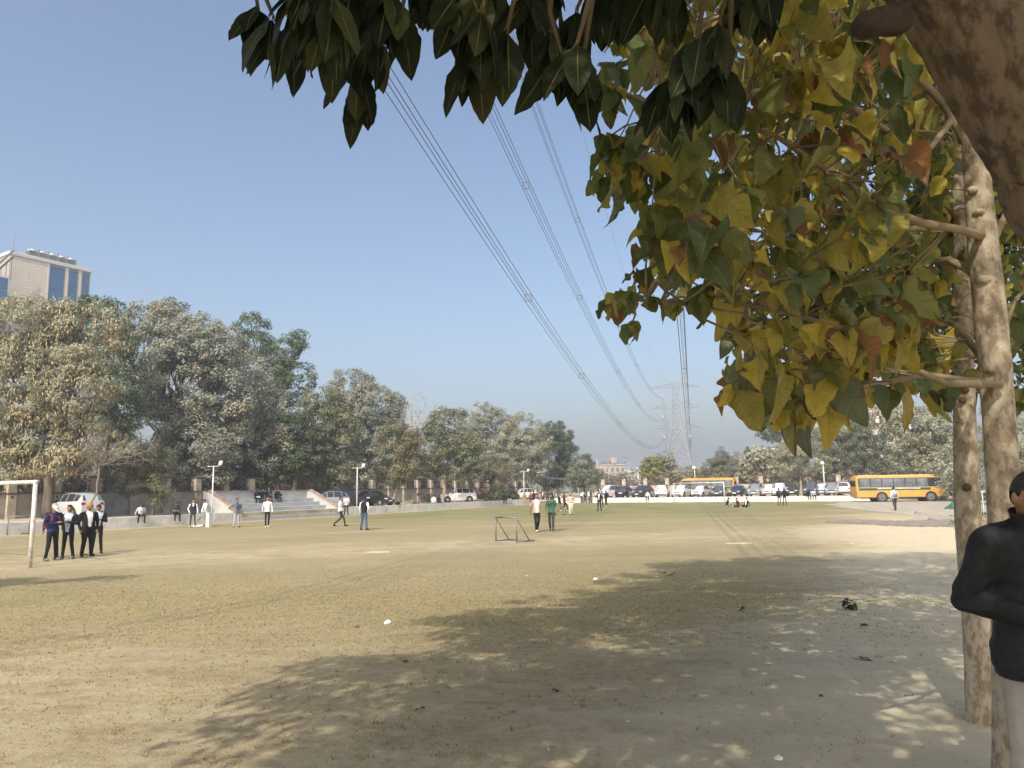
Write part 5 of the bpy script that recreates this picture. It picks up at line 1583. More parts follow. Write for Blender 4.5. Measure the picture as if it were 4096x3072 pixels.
def person_prims(P):
    """local frame: facing -y, feet at z = 0. Returns primitives (kind, label, data)"""
    pose = P.get('pose', 'stand'); fat = P.get('fat', 1.0)
    lean = P.get('lean', 0.0); jk = P.get('bulk', 1.0)
    dz = 0.0
    legs = {}
    st = P.get('stride', .30)
    if pose == 'stand':
        sp = P.get('spread', .10)
        for s in (-1, 1):
            legs[s] = [(s * .092, 0, .93), (s * (.07 + sp * .4), -.015, .50), (s * (.05 + sp), .03, .085), (s * (.065 + sp * 1.1), -.13, .045)]
    elif pose == 'walk':
        legs[-1] = [(-.088, 0, .92), (-.09, -st * .62, .50), (-.085, -st * .85, .09), (-.09, -st * .85 - .16, .06)]
        legs[1] = [(.088, 0, .92), (.09, -st * .02, .49), (.085, st * 1.05, .14), (.085, st * 1.05 - .13, .05)]
        if P.get('other'):
            legs = {-s: [(-x, y, z) for x, y, z in v] for s, v in legs.items()}
    elif pose == 'sit':
        dz = P.get('seat', .45) - .83
        for s in (-1, 1):
            kx = .12 + P.get('knees', .03)
            legs[s] = [(s * .092, 0, .93), (s * kx, -.43, .93), (s * kx, -.38 + P.get('tuck', 0), .50), (s * (kx + .02), -.52 + P.get('tuck', 0), .455)]
    elif pose == 'ground':
        dz = -.80
        for s in (-1, 1):
            legs[s] = [(s * .095, 0, .93), (s * .33, -.28, 1.0), (s * .02, -.40, .87), (-s * .10, -.44, .85)]
    elif pose == 'kneeup':
        dz = -.80
        for s in (-1, 1):
            legs[s] = [(s * .095, 0, .93), (s * .13, -.36, 1.27), (s * .13, -.56, .88), (s * .13, -.70, .845)]
    piv = Vector((0, 0, .95)); la = R_(-lean)       # negative rotation tips forward
    la = R_(lean)
    up = lambda p: rot_x(Vector(p), piv, la)
    pr = []
    lg = 'leg'
    for s, q in legs.items():
        h, k, a, t = [Vector(p) for p in q]
        wl = P.get('leg_w', 1.0)
        pr.append(('cap', 'leg', h, k, .086 * wl * fat, .062 * wl))
        pr.append(('cap', 'leg', k, a, .062 * wl, .050 * wl))
        heel = a + (a - t) * .28; heel.z = min(a.z, t.z + .02)
        pr.append(('cap', 'shoe', heel + Vector((0, 0, -.022)), t, .044, .040))
        pr.append(('cap', 'leg', a + (k - a).normalized() * .06, a, .052 * wl, .05 * wl))
    # torso
    rings = [(.84, .150, .105), (.93, .165 * fat, .118 * fat), (1.05, .150 * fat, .108 * fat), (1.20, .168 * jk, .118 * fat), (1.33, .188 * jk, .118 * jk), (1.43, .165 * jk, .088), (1.475, .075, .065)]
    pr.append(('torso', 'torso', [(up((0, .0, z)), a, b) for z, a, b in rings], la))
    hips = Vector((0, 0, .92))
    pr.append(('cap', 'leg', Vector((-.05, 0, .90)), Vector((.05, 0, .90)), .115 * fat, .115 * fat))
    # arms
    arms = P.get('arms', ('down', 'down'))
    for s, an in zip((-1, 1), arms):
        e, w = ARMS[an] if isinstance(an, str) else an
        S = up((s * .185 * jk, 0, 1.395)); E = up((s * e[0] * jk, e[1], e[2])); W = up((s * w[0], w[1], w[2]))
        pr.append(('cap', 'upper_arm', S, E, .058 * jk * jk, .046 * jk))
        pr.append(('cap', 'forearm', E, W, .046 * jk, .034))
        dirn = (W - E).normalized()
        pr.append(('cap', 'hand', W + dirn * .02, W + dirn * .09, .034, .028))
        pr.append(('cap', 'hand', W + dirn * .08, W + dirn * .145, .027, .018))
        pr.append(('cap', 'hand', W + dirn * .03, W + dirn * .08 + Vector((-s * .035, -.015, 0)), .016, .012))
    # neck and head
    nod = R_(P.get('nod', 0)); turn = R_(P.get('turn', 0))
    nb = up((0, .0, 1.45)); hc0 = up((0, -.02, 1.60))
    pr.append(('cap', 'neck', nb, up((0, -.012, 1.54)), .054, .052))
    hr = Matrix.Rotation(turn, 3, 'Z') @ Matrix.Rotation(la + nod, 3, 'X')
    hb = up((0, -.01, 1.545))
    H = lambda p: hb + hr @ Vector(p)
    pr.append(('ell', 'head', H((0, -.005, .085)), (.076, .095, .108), hr))
    pr.append(('ell', 'head', H((0, -.035, .035)), (.056, .062, .066), hr))
    pr.append(('cap', 'head', H((0, -.088, .09)), H((0, -.112, .055)), .012, .016))
    for s in (-1, 1):
        pr.append(('ell', 'head', H((s * .077, .005, .075)), (.012, .022, .032), hr))
    return pr, dz, (hb, hr)

def cap_mesh(mb, a, b, ra, rb, seg=10):
    a, b = Vector(a), Vector(b)
    d = b - a
    if d.length < 1e-6: d = Vector((0, 0, .001))
    n = d.normalized()
    pts, rad = [], []
    for t in (.98, .80, .45):
        pts.append(a - n * ra * t); rad.append(ra * math.sqrt(max(.02, 1 - t * t)))
    pts += [a, b]; rad += [ra, rb]
    for t in (.45, .80, .98):
        pts.append(b + n * rb * t); rad.append(rb * math.sqrt(max(.02, 1 - t * t)))
    mb.tube(pts, rad, seg)

def prims_to_mb(pr):
    mb = MB()
    for p in pr:
        if p[0] == 'cap':
            cap_mesh(mb, *p[2:6])
        elif p[0] == 'ell':
            mb.ell(p[2], p[3], 14, 10, rot=p[4])
        else:
            la = p[3]; secs = []
            for c, a, b in p[2]:
                ring = []
                for k in range(16):
                    t = 2 * math.pi * k / 16
                    x, y = a * math.cos(t), b * math.sin(t)
                    x = math.copysign(abs(x / a) ** .8 * a, x); 
                    ring.append(c + Vector((x, y * math.cos(la), y * math.sin(la))))
                secs.append(ring)
            mb.loft(secs)
    return mb

PEOPLE = []
PENDING = []
def queue_remesh(mb, voxel, smooth=4):
    """overlapping forms are fused to one continuous skin by a voxel remesh (all evaluated in one go later)"""
    me = mb.mesh('tmp')
    o = bpy.data.objects.new('tmp', me); COL.objects.link(o)
    r = o.modifiers.new('r', 'REMESH'); r.mode = 'VOXEL'; r.voxel_size = voxel; r.use_smooth_shade = True
    s = o.modifiers.new('s', 'SMOOTH'); s.factor = .5; s.iterations = smooth
    return o

def seg_dist(P, a, b, ra, rb):
    a = np.array(a); b = np.array(b); d = b - a
    t = np.clip(((P - a) @ d) / max(d @ d, 1e-9), 0, 1)
    return np.linalg.norm(P - (a + t[:, None] * d), axis=1) - (ra + (rb - ra) * t)

def add_person(pos, face, label, P, voxel=.021):
    pr, dz, head = person_prims(P)
    sc = P.get('h', 1.72) / 1.715
    o = queue_remesh(prims_to_mb(pr), voxel)
    PEOPLE.append((o, pos, face, label, P, pr, dz, head, sc))

def finish_people():
    bpy.context.view_layer.update()
    dg = bpy.context.evaluated_depsgraph_get()
    dg.update()
    for (o, pos, face, label, P, pr, dz, (hb, hr), sc) in PEOPLE:
        me = bpy.data.meshes.new_from_object(o.evaluated_get(dg))
        me.name = 'body'
        t = thing('person', label, 'person', (pos[0], pos[1], pos[2] + dz * sc), R_(face))
        t.scale = (sc, sc, sc)
        top, leg, shoe = P.get('top', WHT), P.get('leg', BLK), P.get('shoe', DSH)
        inner = P.get('inner'); sleeve = P.get('sleeve', 'long'); stripe = P.get('stripe'); armm = P.get('armm', top)
        hair = P.get('hairm', HAIR)
        ms = [SKIN, top, leg, shoe, inner or top, stripe or top, armm, HAIR]
        me.materials.clear()
        for m in ms: me.materials.append(m)
        n = len(me.polygons)
        C = np.empty(n * 3, np.float32); me.polygons.foreach_get('center', C); C = C.reshape(-1, 3).astype(float)
        best = np.full(n, 1e9); lab = np.zeros(n, int)
        code = dict(head=0, neck=0, hand=0, torso=1, upper_arm=6, forearm=6, leg=2, shoe=3)
        for p in pr:
            if p[0] == 'cap':
                d = seg_dist(C, p[2], p[3], p[4], p[5])
            elif p[0] == 'ell':
                d = np.linalg.norm((C - np.array(p[2])) / np.array(p[3]), axis=1) * np.mean(p[3]) - np.mean(p[3])
            else:
                d = np.full(n, 1e9)
                for i in range(len(p[2]) - 1):
                    (c0, a0, b0), (c1, a1, b1) = p[2][i], p[2][i + 1]
                    c0 = np.array(c0); c1 = np.array(c1); dv = c1 - c0
                    tt = np.clip(((C - c0) @ dv) / max(dv @ dv, 1e-9), 0, 1)
                    q = C - (c0 + tt[:, None] * dv)
                    aa = a0 + (a1 - a0) * tt; bb = b0 + (b1 - b0) * tt
                    d = np.minimum(d, np.sqrt((q[:, 0] / aa) ** 2 + (np.hypot(q[:, 1], q[:, 2]) / bb) ** 2) * bb - bb)
            k = code[p[1]]
            if p[1] == 'forearm' and sleeve == 'short': k = 0
            up_ = d < best
            best[up_] = d[up_]; lab[up_] = k
        # clothing boundaries in body coordinates (unlean the point)
        la = pr and [q for q in pr if q[0] == 'torso'][0][3]
        y, z = C[:, 1], C[:, 2] - .95
        yu = math.cos(-la) * y - math.sin(-la) * z; zu = .95 + math.sin(-la) * y + math.cos(-la) * z
        hem = P.get('hem', .90)
        tors = (lab == 1) | (lab == 2)
        seatpose = P.get('pose', 'stand') not in ('stand', 'walk')
        lab[(lab == 1) & (zu < hem)] = 2
        lab[(lab == 2) & (zu > hem) & (np.abs(yu) < .2) & (not seatpose)] = 1
        if inner is not None:
            iw = P.get('inner_w', .07)
            m_ = (lab == 1) & (yu < -.03) & (np.abs(C[:, 0]) < iw * (0.55 + 0.9 * np.clip((zu - .95) / .5, 0, 1))) & (zu > P.get('inner_z', .98))
            lab[m_] = 4
        if stripe is not None:
            m_ = (lab == 1) & ((zu * 1.0 % .16) < .055); lab[m_] = 5
            if armm is top:
                m_ = (lab == 6) & ((zu % .16) < .055); lab[m_] = 5
        if P.get('beard'):
            L_ = (C - np.array(hb)) @ np.array(hr)
            lab[(lab == 0) & (L_[:, 2] < .022) & (L_[:, 1] < -.03) & (L_[:, 2] > -.06)] = 7
        me.polygons.foreach_set('material_index', lab.astype(np.int32))
        me.polygons.foreach_set('use_smooth', np.ones(n, bool))
        obj('body', me, t)
        # hair or headgear
        hk = P.get('hair', 'short')
        mb = MB()
        def shell(r, c, cut, nu=16, nv=10):
            v = []; 
            e = MB().ell((0, 0, 0), r, nu, nv)
            keep = [f for f in e.f if all(cut(Vector(e.v[i]) + Vector(c)) for i in f)]
            used = sorted({i for f in keep for i in f}); mp = {i: k for k, i in enumerate(used)}
            mb.add([hb + hr @ (Vector(e.v[i]) + Vector(c)) for i in used], [tuple(mp[i] for i in f) for f in keep])
        if hk == 'short':
            shell((.092, .114, .122), (0, .004, .092), lambda p: p.z > .055 + (.075 if p.y < -.03 else (-.03 if p.y > .04 else .02)))
            mb.ell(tuple(hb + hr @ Vector((0, -.045, .185))), (.074, .062, .034), 10, 6, rot=hr)
        elif hk == 'long':
            shell((.090, .112, .118), (0, .008, .088), lambda p: p.z > (.12 if p.y < -.05 else -.2))
            mb.tube([hb + hr @ Vector((0, .06, .10)), hb + hr @ Vector((0, .085, -.05)), hb + hr @ Vector((0, .10, -.24))], [.088, .095, .05], 12, squash=.55)
        elif hk == 'cap':
            shell((.088, .108, .112), (0, .0, .095), lambda p: p.z > .10)
            q = [hb + hr @ Vector(p) for p in ((-.075, -.06, .105), (.075, -.06, .105), (.06, -.185, .09), (0, -.20, .088), (-.06, -.185, .09))]
            q2 = [p + hr @ Vector((0, 0, .012)) for p in q]
            mb.add(q + q2, [(4, 3, 2, 1, 0), (5, 6, 7, 8, 9)] + [(i, (i + 1) % 5, 5 + (i + 1) % 5, 5 + i) for i in range(5)])
        elif hk == 'turban':
            for k in range(4):
                mb.ell(tuple(hb + hr @ Vector((0, .0, .115 + .028 * k))), (.108 - .010 * k, .126 - .010 * k, .034), 16, 6, rot=hr)
            mb.ell(tuple(hb + hr @ Vector((0, .0, .15))), (.092, .108, .085), 14, 8, rot=hr)
        hm = mb.mesh('hair'); hm.materials.append(P.get('hairm', HAIR))
        hm.polygons.foreach_set('use_smooth', [True] * len(hm.polygons))
        ho = obj({'cap': 'cap', 'turban': 'turban'}.get(hk, 'hair'), hm, t)
        if hk in ('cap', 'turban'):
            mb2 = MB(); keepmb = mb; 
            e = MB().ell((0, 0, 0), (.081, .100, .105), 14, 8)
            kf = [f for f in e.f if all((e.v[i][1] > .02 and e.v[i][2] > -.07) for i in f)]
            us = sorted({i for f in kf for i in f}); mp = {i: k for k, i in enumerate(us)}
            mb2.add([hb + hr @ (Vector(e.v[i]) + Vector((0, .002, .088))) for i in us], [tuple(mp[i] for i in f) for f in kf])
            mb2.build('hair', HAIR, t, True)
        if P.get('eyes'):
            for s in (-1, 1):
                MB().ell(tuple(hb + hr @ Vector((s * .031, -.088, .092))), (.013, .008, .007), 8, 5, rot=hr).build('eye', HAIR, t)
                MB().ell(tuple(hb + hr @ Vector((s * .032, -.094, .113))), (.022, .008, .005), 8, 5, rot=hr).build('eyebrow', HAIR, t)
            MB().ell(tuple(hb + hr @ Vector((0, -.093, .022))), (.022, .008, .006), 8, 5, rot=hr).build('mouth', mat('lips', (.22, .09, .07), .5), t)
        if P.get('collar'):
            ring = [rot_x(Vector((.062 * math.cos(a), -.012 + .060 * math.sin(a), 1.475 + .012 * math.sin(a))), Vector((0, 0, .95)), la) for a in np.linspace(0, 2 * math.pi, 12, endpoint=False)]
            ring2 = [p + Vector((0, 0, .035)) for p in ring]
            MB().loft([[p + (p - Vector((0, -.012, p.z))).normalized() * .012 for p in ring], ring2], cap=False).build('collar', inner or top, t, True)
        bp = P.get('backpack')
        if bp is not None:
            bt = thing('backpack', P['bp_label'], 'backpack', (pos[0], pos[1], pos[2] + dz * sc), R_(face)); bt.scale = (sc, sc, sc)
            f = lambda p: rot_x(Vector(p), Vector((0, 0, .95)), la)
            mb = MB(); mb.bbox(-.15, .15, .13, .29, 1.0, 1.42, .05); mb.v = [tuple(f(p)) for p in mb.v]; mb.build('bag', bp, bt, True)
            mb = MB(); mb.bbox(-.12, .12, .28, .33, 1.03, 1.22, .02); mb.v = [tuple(f(p)) for p in mb.v]; mb.build('front_pocket', P.get('bp2', bp), bt)
            for s in (-1, 1):
                MB().tube([f((s * .11, .14, 1.42)), f((s * .12, .03, 1.475)), f((s * .125, -.10, 1.40)), f((s * .14, -.125, 1.25)), f((s * .165, .0, 1.08)), f((s * .14, .13, 1.05))], .018, 6, squash=.5).build('strap', P.get('bps', bp), bt)
        bpy.data.objects.remove(o)

def stand(px, py, face, label, **P):
    p = gp(px, py); add_person(p, face, label, P, P.get('voxel', .021))
def onwall(px, face, label, side='l', w=.12, **P):
    p, s = (onl if side == 'l' else onf)(px, w)
    P.setdefault('pose', 'sit'); P['seat'] = WALL_H - (0 if side == 'l' else .03)
    add_person((p.x, p.y, 0), face, label, P)
# the group beside the near goal
stand(203, 2243, 68, 'person in a navy hoodie and white cap looking at a phone', pose='stand', top=NVY, leg=BLK, arms=('phone', 'phone'), hair='cap', hairm=WHT, nod=22, shoe=GRY, bulk=1.14, fat=1.1, spread=.13,
      backpack=RED, bp2=BLK, bps=RED, bp_label='red and black backpack on the person in the navy hoodie', eyes=1, voxel=.016, h=1.74)
stand(205, 2232, 30, 'person in black with a grey cap standing behind the navy hoodie', top=BLK, leg=BLK, hair='cap', hairm=LGR, nod=15, h=1.80, voxel=.018)
stand(268, 2236, 5, 'person in an open black jacket over a pale blue shirt by the goal', top=BLK, inner=BLU, inner_w=.10, inner_z=.88, leg=BLK, arms=('chest', 'phone'), shoe=GRY, bulk=1.1, fat=1.05, spread=.12, turn=6, eyes=1, voxel=.016, collar=1, hem=.88, h=1.73)
stand(346, 2226, 48, 'stout person in a black suit and mustard turban', top=BLK, inner=WHT, inner_w=.07, leg=BLK, arms=('down', 'down'), hair='turban', hairm=YEL, fat=1.28, bulk=1.18, leg_w=1.25, beard=1, turn=18, nod=6, shoe=BLK, eyes=1, voxel=.016, collar=1, hem=.82, h=1.76)
stand(385, 2215, 28, 'person in a black blazer and pale shirt reading a phone behind the turban', top=BLK, inner=BLU, inner_w=.11, leg=BLK, arms=('phone', 'phone'), nod=22, bulk=1.08, eyes=1, voxel=.018, collar=1, hem=.84, h=1.72)
# sitting on the left wall
onwall(566, 35, 'person in a white shirt sitting bent over on the left kerb wall', lean=28, nod=35, top=WHT, leg=BLK, arms=('prop', 'prop'), knees=.06)
onwall(705, 40, 'person in a dark T shirt with folded arms sitting on the left kerb wall', lean=10, nod=35, top=CHA, sleeve='short', leg=BLK, arms=('cross', 'cross'), tuck=-.06)
# the batting group
stand(770, 2110, 18, 'person in a navy waistcoat and white sleeves, hand in pocket', top=VST, armm=WHT, leg=CHA, arms=('pocket', 'down'), turn=25, shoe=WSH, collar=1, inner=WHT, inner_w=.03, inner_z=1.3, leg_w=.85)
stand(826, 2104, -40, 'person in a white shirt stooping over a cricket bat', top=WHT, leg=BLK, arms=('bat', 'bat'), lean=16, beard=1, leg_w=.85, nod=10)
stand(945, 2110, 40, 'person in a grey jacket, plaid shirt and white trousers', top=GRY, inner=JEA, inner_w=.08, leg=LGR, arms=('hip', 'down'), turn=30, fat=1.12, bulk=1.12, shoe=DSH, hem=.86)
stand(1068, 2110, 20, 'person in a white shirt and black trousers striding past the stand', pose='walk', stride=.3, top=WHT, leg=BLK, arms=('swing_b', 'down'), turn=30, beard=1, shoe=WSH, h=1.80, leg_w=.9)
stand(1361, 2105, 78, 'person in a white shirt walking right in front of the stand corner', pose='walk', stride=.42, top=WHT, leg=BLK, arms=('swing_f', 'swing_b'), shoe=DSH, leg_w=.85)
p_, s_ = onl(1386, -.7)
add_person((p_.x, p_.y, 0), 10, 'person in a white shirt reading by the kerb wall beside the lamp pole', dict(top=WHT, leg=BLK, arms=('phone', 'phone'), nod=20))
stand(1456, 2120, 158, 'person in blue jeans and black vest seen from behind', pose='stand', top=BLK, armm=WHT, leg=JEA, arms=('pocket', 'down'), spread=.13, hair='short', fat=1.05, bulk=1.1, leg_w=1.1, h=1.74)
# seated on the stand's top step
def onstand(al, label, face, **P):
    p = O + U * (S0 + al) + N * (4 * .72 + .15)
    P.setdefault('pose', 'sit'); P['seat'] = 5 * .31
    add_person((p.x, p.y, 0), face, label, P)
onstand(4.35, 'long haired person in black with a pale blue sheet of paper on the top step', 40, top=BLK, leg=BLK, hair='long', lean=22, nod=25, arms=('knee', 'knee'))
onstand(4.95, 'second seated person in black from the left on the top step', 45, top=BLK, leg=CHA, lean=16, nod=25, arms=('knee', 'knee'))
onstand(5.65, 'tallest of the four seated in black on the top step', 40, top=BLK, inner=GRY, inner_w=.04, leg=BLK, lean=12, nod=20, arms=('knee', 'knee'), h=1.80)
onstand(6.55, 'seated person with a laptop, right end of the four on the top step', 60, top=BLK, leg=BLK, lean=24, nod=15, arms=('phone', 'phone'), tuck=-.15)
# further along the wall
onwall(1734, 170, 'person in white seen from behind sitting on the wall by the green shrub', w=.2, top=WHT, leg=BLK, lean=12)
onwall(1754, 165, 'person in black seen from behind sitting beside the one in white', w=.2, top=BLK, leg=BLK, lean=12)
onwall(2016, 20, 'person in black hunched on the wall, left of the pair near the white hatchback', w=.1, top=BLK, leg=BLK, lean=20, nod=20, hair='long')
onwall(2036, 20, 'person in black with pale jeans, right of the pair near the white hatchback', w=.1, top=BLK, leg=LGR, lean=14, nod=20, hair='long')
def nearwall(px, w, face, label, **P):
    p, s = onl(px, w); add_person((p.x, p.y, 0), face, label, P)
onwall(2098, 0, 'person with a yellow bag sitting at the wall below the lamp pole', w=.1, top=YEL, leg=PNK, hair='long', lean=20)
onwall(2122, 20, 'person in a red jacket sitting on the wall', w=.1, top=RED, leg=BLK, hair='long', lean=14, nod=10)
nearwall(2136, -.9, 150, 'student in black with long hair standing left in the crowd by the shelter', top=BLK, leg=BLK, hair='long')
nearwall(2150, -1.4, 20, 'student in a beige top inside the crowd by the shelter', top=BEI, leg=BLK, h=1.78)
nearwall(2172, -1.0, -20, 'student in a black jacket in the middle of the crowd by the shelter', top=BLK, inner=WHT, inner_w=.06, leg=BLK)
nearwall(2190, -1.6, 170, 'student seen from behind in charcoal in the crowd by the shelter', top=CHA, leg=BLK)
nearwall(2213, -1.2, 40, 'student in black with a white collar at the right of the crowd', top=BLK, inner=WHT, inner_w=.05, leg=BLK)
# the two strollers and the walkers behind
stand(2148, 2128, 12, 'bearded person in a beige and white T shirt with an arm round a friend', pose='walk', stride=.26, top=BEI, inner=WHT, inner_w=.10, inner_z=.86, sleeve='short', leg=BLK, arms=('swing_b', 'around'), turn=35, beard=1, shoe=WSH, fat=1.1, h=1.80, eyes=1, voxel=.018, hem=.87)
stand(2207, 2125, -8, 'bearded person in a green polo shirt walking in the middle of the field', pose='walk', stride=.22, other=1, top=GRN, sleeve='short', leg=CHA, arms=('down', 'down'), beard=1, h=1.78, fat=1.05, eyes=1, voxel=.018, hem=.88)
stand(2240, 2061, 60, 'person in an open black jacket and grey trousers walking behind the green polo', pose='walk', stride=.42, top=BLK, inner=WHT, inner_w=.08, leg=GRY, arms=('swing_f', 'swing_b'))
stand(2258, 2045, 75, 'person in a maroon sweater and white shoes walking right', pose='walk', stride=.42, top=MAR, leg=BLK, arms=('swing_f', 'swing_b'), shoe=WSH)
stand(2284, 2060, -5, 'grey haired person in a striped sweater and cream trousers', pose='walk', stride=.16, top=CRM, stripe=BRN, leg=CRM, arms=('down', 'down'), fat=1.2, bulk=1.15, hairm=LGR, leg_w=1.25, h=1.66, hem=.86)
stand(2398, 2045, -20, 'person in a black suit raising a hand to the face', top=BLK, inner=WHT, inner_w=.06, leg=BLK, arms=('face', 'down'), h=1.74)
stand(2407, 2027, 20, 'person in black half hidden behind the raised hand', top=BLK, inner=BLU, inner_w=.06, leg=BLK, arms=('face', 'face'))
stand(2425, 2026, -60, 'person all in black with white shoes right of the raised hand', top=BLK, leg=BLK, shoe=WSH, hair='short')
# by the far wall's left end
def farwall(px, w, face, label, **P):
    p, s = onf(px, w); add_person((p.x, p.y, 0), face, label, P)
farwall(2326, -.8, 120, 'stooping person in a white top at the left end of the far wall', top=WHT, leg=BLK, lean=30)
farwall(2340, -.6, 175, 'person with a grey backpack at the left end of the far wall', top=BLK, leg=BLK, backpack=GRY, bp_label='grey backpack on the person at the left end of the far wall')
farwall(2356, -.9, 60, 'person in a white shirt at the left end of the far wall', top=WHT, leg=CHA)
farwall(2364, -.5, -90, 'person in black turned left by the far wall', top=BLK, leg=BLK)
onwall(2591, -20, 'person in a white shirt sitting on the far wall before the charcoal car', 'f', w=.12, top=WHT, leg=BLK)
stand(2611, 2009, 170, 'person in a grey jacket standing at the far wall left of the goal', top=GRY, leg=CHA, fat=1.1)
stand(2704, 2003, 60, 'person bending double by the left post of the far goal', pose='walk', stride=.3, top=BLK, leg=GRY, lean=70, arms=('down', 'down'))
# on the grass and at right
stand(2908, 2029, 95, 'person in black and grey sitting on the grass facing two others', pose='kneeup', top=BLK, leg=LGR, lean=14, nod=10, shoe=WSH)
stand(2954, 2030, -80, 'person in a maroon check shirt sitting on the grass', pose='ground', top=MAR, leg=CHA, lean=12)
stand(2986, 2029, -60, 'person in a black suit and white shirt leaning back on the grass', pose='ground', top=BLK, inner=WHT, inner_w=.08, leg=BLK, lean=-8, arms=('down', 'prop'))
stand(3118, 2021, 178, 'left one of two students in black with backpacks seen from behind', top=BLK, leg=BLK, leg_w=.8, backpack=CHA, bp_label='charcoal backpack on the left one of the two students')
stand(3140, 2022, 172, 'right one of two students in black carrying a round bag', top=BLK, leg=BLK, leg_w=.8, hair='long', backpack=BLK, bp_label='black backpack on the right one of the two students')
onwall(3231, 10, 'person in black bent forward sitting on the far wall at right', 'f', w=.1, top=BLK, leg=BLK, lean=30, nod=20)
onwall(3255, -10, 'person in a white shirt bent forward sitting on the far wall at right', 'f', w=.1, top=WHT, leg=BLK, lean=26, nod=20)
stand(3319, 2000, 5, 'person in a black jacket and white shirt standing right of the leaning pole', top=BLK, inner=WHT, inner_w=.10, leg=BLK, h=1.82)
stand(3338, 2000, 40, 'person in a grey hoodie between the jacket and the white shirt', top=CHA, leg=BLK, arms=('chest', 'phone'), h=1.78)
stand(3364, 2000, 30, 'person in a white shirt walking by the plastic chair', pose='walk', stride=.3, top=WHT, leg=BLK, arms=('down', 'chest'), h=1.8)
stand(3582, 2042, 178, 'person in a white shirt with a grey backpack walking toward the bus', pose='walk', stride=.14, top=WHT, leg=CHA, backpack=LGR, bps=BLK, bp2=GRY, bp_label='grey backpack on the person walking toward the bus', h=1.76)
finish_people()

def small_props():
    p = gp(806, 2107)
    t = thing('cricket_bat', 'wooden cricket bat held by the stooping person in white', 'bat', (p.x, p.y, p.z), 0)
    a, b = Vector((-.52, -.1, .10)), Vector((.02, -.05, .62))
    Mb = mat('bat_willow', (.45, .30, .15), .6, var=.2, scale=4)
    d = (b - a).normalized()
    MB().tube([a, a + d * .52], [.055, .055], 8, squash=.35).build('blade', Mb, t)
    MB().tube([a + d * .51, b + d * .02], .018, 8).build('handle', M_black, t)
    q, s = onl(1590, .25)
    t = thing('black_bag', 'black bag hanging over the kerb wall beside the black hatchback', 'bag', (q.x, q.y, WALL_H), UANG)
    mb = MB(); mb.ell((0, 0, .16), (.42, .16, .18), 12, 8); mb.build('bag', BLK, t, True)
    MB().tube([(-.2, -.12, .2), (-.25, -.34, -.05), (-.05, -.36, -.22), (.12, -.3, .0), (.2, -.1, .2)], .02, 6).build('strap', BLK, t)
    pp = O + U * (S0 + 4.35) + N * (4 * .72 + .15)
    o = MB().bbox(-.16, .16, -.12, .12, 0, .012, .003).build('paper_sheet', cloth('sheet_blue', (.45, .6, .72)), None)
    o.location = (pp.x + .28, pp.y - .35, 5 * .31 + .185); o.rotation_euler = (.35, .1, .6)
    tag(o, 'pale blue sheet on the lap of the long haired person on the top step', 'paper')
    pp = O + U * (S0 + 6.55) + N * (4 * .72 + .15)
    t = thing('laptop', 'black laptop on the lap of the right seated person on the stand', 'laptop', (pp.x + .33, pp.y - .22, 5 * .31 + .20), R_(60))
    MB().bbox(-.17, .17, -.12, .12, 0, .016, .003).build('keyboard', M_black, t)
    MB().add([(-.17, -.12, .016), (.17, -.12, .016), (.17, -.20, .24), (-.17, -.20, .24), (-.17, -.135, .016), (.17, -.135, .016), (.17, -.215, .24), (-.17, -.215, .24)],
             [(0, 1, 2, 3), (7, 6, 5, 4), (0, 4, 5, 1), (1, 5, 6, 2), (2, 6, 7, 3), (3, 7, 4, 0)]).build('screen', M_black, t)
small_props()
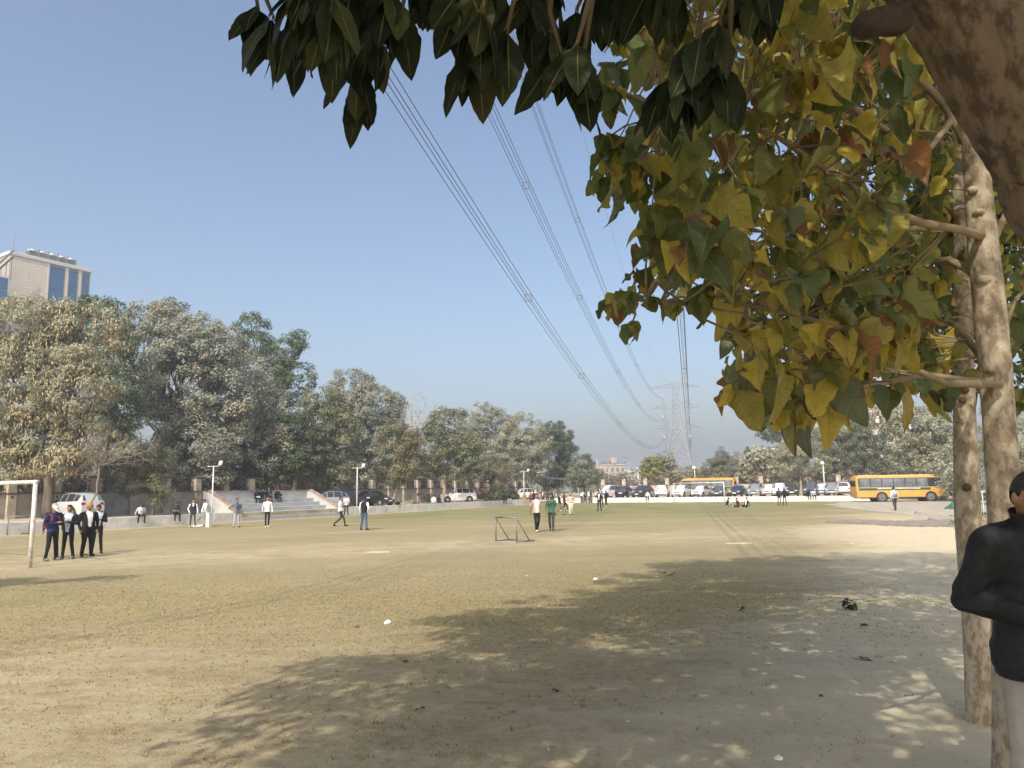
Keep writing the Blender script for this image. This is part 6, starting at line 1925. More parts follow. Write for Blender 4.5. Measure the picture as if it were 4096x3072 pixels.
# ------------------------------------------------------------ the near person at the right edge
def near_person():
    X, Y = 2.405, 3.6
    g = float(hg(X, Y))
    P = dict(pose='stand', arms=('cross', 'cross'), bulk=1.17, fat=1.1, leg_w=1.12, nod=18, turn=10, spread=.12, lean=7)
    ARMS['cross_near'] = ((.272, .03, 1.125), (.00, -.255, 1.085))
    P['arms'] = ('cross_near', 'phone')
    pr, dz, (hb, hr) = person_prims(P)
    sh = Vector((-.05, 0, -.01))          # head hangs a little to his right
    hb = hb + sh
    pr = [((p[0], p[1], p[2] + sh, *((p[3] + sh,) if p[0] == 'cap' else (p[3],)), *p[4:]) if p[1] == 'head' else ((p[0], p[1], p[2], p[3] + sh, *p[4:]) if p[1] == 'neck' else p)) for p in pr]
    body = [p for p in pr if p[1] in ('head', 'neck', 'shoe')]
    # hands with five fingers
    for p in [q for q in pr if q[1] == 'forearm']:
        E_, W_ = p[2], p[3]
        d = (W_ - E_).normalized(); s = -1 if E_.x < 0 else 1
        side = d.cross(Vector((0, -.35, 1))).normalized()
        nrm = side.cross(d).normalized()
        pal = W_ + d * .05
        body.append(('cap', 'hand', W_ - d * .04, W_ + d * .02, .03, .028))
        for k in range(4):
            o = side * (.030 - .020 * k)
            body.append(('cap', 'hand', W_ + d * .02 + o * .8, pal + d * .045 + o, .013, .0115))
            kn = pal + d * .045 + o; ln = (.040, .045, .042, .033)[k]
            k2 = kn + (d * .85 - nrm * .5).normalized() * ln; k3 = k2 + (d * .35 - nrm * .9).normalized() * ln * .8
            body.append(('cap', 'hand', kn, k2, .0095, .0088)); body.append(('cap', 'hand', k2, k3, .0088, .0075))
        th = W_ + d * .025 + side * .03
        t2 = th + (d * .6 + side * .8).normalized() * .045; t3 = t2 + (d * .95 + side * .1 - nrm * .3).normalized() * .03
        body.append(('cap', 'hand', th, t2, .012, .0105)); body.append(('cap', 'hand', t2, t3, .0105, .0085))
    for p in pr:     # slim torso and limbs inside the clothes keep the body one piece
        if p[0] == 'torso':
            body.append(('torso', 'torso', [(c, a * .86, b * .86) for c, a, b in p[2]], p[3]))
        elif p[1] in ('upper_arm', 'forearm', 'leg'):
            body.append(('cap', p[1], p[2], p[3], p[4] * .72, p[5] * .78))
    jac = []
    for p in pr:
        if p[0] == 'torso':
            rings = [(c, a * 1.10, b * 1.16) for c, a, b in p[2][:-1]] + [(p[2][-1][0] + Vector((0, 0, .015)), .098, .092)]
            rings[0] = (rings[0][0] + Vector((0, -.012, -.02)), .222, .172); rings[1] = (rings[1][0], .224, .174); rings[2] = (rings[2][0], max(.20, rings[2][1]), .150)
            jac.append(('torso', 'torso', rings, p[3]))
        elif p[1] == 'upper_arm':
            jac.append(('cap', 'arm', p[2] + Vector((0, 0, .0)), p[3], p[4] * 1.08, p[5] * 1.22))
        elif p[1] == 'forearm':
            jac.append(('cap', 'arm', p[2], p[2].lerp(p[3], .93), p[4] * 1.22, p[5] * 1.32))
    for s in (-1, 1):
        jac.append(('cap', 'arm', Vector((s * .06, .02, 1.455)), Vector((s * .20, .0, 1.415)), .055, .06))
    tro = []
    for p in pr:
        if p[1] == 'leg':
            tro.append(('cap', 'leg', p[2], p[3], p[4] * (.90 if p[2].z > .88 else 1.02), p[5] * 1.18))
    jm = prims_to_mb(jac)
    o1 = queue_remesh(prims_to_mb(body), .0075, 2); o2 = queue_remesh(jm, .012, 5); o3 = queue_remesh(prims_to_mb(tro), .012, 4)
    bpy.context.view_layer.update()
    dg = bpy.context.evaluated_depsgraph_get(); dg.update()
    t = thing('person', 'person in a black zipped jacket and grey trousers cut off by the right edge', 'person', (X, Y, g), R_(-8))
    sc = 1.70 / 1.715; t.scale = (sc, sc, sc)
    for o, nm, m in ((o1, 'body', SKIN), (o2, 'jacket', mat('black_jacket_knit', (.014, .014, .015), .75, spec=.35, var=.3, scale=30, bump=.7, bscale=8)), (o3, 'trousers', mat('grey_cotton', (.33, .31, .275), .9, spec=.1, var=.10, scale=10, bump=.5, bscale=7))):
        me = bpy.data.meshes.new_from_object(o.evaluated_get(dg)); me.name = nm
        me.materials.clear(); me.materials.append(m)
        me.polygons.foreach_set('use_smooth', np.ones(len(me.polygons), bool))
        if nm == 'jacket':     # soft folds round elbow and waist
            co = np.empty(len(me.vertices) * 3, np.float32); me.vertices.foreach_get('co', co); co = co.reshape(-1, 3)
            no = np.empty(len(me.vertices) * 3, np.float32); me.vertices.foreach_get('normal', no); no = no.reshape(-1, 3)
            a = co[:, 0] * 1.2 + co[:, 1] * .9
            f = .0055 * np.sin(co[:, 2] * 62 + 5 * np.sin(a * 9)) * (np.exp(-((co[:, 2] - 1.13) / .09) ** 2) + .8 * np.exp(-((co[:, 2] - .93) / .06) ** 2)) + .0045 * np.sin(co[:, 2] * 23 + a * 21 + 2 * np.sin(a * 13))
            me.vertices.foreach_set('co', (co + no * f[:, None]).ravel()); me.update()
        ob = obj(nm, me, t)
        bpy.data.objects.remove(o)
    M_rib = mat('black_rib_knit', (.02, .02, .022), .9, bump=.6, bscale=40, var=.2, scale=30)
    hem = [[(x * math.cos(a), y * math.sin(a) + .0, z) for a in np.linspace(0, 2 * math.pi, 40, endpoint=False)] for z, x, y in ((.785, .202, .158), (.795, .212, .167), (.835, .217, .171), (.86, .214, .168))]
    MB().loft(hem).build('hem_band', M_rib, t, True)
    col = []
    for z, x, y, f in ((1.43, .105, .100, 0), (1.475, .088, .085, 0), (1.515, .080, .080, .0), (1.535, .079, .080, .004), (1.535, .070, .071, .004), (1.50, .070, .070, 0)):
        col.append([(x * math.cos(a) - .02 - .03 * max(0, (z - 1.45) / .085), y * math.sin(a) - .005 + f, z + .016 * max(0, math.sin(a))) for a in np.linspace(0, 2 * math.pi, 28, endpoint=False)])
    lean_ = lambda p: rot_x(Vector(p), Vector((0, 0, .95)), R_(7))
    MB().loft([[lean_(p) for p in r] for r in col], cap=False).build('collar', M_rib, t, True)
    MB().tube([(0, -.160, .86), (0, -.164, .97), lean_((0, -.15, 1.2)), lean_((0, -.140, 1.36)), lean_((0, -.10, 1.47))], .007, 6).build('zip', M_grey, t)
    MB().bbox(-.010, .010, -.184, -.166, .955, .99, .002).build('zip_pull', M_rim, t)
    b = MB().tube([lean_((-.105, -.142, 1.315)), lean_((-.107, -.160, 1.317))], .013, 14).build('badge', mat('white_enamel', (.8, .8, .8), .3), t)
    # hair: close cropped
    mb = MB()
    e = MB().ell((0, 0, 0), (.083, .103, .112), 24, 16)
    cc = Vector((0, .002, .093))
    kf = [f for f in e.f if all((e.v[i][2] + .093) > .05 + (.085 if e.v[i][1] < -.03 else (-.04 if e.v[i][1] > .04 else .03)) for i in f)]
    us = sorted({i for f in kf for i in f}); mp = {i: k for k, i in enumerate(us)}
    mb.add([hb + hr @ (Vector(e.v[i]) + cc) for i in us], [tuple(mp[i] for i in f) for f in kf])
    mb.build('hair', mat('cropped_hair', (.012, .011, .010), .6, bump=.6, bscale=60, var=.2, scale=40), t, True)
    for s in (-1, 1):
        MB().ell(tuple(hb + hr @ Vector((s * .031, -.086, .092))), (.014, .009, .008), 10, 6, rot=hr).build('eye', mat('eye_dark', (.03, .02, .02), .2), t)
        MB().ell(tuple(hb + hr @ Vector((s * .032, -.093, .113))), (.024, .008, .005), 8, 5, rot=hr).build('eyebrow', HAIR, t)
    MB().ell(tuple(hb + hr @ Vector((0, -.092, .022))), (.024, .009, .007), 8, 5, rot=hr).build('mouth', mat('lips', (.22, .09, .07), .5), t)
near_person()

# ------------------------------------------------------------ near leaves
def big_leaf_mat(name, joined=False, gloss=.45, trans=.35, plain=False):
    m = bpy.data.materials.new(name); m.use_nodes = True
    T = m.node_tree; L = T.links.new
    b = T.nodes['Principled BSDF']; out = T.nodes['Material Output']
    b.inputs['Roughness'].default_value = gloss; b.inputs['Specular IOR Level'].default_value = .12 if plain else .3
    def M(op, a, c=0.0, clamp=False):
        n = T.nodes.new('ShaderNodeMath'); n.operation = op; n.use_clamp = clamp
        for k, q in enumerate((a, c)):
            if isinstance(q, (int, float)): n.inputs[k].default_value = q
            else: L(q, n.inputs[k])
        return n.outputs[0]
    def mix(f, a, c, mode='MIX'):
        n = T.nodes.new('ShaderNodeMix'); n.data_type = 'RGBA'; n.blend_type = mode
        for k, q in (('Factor', f), ('A', a), ('B', c)):
            if isinstance(q, (int, float)): n.inputs[k].default_value = q
            elif isinstance(q, tuple): n.inputs[k].default_value = (*q, 1)
            else: L(q, n.inputs[k])
        return n.outputs['Result']
    def sst(x, a, c):
        n = T.nodes.new('ShaderNodeMapRange'); n.interpolation_type = 'SMOOTHSTEP'
        n.inputs['From Min'].default_value = a; n.inputs['From Max'].default_value = c
        L(x, n.inputs['Value']); return n.outputs[0]
    uvn = T.nodes.new('ShaderNodeUVMap')
    sep = T.nodes.new('ShaderNodeSeparateXYZ'); L(uvn.outputs[0], sep.inputs[0])
    v, u = sep.outputs[0], sep.outputs[1]           # v along, u across
    au = M('ABSOLUTE', M('SUBTRACT', M('MULTIPLY', u, 2.0), 1.0))
    if joined:
        a_ = T.nodes.new('ShaderNodeAttribute'); a_.attribute_name = 'tint'; base = a_.outputs['Color']
        g = T.nodes.new('ShaderNodeNewGeometry'); vec = g.outputs['Position']
        rnd = None
    else:
        oi = T.nodes.new('ShaderNodeObjectInfo'); base = oi.outputs['Color']; rnd = oi.outputs['Random']
        cx = T.nodes.new('ShaderNodeCombineXYZ'); L(v, cx.inputs[0]); L(u, cx.inputs[1]); L(M('MULTIPLY', rnd, 37.0), cx.inputs[2])
        vec = cx.outputs[0]
    nz = T.nodes.new('ShaderNodeTexNoise'); nz.inputs['Scale'].default_value = 9 if joined else 3.2; nz.inputs['Detail'].default_value = 5; L(vec, nz.inputs['Vector'])
    n2 = T.nodes.new('ShaderNodeTexNoise'); n2.inputs['Scale'].default_value = 40 if joined else 11; n2.inputs['Detail'].default_value = 2; L(vec, n2.inputs['Vector'])
    # mottling and veins
    col = mix(M('MULTIPLY', sst(nz.outputs[0], .4, .7), .45), base, mix(1.0, base, (.55, .72, .45), 'MULTIPLY'))
    vein = M('FRACT', M('SUBTRACT', M('MULTIPLY', v, 8.0), M('MULTIPLY', au, 1.6)))
    vein = M('SUBTRACT', 1.0, sst(M('ABSOLUTE', M('SUBTRACT', vein, .5)), .02, .09))
    col = mix(M('MULTIPLY', vein, .30), col, mix(1.0, col, (.55, .5, .4), 'MULTIPLY'))
    rib = M('SUBTRACT', 1.0, sst(au, .02, .06))
    col = mix(M('MULTIPLY', rib, .55), col, (.30, .25, .10))
    if not plain:
        edge = M('MAXIMUM', au, M('ABSOLUTE', M('SUBTRACT', M('MULTIPLY', v, 2.0), 1.0)))
        k = M('ADD', M('MULTIPLY', edge, .75), M('MULTIPLY', M('SUBTRACT', nz.outputs[0], .5), 1.7))
        if rnd is not None:
            k = M('ADD', k, M('MULTIPLY', M('SUBTRACT', rnd, .78), .75))
        else:
            k = M('SUBTRACT', k, .12)
        br = sst(k, .70, .80)
        col = mix(br, col, mix(n2.outputs[0], (.10, .045, .02), (.26, .13, .06)))
        spot = sst(n2.outputs[0], .70, .74)
        col = mix(M('MULTIPLY', spot, .8), col, (.11, .05, .02))
    tr = T.nodes.new('ShaderNodeBsdfTranslucent'); mx = T.nodes.new('ShaderNodeMixShader'); mx.inputs[0].default_value = trans
    L(col, b.inputs['Base Color']); L(col, tr.inputs['Color'])
    bp = T.nodes.new('ShaderNodeBump'); bp.inputs['Strength'].default_value = .5; bp.inputs['Distance'].default_value = .006
    L(M('ADD', M('MULTIPLY', vein, -.5), nz.outputs[0]), bp.inputs['Height']); L(bp.outputs[0], b.inputs['Normal']); L(bp.outputs[0], tr.inputs['Normal'])
    L(b.outputs[0], mx.inputs[1]); L(tr.outputs[0], mx.inputs[2]); L(mx.outputs[0], out.inputs['Surface'])
    return m

def leaf_shape(kind, seed, nu=6, nv=12):
    """unit long leaf along +x, with stalk; returns verts, quads, uv"""
    r = np.random.default_rng(seed)
    t = np.linspace(0, 1, nv + 1)
    if kind == 'broad':
        w = .40 * np.sin(np.pi * np.clip(t, 0, 1) ** .78) ** .72 * (1 - .18 * t)
        w[0] = .012
    else:
        w = .215 * np.sin(np.pi * t ** .85) ** .85; w[0] = .012
    w[-1] = .002
    rag = .035 if kind == 'broad' else .05
    wl = w * (1 + r.normal(0, rag, nv + 1)); wr = w * (1 + r.normal(0, rag, nv + 1))
    if kind == 'broad' and r.random() < .4:      # eaten edges
        for _ in range(r.integers(1, 4)):
            k = r.integers(3, nv); q_ = 1 - r.uniform(.2, .5) * np.exp(-((np.arange(nv + 1) - k) / r.uniform(.7, 1.4)) ** 2)
            if r.random() < .5: wl = wl * q_
            else: wr = wr * q_
    droop = r.uniform(.0, .75) if kind == 'broad' else r.uniform(-.02, .22)
    fold = r.uniform(-.25, .8) if kind == 'broad' else r.uniform(.05, .25)
    twist = r.normal(0, .35) if kind == 'broad' else r.normal(0, .15)
    us = np.linspace(-1, 1, nu + 1)
    V, UV = [], []
    for i, tt in enumerate(t):
        for u in us:
            ww = wl[i] if u < 0 else wr[i]
            y = u * ww; z = -droop * tt * tt + abs(u) ** 1.6 * ww * fold + (.07 * np.sin(tt * (8 + seed % 5) + u * 2.5 + seed) + .04 * np.sin(tt * 17 + seed * 2)) * abs(u) ** 1.5 * (1 if kind == 'broad' else .2)
            a = twist * tt
            V.append((tt - droop * .25 * tt * tt, y * np.cos(a) - z * 0, z + y * np.sin(a))); UV.append((tt, u * .5 + .5))
    F = [(i * (nu + 1) + j, (i + 1) * (nu + 1) + j, (i + 1) * (nu + 1) + j + 1, i * (nu + 1) + j + 1) for i in range(nv) for j in range(nu)]
    o = len(V)
    s = .16 if kind == 'broad' else .10
    for x in (-s, .02):
        for (y, z) in ((-.010, .0), (.010, .0), (.0, .014)):
            V.append((x, y, z + (.02 if x < 0 else 0))); UV.append((.5, .5))
    F += [(o, o + 1, o + 4, o + 3), (o + 1, o + 2, o + 5, o + 4), (o + 2, o, o + 3, o + 5)]
    return np.array(V), np.array(F), np.array(UV)

LEAF_B = [leaf_shape('broad', s) for s in range(16)]
LEAF_F = [leaf_shape('fig', 100 + s) for s in range(8)]
ML_b = big_leaf_mat('broad_leaf', trans=.48); ML_bj = big_leaf_mat('broad_leaf_massed', True, trans=.48)
ML_f = big_leaf_mat('fig_leaf', gloss=.5, trans=.14, plain=True); ML_fj = big_leaf_mat('fig_leaf_massed', True, .3, .16, plain=True)
def shape_meshes(shapes, name, m):
    return [np_mesh(name, v, f, [m], uv=uv, smooth=True) for v, f, uv in shapes]
ME_B = shape_meshes(LEAF_B, 'leaf', ML_b); ME_F = shape_meshes(LEAF_F, 'leaf', ML_f)

def leaf_frame(ax, nr):
    ax = ax.normalized(); y = nr.cross(ax).normalized(); z = ax.cross(y)
    return Matrix((ax, y, z)).transposed()

BCOL = [((.48, .37, .07), .24), ((.36, .31, .075), .20), ((.23, .235, .07), .22), ((.13, .165, .065), .18), ((.18, .20, .115), .08), ((.26, .13, .055), .05)]
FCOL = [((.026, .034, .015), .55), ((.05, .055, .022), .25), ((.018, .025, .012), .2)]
def pick(tab):
    r = random.random() * sum(w for _, w in tab)
    for c, w in tab:
        r -= w
        if r <= 0: break
    k = random.uniform(.9, 1.35)
    return tuple(min(1, x * k) for x in c)

def in_poly(x, y, poly):
    c = False
    n = len(poly)
    for i in range(n):
        (x0, y0), (x1, y1) = poly[i], poly[(i + 1) % n]
        if (y0 > y) != (y1 > y) and x < (x1 - x0) * (y - y0) / (y1 - y0) + x0: c = not c
    return c

def join_leaves(name, items, shapes, m, parent, origin):
    """items: (position, 3x3, scale, colour, shape index)"""
    VV, FF, TT, UU = [], [], [], []
    o = 0
    for p, mt, s, c, k in items:
        v, f, uv = shapes[k]
        R = np.array(mt)
        q = (v * s) @ R.T + np.array(p - origin)
        VV.append(q); FF.append(f + o); TT.append(np.tile(c, (len(v), 1))); UU.append(uv); o += len(v)
    me = np_mesh(name, np.concatenate(VV), np.concatenate(FF), [m], tint=np.concatenate(TT), uv=np.concatenate(UU), smooth=True)
    return tag(obj(name, me, parent), None, None, None, 'stuff')

def proj(p):
    q = RM.transposed() @ (Vector(p) - Vector((0, 0, CAMZ)))
    if q.z > -.05: return None
    return (W0 / 2 + FPX * q.x / -q.z, H0 / 2 - FPX * q.y / -q.z)

M_trunk = mat('pale_blotched_bark', (.42, .36, .26), .95, col2=(.25, .19, .125), scale=17, bump=.9, bscale=22, detail=10, stretch=(1, 1, .6))
M_twig = mat('tan_twig', (.24, .185, .105), .9, var=.25, scale=10)
def px_path(pts, Y):
    return [at(x, y, Y if len(r) == 0 else r[0]) for x, y, *r in pts]

def broad_tree():
    base = gp(4045, 3190); Y0 = base.y
    t = thing('broadleaf_tree', 'tree with big yellowing leaves and a pale trunk behind the near person', 'tree', base)
    pts = [(4046, 3210), (4044, 3000), (4040, 2700), (4028, 2300), (4014, 1960), (3990, 1600), (3965, 1300), (3935, 1000), (3908, 700), (3884, 420), (3855, 150), (3825, -200), (3800, -700)]
    path = [at(x, y, Y0) - base for x, y in pts]
    path[0].z = -.08
    rad = [w / 2 / FPX * Y0 * 1.02 for w in (150, 122, 118, 114, 112, 116, 118, 112, 96, 88, 80, 70, 50)]
    bark_tube(path, rad, 'trunk', M_trunk, t, 40, .035, .0022, .014, 3)
    # branch collars, knots
    kn = MB()
    for (x, y, s) in ((3965, 1120, 30), (3945, 850, 26), (3998, 1480, 34), (3920, 760, 22)):
        kn.ell(at(x - 30, y, Y0 - .05) - base, (s / FPX * Y0, s / FPX * Y0, s * .7 / FPX * Y0), 8, 6)
    kn.build('knot', M_trunk, t, True)
    # branches as seen
    brs = [([(3940, 950, 4.3), (3850, 920, 4.1), (3682, 890, 3.8), (3520, 824, 3.6), (3300, 680, 3.4), (3100, 540, 3.3), (2850, 480, 3.2), (2600, 420, 3.2)], .027),
           ([(3985, 1545, 4.3), (3893, 1535, 4.1), (3779, 1535, 3.9), (3640, 1470, 3.7), (3490, 1373, 3.6), (3200, 1260, 3.5), (2900, 1205, 3.4), (2640, 1215, 3.3), (2480, 1190, 3.3)], .024),
           ([(3905, 640, 4.3), (3780, 420, 4.4), (3600, 240, 4.4), (3300, 120, 4.3), (2900, 60, 4.2), (2560, 160, 4.0)], .03),
           ([(3950, 1120, 4.35), (3800, 1040, 4.7), (3560, 1060, 5.1), (3250, 980, 5.2), (2950, 900, 5.0), (2650, 850, 4.6)], .028),
           ([(3990, 1500, 4.4), (3820, 1300, 4.9), (3600, 1220, 5.3), (3300, 1180, 5.4), (3050, 1300, 5.0), (2960, 1480, 4.8)], .026),
           ([(4000, 1540, 4.2), (3700, 1500, 4.0), (3400, 1560, 3.6), (3150, 1480, 3.5), (2940, 1490, 3.5)], .022),
           ([(3960, 1000, 4.4), (4020, 860, 4.5), (4150, 700, 4.7)], .026), ([(3990, 1400, 4.4), (4060, 1200, 4.5), (4160, 1100, 4.6)], .02),
           ([(3880, 380, 4.3), (3700, 620, 4.0), (3400, 420, 3.8), (3150, 300, 3.7)], .022)]
    cand = []
    for pp, r in brs:
        q = [at(x, y, d) - base for x, y, d in pp]
        MB().tube(q, [r * (1 - .8 * i / (len(q) - 1)) for i in range(len(q))], 8).build('branch', M_twig, t, True)
        for i in range(1, len(q)):
            for f in (.0, .33, .66):
                cand.append(q[i - 1].lerp(q[i], f))
    poly = [(2480, -120), (2470, 150), (2440, 330), (2450, 620), (2410, 700), (2440, 840), (2560, 900), (2590, 1040), (2560, 1110), (2390, 1165), (2400, 1240), (2480, 1330), (2570, 1350), (2640, 1240), (2760, 1270), (2830, 1220), (2890, 1300), (2960, 1480),
            (2890, 1540), (2900, 1640), (3040, 1620), (3110, 1700), (3200, 1730), (3330, 1650), (3440, 1690), (3520, 1640), (3640, 1600), (3720, 1620), (3790, 1600), (3800, 1380), (3850, 1000), (3800, 600), (3700, 250), (3640, -120)]
    nodes = []
    tries = 0
    while len(nodes) < 430 and tries < 20000:
        tries += 1
        x, y = random.uniform(2380, 3850), random.uniform(-120, 1700)
        if not in_poly(x, y + 60, poly): continue
        dmin, dmax = (2.9, 5.6)
        d = random.uniform(dmin, dmax) if random.random() < .8 else random.uniform(2.6, 3.3)
        if x < 2620: d = random.uniform(3.0, 4.2)
        if x > 3640: d = random.uniform(4.8, 6.0)
        p = at(x, y, d) - base
        nodes.append((p, x, y))
    for _ in range(46):
        x, y = random.uniform(3300, 3800), random.uniform(950, 1520)
        nodes.append((at(x, y, random.uniform(4.6, 6.0)) - base, x, y))
    for x, y in [(random.uniform(4040, 4300), random.uniform(600, 1620)) for _ in range(26)]:
        nodes.append((at(x, y, random.uniform(4.8, 6.0)) - base, x, y))
    items = []
    tw = MB()
    for p, x, y in nodes:
        c = min(cand, key=lambda q: (q - p).length)
        tw.tube(wobble(c, p, 4, .06), [.0065, .006, .005, .0045, .0035], 5, cap=False)
        out = (p - c); out = out.normalized() if out.length > .01 else Vector((-1, 0, 0))
        n = random.choice((3, 4, 4, 5))
        a0 = random.uniform(0, 6.28)
        for k in range(n):
            a = a0 + 2.4 * k
            h = Vector((math.cos(a), math.sin(a), 0))
            ax = (h * random.uniform(.45, .9) + out * .35 + Vector((0, 0, random.uniform(-1.15, -.25)))).normalized()
            nr = (Vector((0, 0, 1)) + h * random.uniform(.2, 1.2) + Vector((random.gauss(0, .5), random.gauss(0, .5), 0))).normalized()
            s = random.choice((.09, .10, .11, .12, .13, .15, .17, .22)) * random.uniform(.9, 1.1)
            if x < 2650 and y > 1050: s *= .72
            cc = pick(BCOL)
            if x < 2900 and random.random() < .5: cc = pick([((.13, .165, .055), .5), ((.20, .21, .055), .5)])
            items.append((p + base + ax * .16 * s, leaf_frame(ax, nr), s, cc, random.randrange(16)))
    def shown(it):
        q = proj(it[0])
        if not q or not (-100 < q[0] < 4200 and -100 < q[1] < 1900): return 0
        return it[2] / it[0].y
    items.sort(key=lambda it: -shown(it))
    tag(tw.build('twigs', M_twig, t), None, None, None, 'stuff')
    for p, mt, s, c, k in items[:300]:
        o = obj('leaf', ME_B[k], t)
        o.matrix_local = Matrix.Translation(p - base) @ mt.to_4x4() @ Matrix.Scale(s, 4)
        o.color = (*c, 1)
    rest = items[300:]
    # the rest of the crown, deeper and above the picture's edge
    n0 = 0
    while n0 < 1150:
        x, y = random.uniform(2600, 4300), random.uniform(-900, 1560)
        if y > -100 and (x > 3850 or not in_poly(x + 30, y + 120, poly)): continue
        d = random.uniform(4.2, 6.8)
        ax = Vector((random.gauss(0, .6), random.gauss(0, .6), random.uniform(-1.1, -.2))).normalized()
        nr = Vector((random.gauss(0, .7), random.gauss(0, .7), 1)).normalized()
        rest.append((at(x, y, d), leaf_frame(ax, nr), random.uniform(.12, .24), pick(BCOL), random.randrange(16)))
        n0 += 1
    for _ in range(330):
        x, y = random.uniform(3680, 4250), random.uniform(60, 1600)
        ax = Vector((random.gauss(0, .6), random.gauss(0, .6), random.uniform(-1.1, -.2))).normalized()
        nr = Vector((random.gauss(0, .7), random.gauss(0, .7), 1)).normalized()
        rest.append((at(x, y, random.uniform(5.0, 7.2)), leaf_frame(ax, nr), random.uniform(.11, .21), pick([((.30, .28, .07), .3), ((.17, .19, .06), .4), ((.10, .13, .05), .3)]), random.randrange(16)))
    join_leaves('foliage', rest, LEAF_B, ML_bj, t, base)
broad_tree()

def slim_trunk():
    base = gp(3932, 2885); Y1 = base.y
    t = thing('young_tree', 'young tree with a straight blotched trunk rooted in sand left of the near person', 'tree', base)
    pts = [(3934, 2900), (3926, 2780), (3905, 2450), (3876, 2100), (3860, 1700), (3856, 1400), (3850, 1150), (3842, 900), (3836, 600), (3846, 250), (3850, -150)]
    path = [at(x, y, Y1) - base for x, y in pts]; path[0].z = -.06
    bark_tube(path, [w / 2 / FPX * Y1 for w in (128, 108, 98, 92, 80, 70, 62, 56, 50, 44, 34)], 'trunk', M_trunk, t, 36, .04, .0022, .016, 8)
    kn = MB()
    for (x, y, s) in ((3868, 1950, 20), (3850, 1600, 18), (3862, 1560, 16), (3884, 2330, 18)):
        kn.ell(at(x, y, Y1 - .07) - base, (s / FPX * Y1, s / FPX * Y1 * .6, s * .8 / FPX * Y1), 8, 6)
    kn.build('knot', mat('dark_bark_scar', (.10, .06, .035), .95), t, True)
    items = []
    for _ in range(320):
        x, y = random.uniform(3300, 4300), random.uniform(-700, 1150)
        d = random.uniform(5.6, 7.4)
        ax = Vector((random.gauss(0, .6), random.gauss(0, .6), random.uniform(-1.1, -.2))).normalized()
        nr = Vector((random.gauss(0, .7), random.gauss(0, .7), 1)).normalized()
        items.append((at(x, y, d), leaf_frame(ax, nr), random.uniform(.12, .22), pick(BCOL), random.randrange(16)))
    for (x0, y0, x1, y1) in ((3850, 1180, 3650, 900), (3845, 900, 4050, 650), (3838, 620, 3600, 300), (3845, 400, 4080, 100)):
        MB().tube(wobble(at(x0, y0, Y1) - base, at(x1, y1, Y1 + .8) - base, 5, .05), [.022, .02, .017, .013, .01, .006], 7).build('branch', M_twig, t, True)
    join_leaves('foliage', items, LEAF_B, ML_bj, t, base)
slim_trunk()

LM_fig = leaf_mat('dark_glossy_leaves', (.05, .062, .026), .12, .3, .5)
def back_dark_tree():
    base = gp(4015, 2330); Yd = 9.5
    t = thing('dark_tree', 'dark glossy leaved tree behind the yellow leaves, trunk hidden by the pale one', 'tree', base)
    lob = []
    for (x, y, d, rx, ry) in ((3250, 900, 10.5, 240, 330), (3560, 1150, 10, 300, 260), (3700, 700, 10, 380, 420), (3350, 300, 10, 330, 330), (4150, 900, 10, 300, 420), (4020, 1250, 9.6, 260, 260), (3960, 520, 9.6, 260, 340), (3800, 1350, 10.5, 200, 180), (3200, 1180, 11, 160, 200), (3850, 100, 9.5, 450, 350),
                              (3500, -350, 10, 420, 330), (4000, -600, 9, 500, 400), (4600, -200, 10, 600, 500), (4700, 700, 11, 450, 500), (5300, 100, 11, 500, 600), (2950, -500, 10.2, 420, 300), (3500, -800, 9.8, 500, 350), (4300, -900, 9.5, 600, 350), (3150, -150, 11, 280, 250)):
        c = at(x, y, d); lob.append((np.array(c - base), (rx / FPX * d, rx / FPX * d * .8, ry / FPX * d)))
    v, f, ti, Cc, Rc = leaf_cloud(lob, .17, .065, .5, .5, rc0=.55, inner=.35)
    tag(obj('crown', np_mesh('crown', v, f, [LM_fig], tint=ti), t), None, None, None, 'stuff')
    tr = MB()
    pts = [(4015, 2330), (4005, 2000), (3985, 1600), (3960, 1300), (3900, 900)]
    pa = [at(x, y, base.y) - base for x, y in pts]; pa[0].z = -.08
    tr.tube(pa, [.13, .11, .10, .09, .07], 12); tr.build('trunk', M_bark, t, True)
    lm = MB()
    for c, r in lob:
        p = wobble(pa[random.choice((2, 3, 4))], Vector(c), 5, .06)
        lm.tube(p, [.05, .042, .035, .028, .02, .012], 6, cap=False)
    for k in range(90):
        i = random.randrange(len(Cc)); j = min(lob, key=lambda q: np.linalg.norm(q[0] - Cc[i]))
        lm.tube(wobble(Vector(j[0]), Vector(Cc[i]), 3, .08), [.018, .014, .01, .005], 4, cap=False)
    lm.build('limbs', M_bark, t, True)
back_dark_tree()

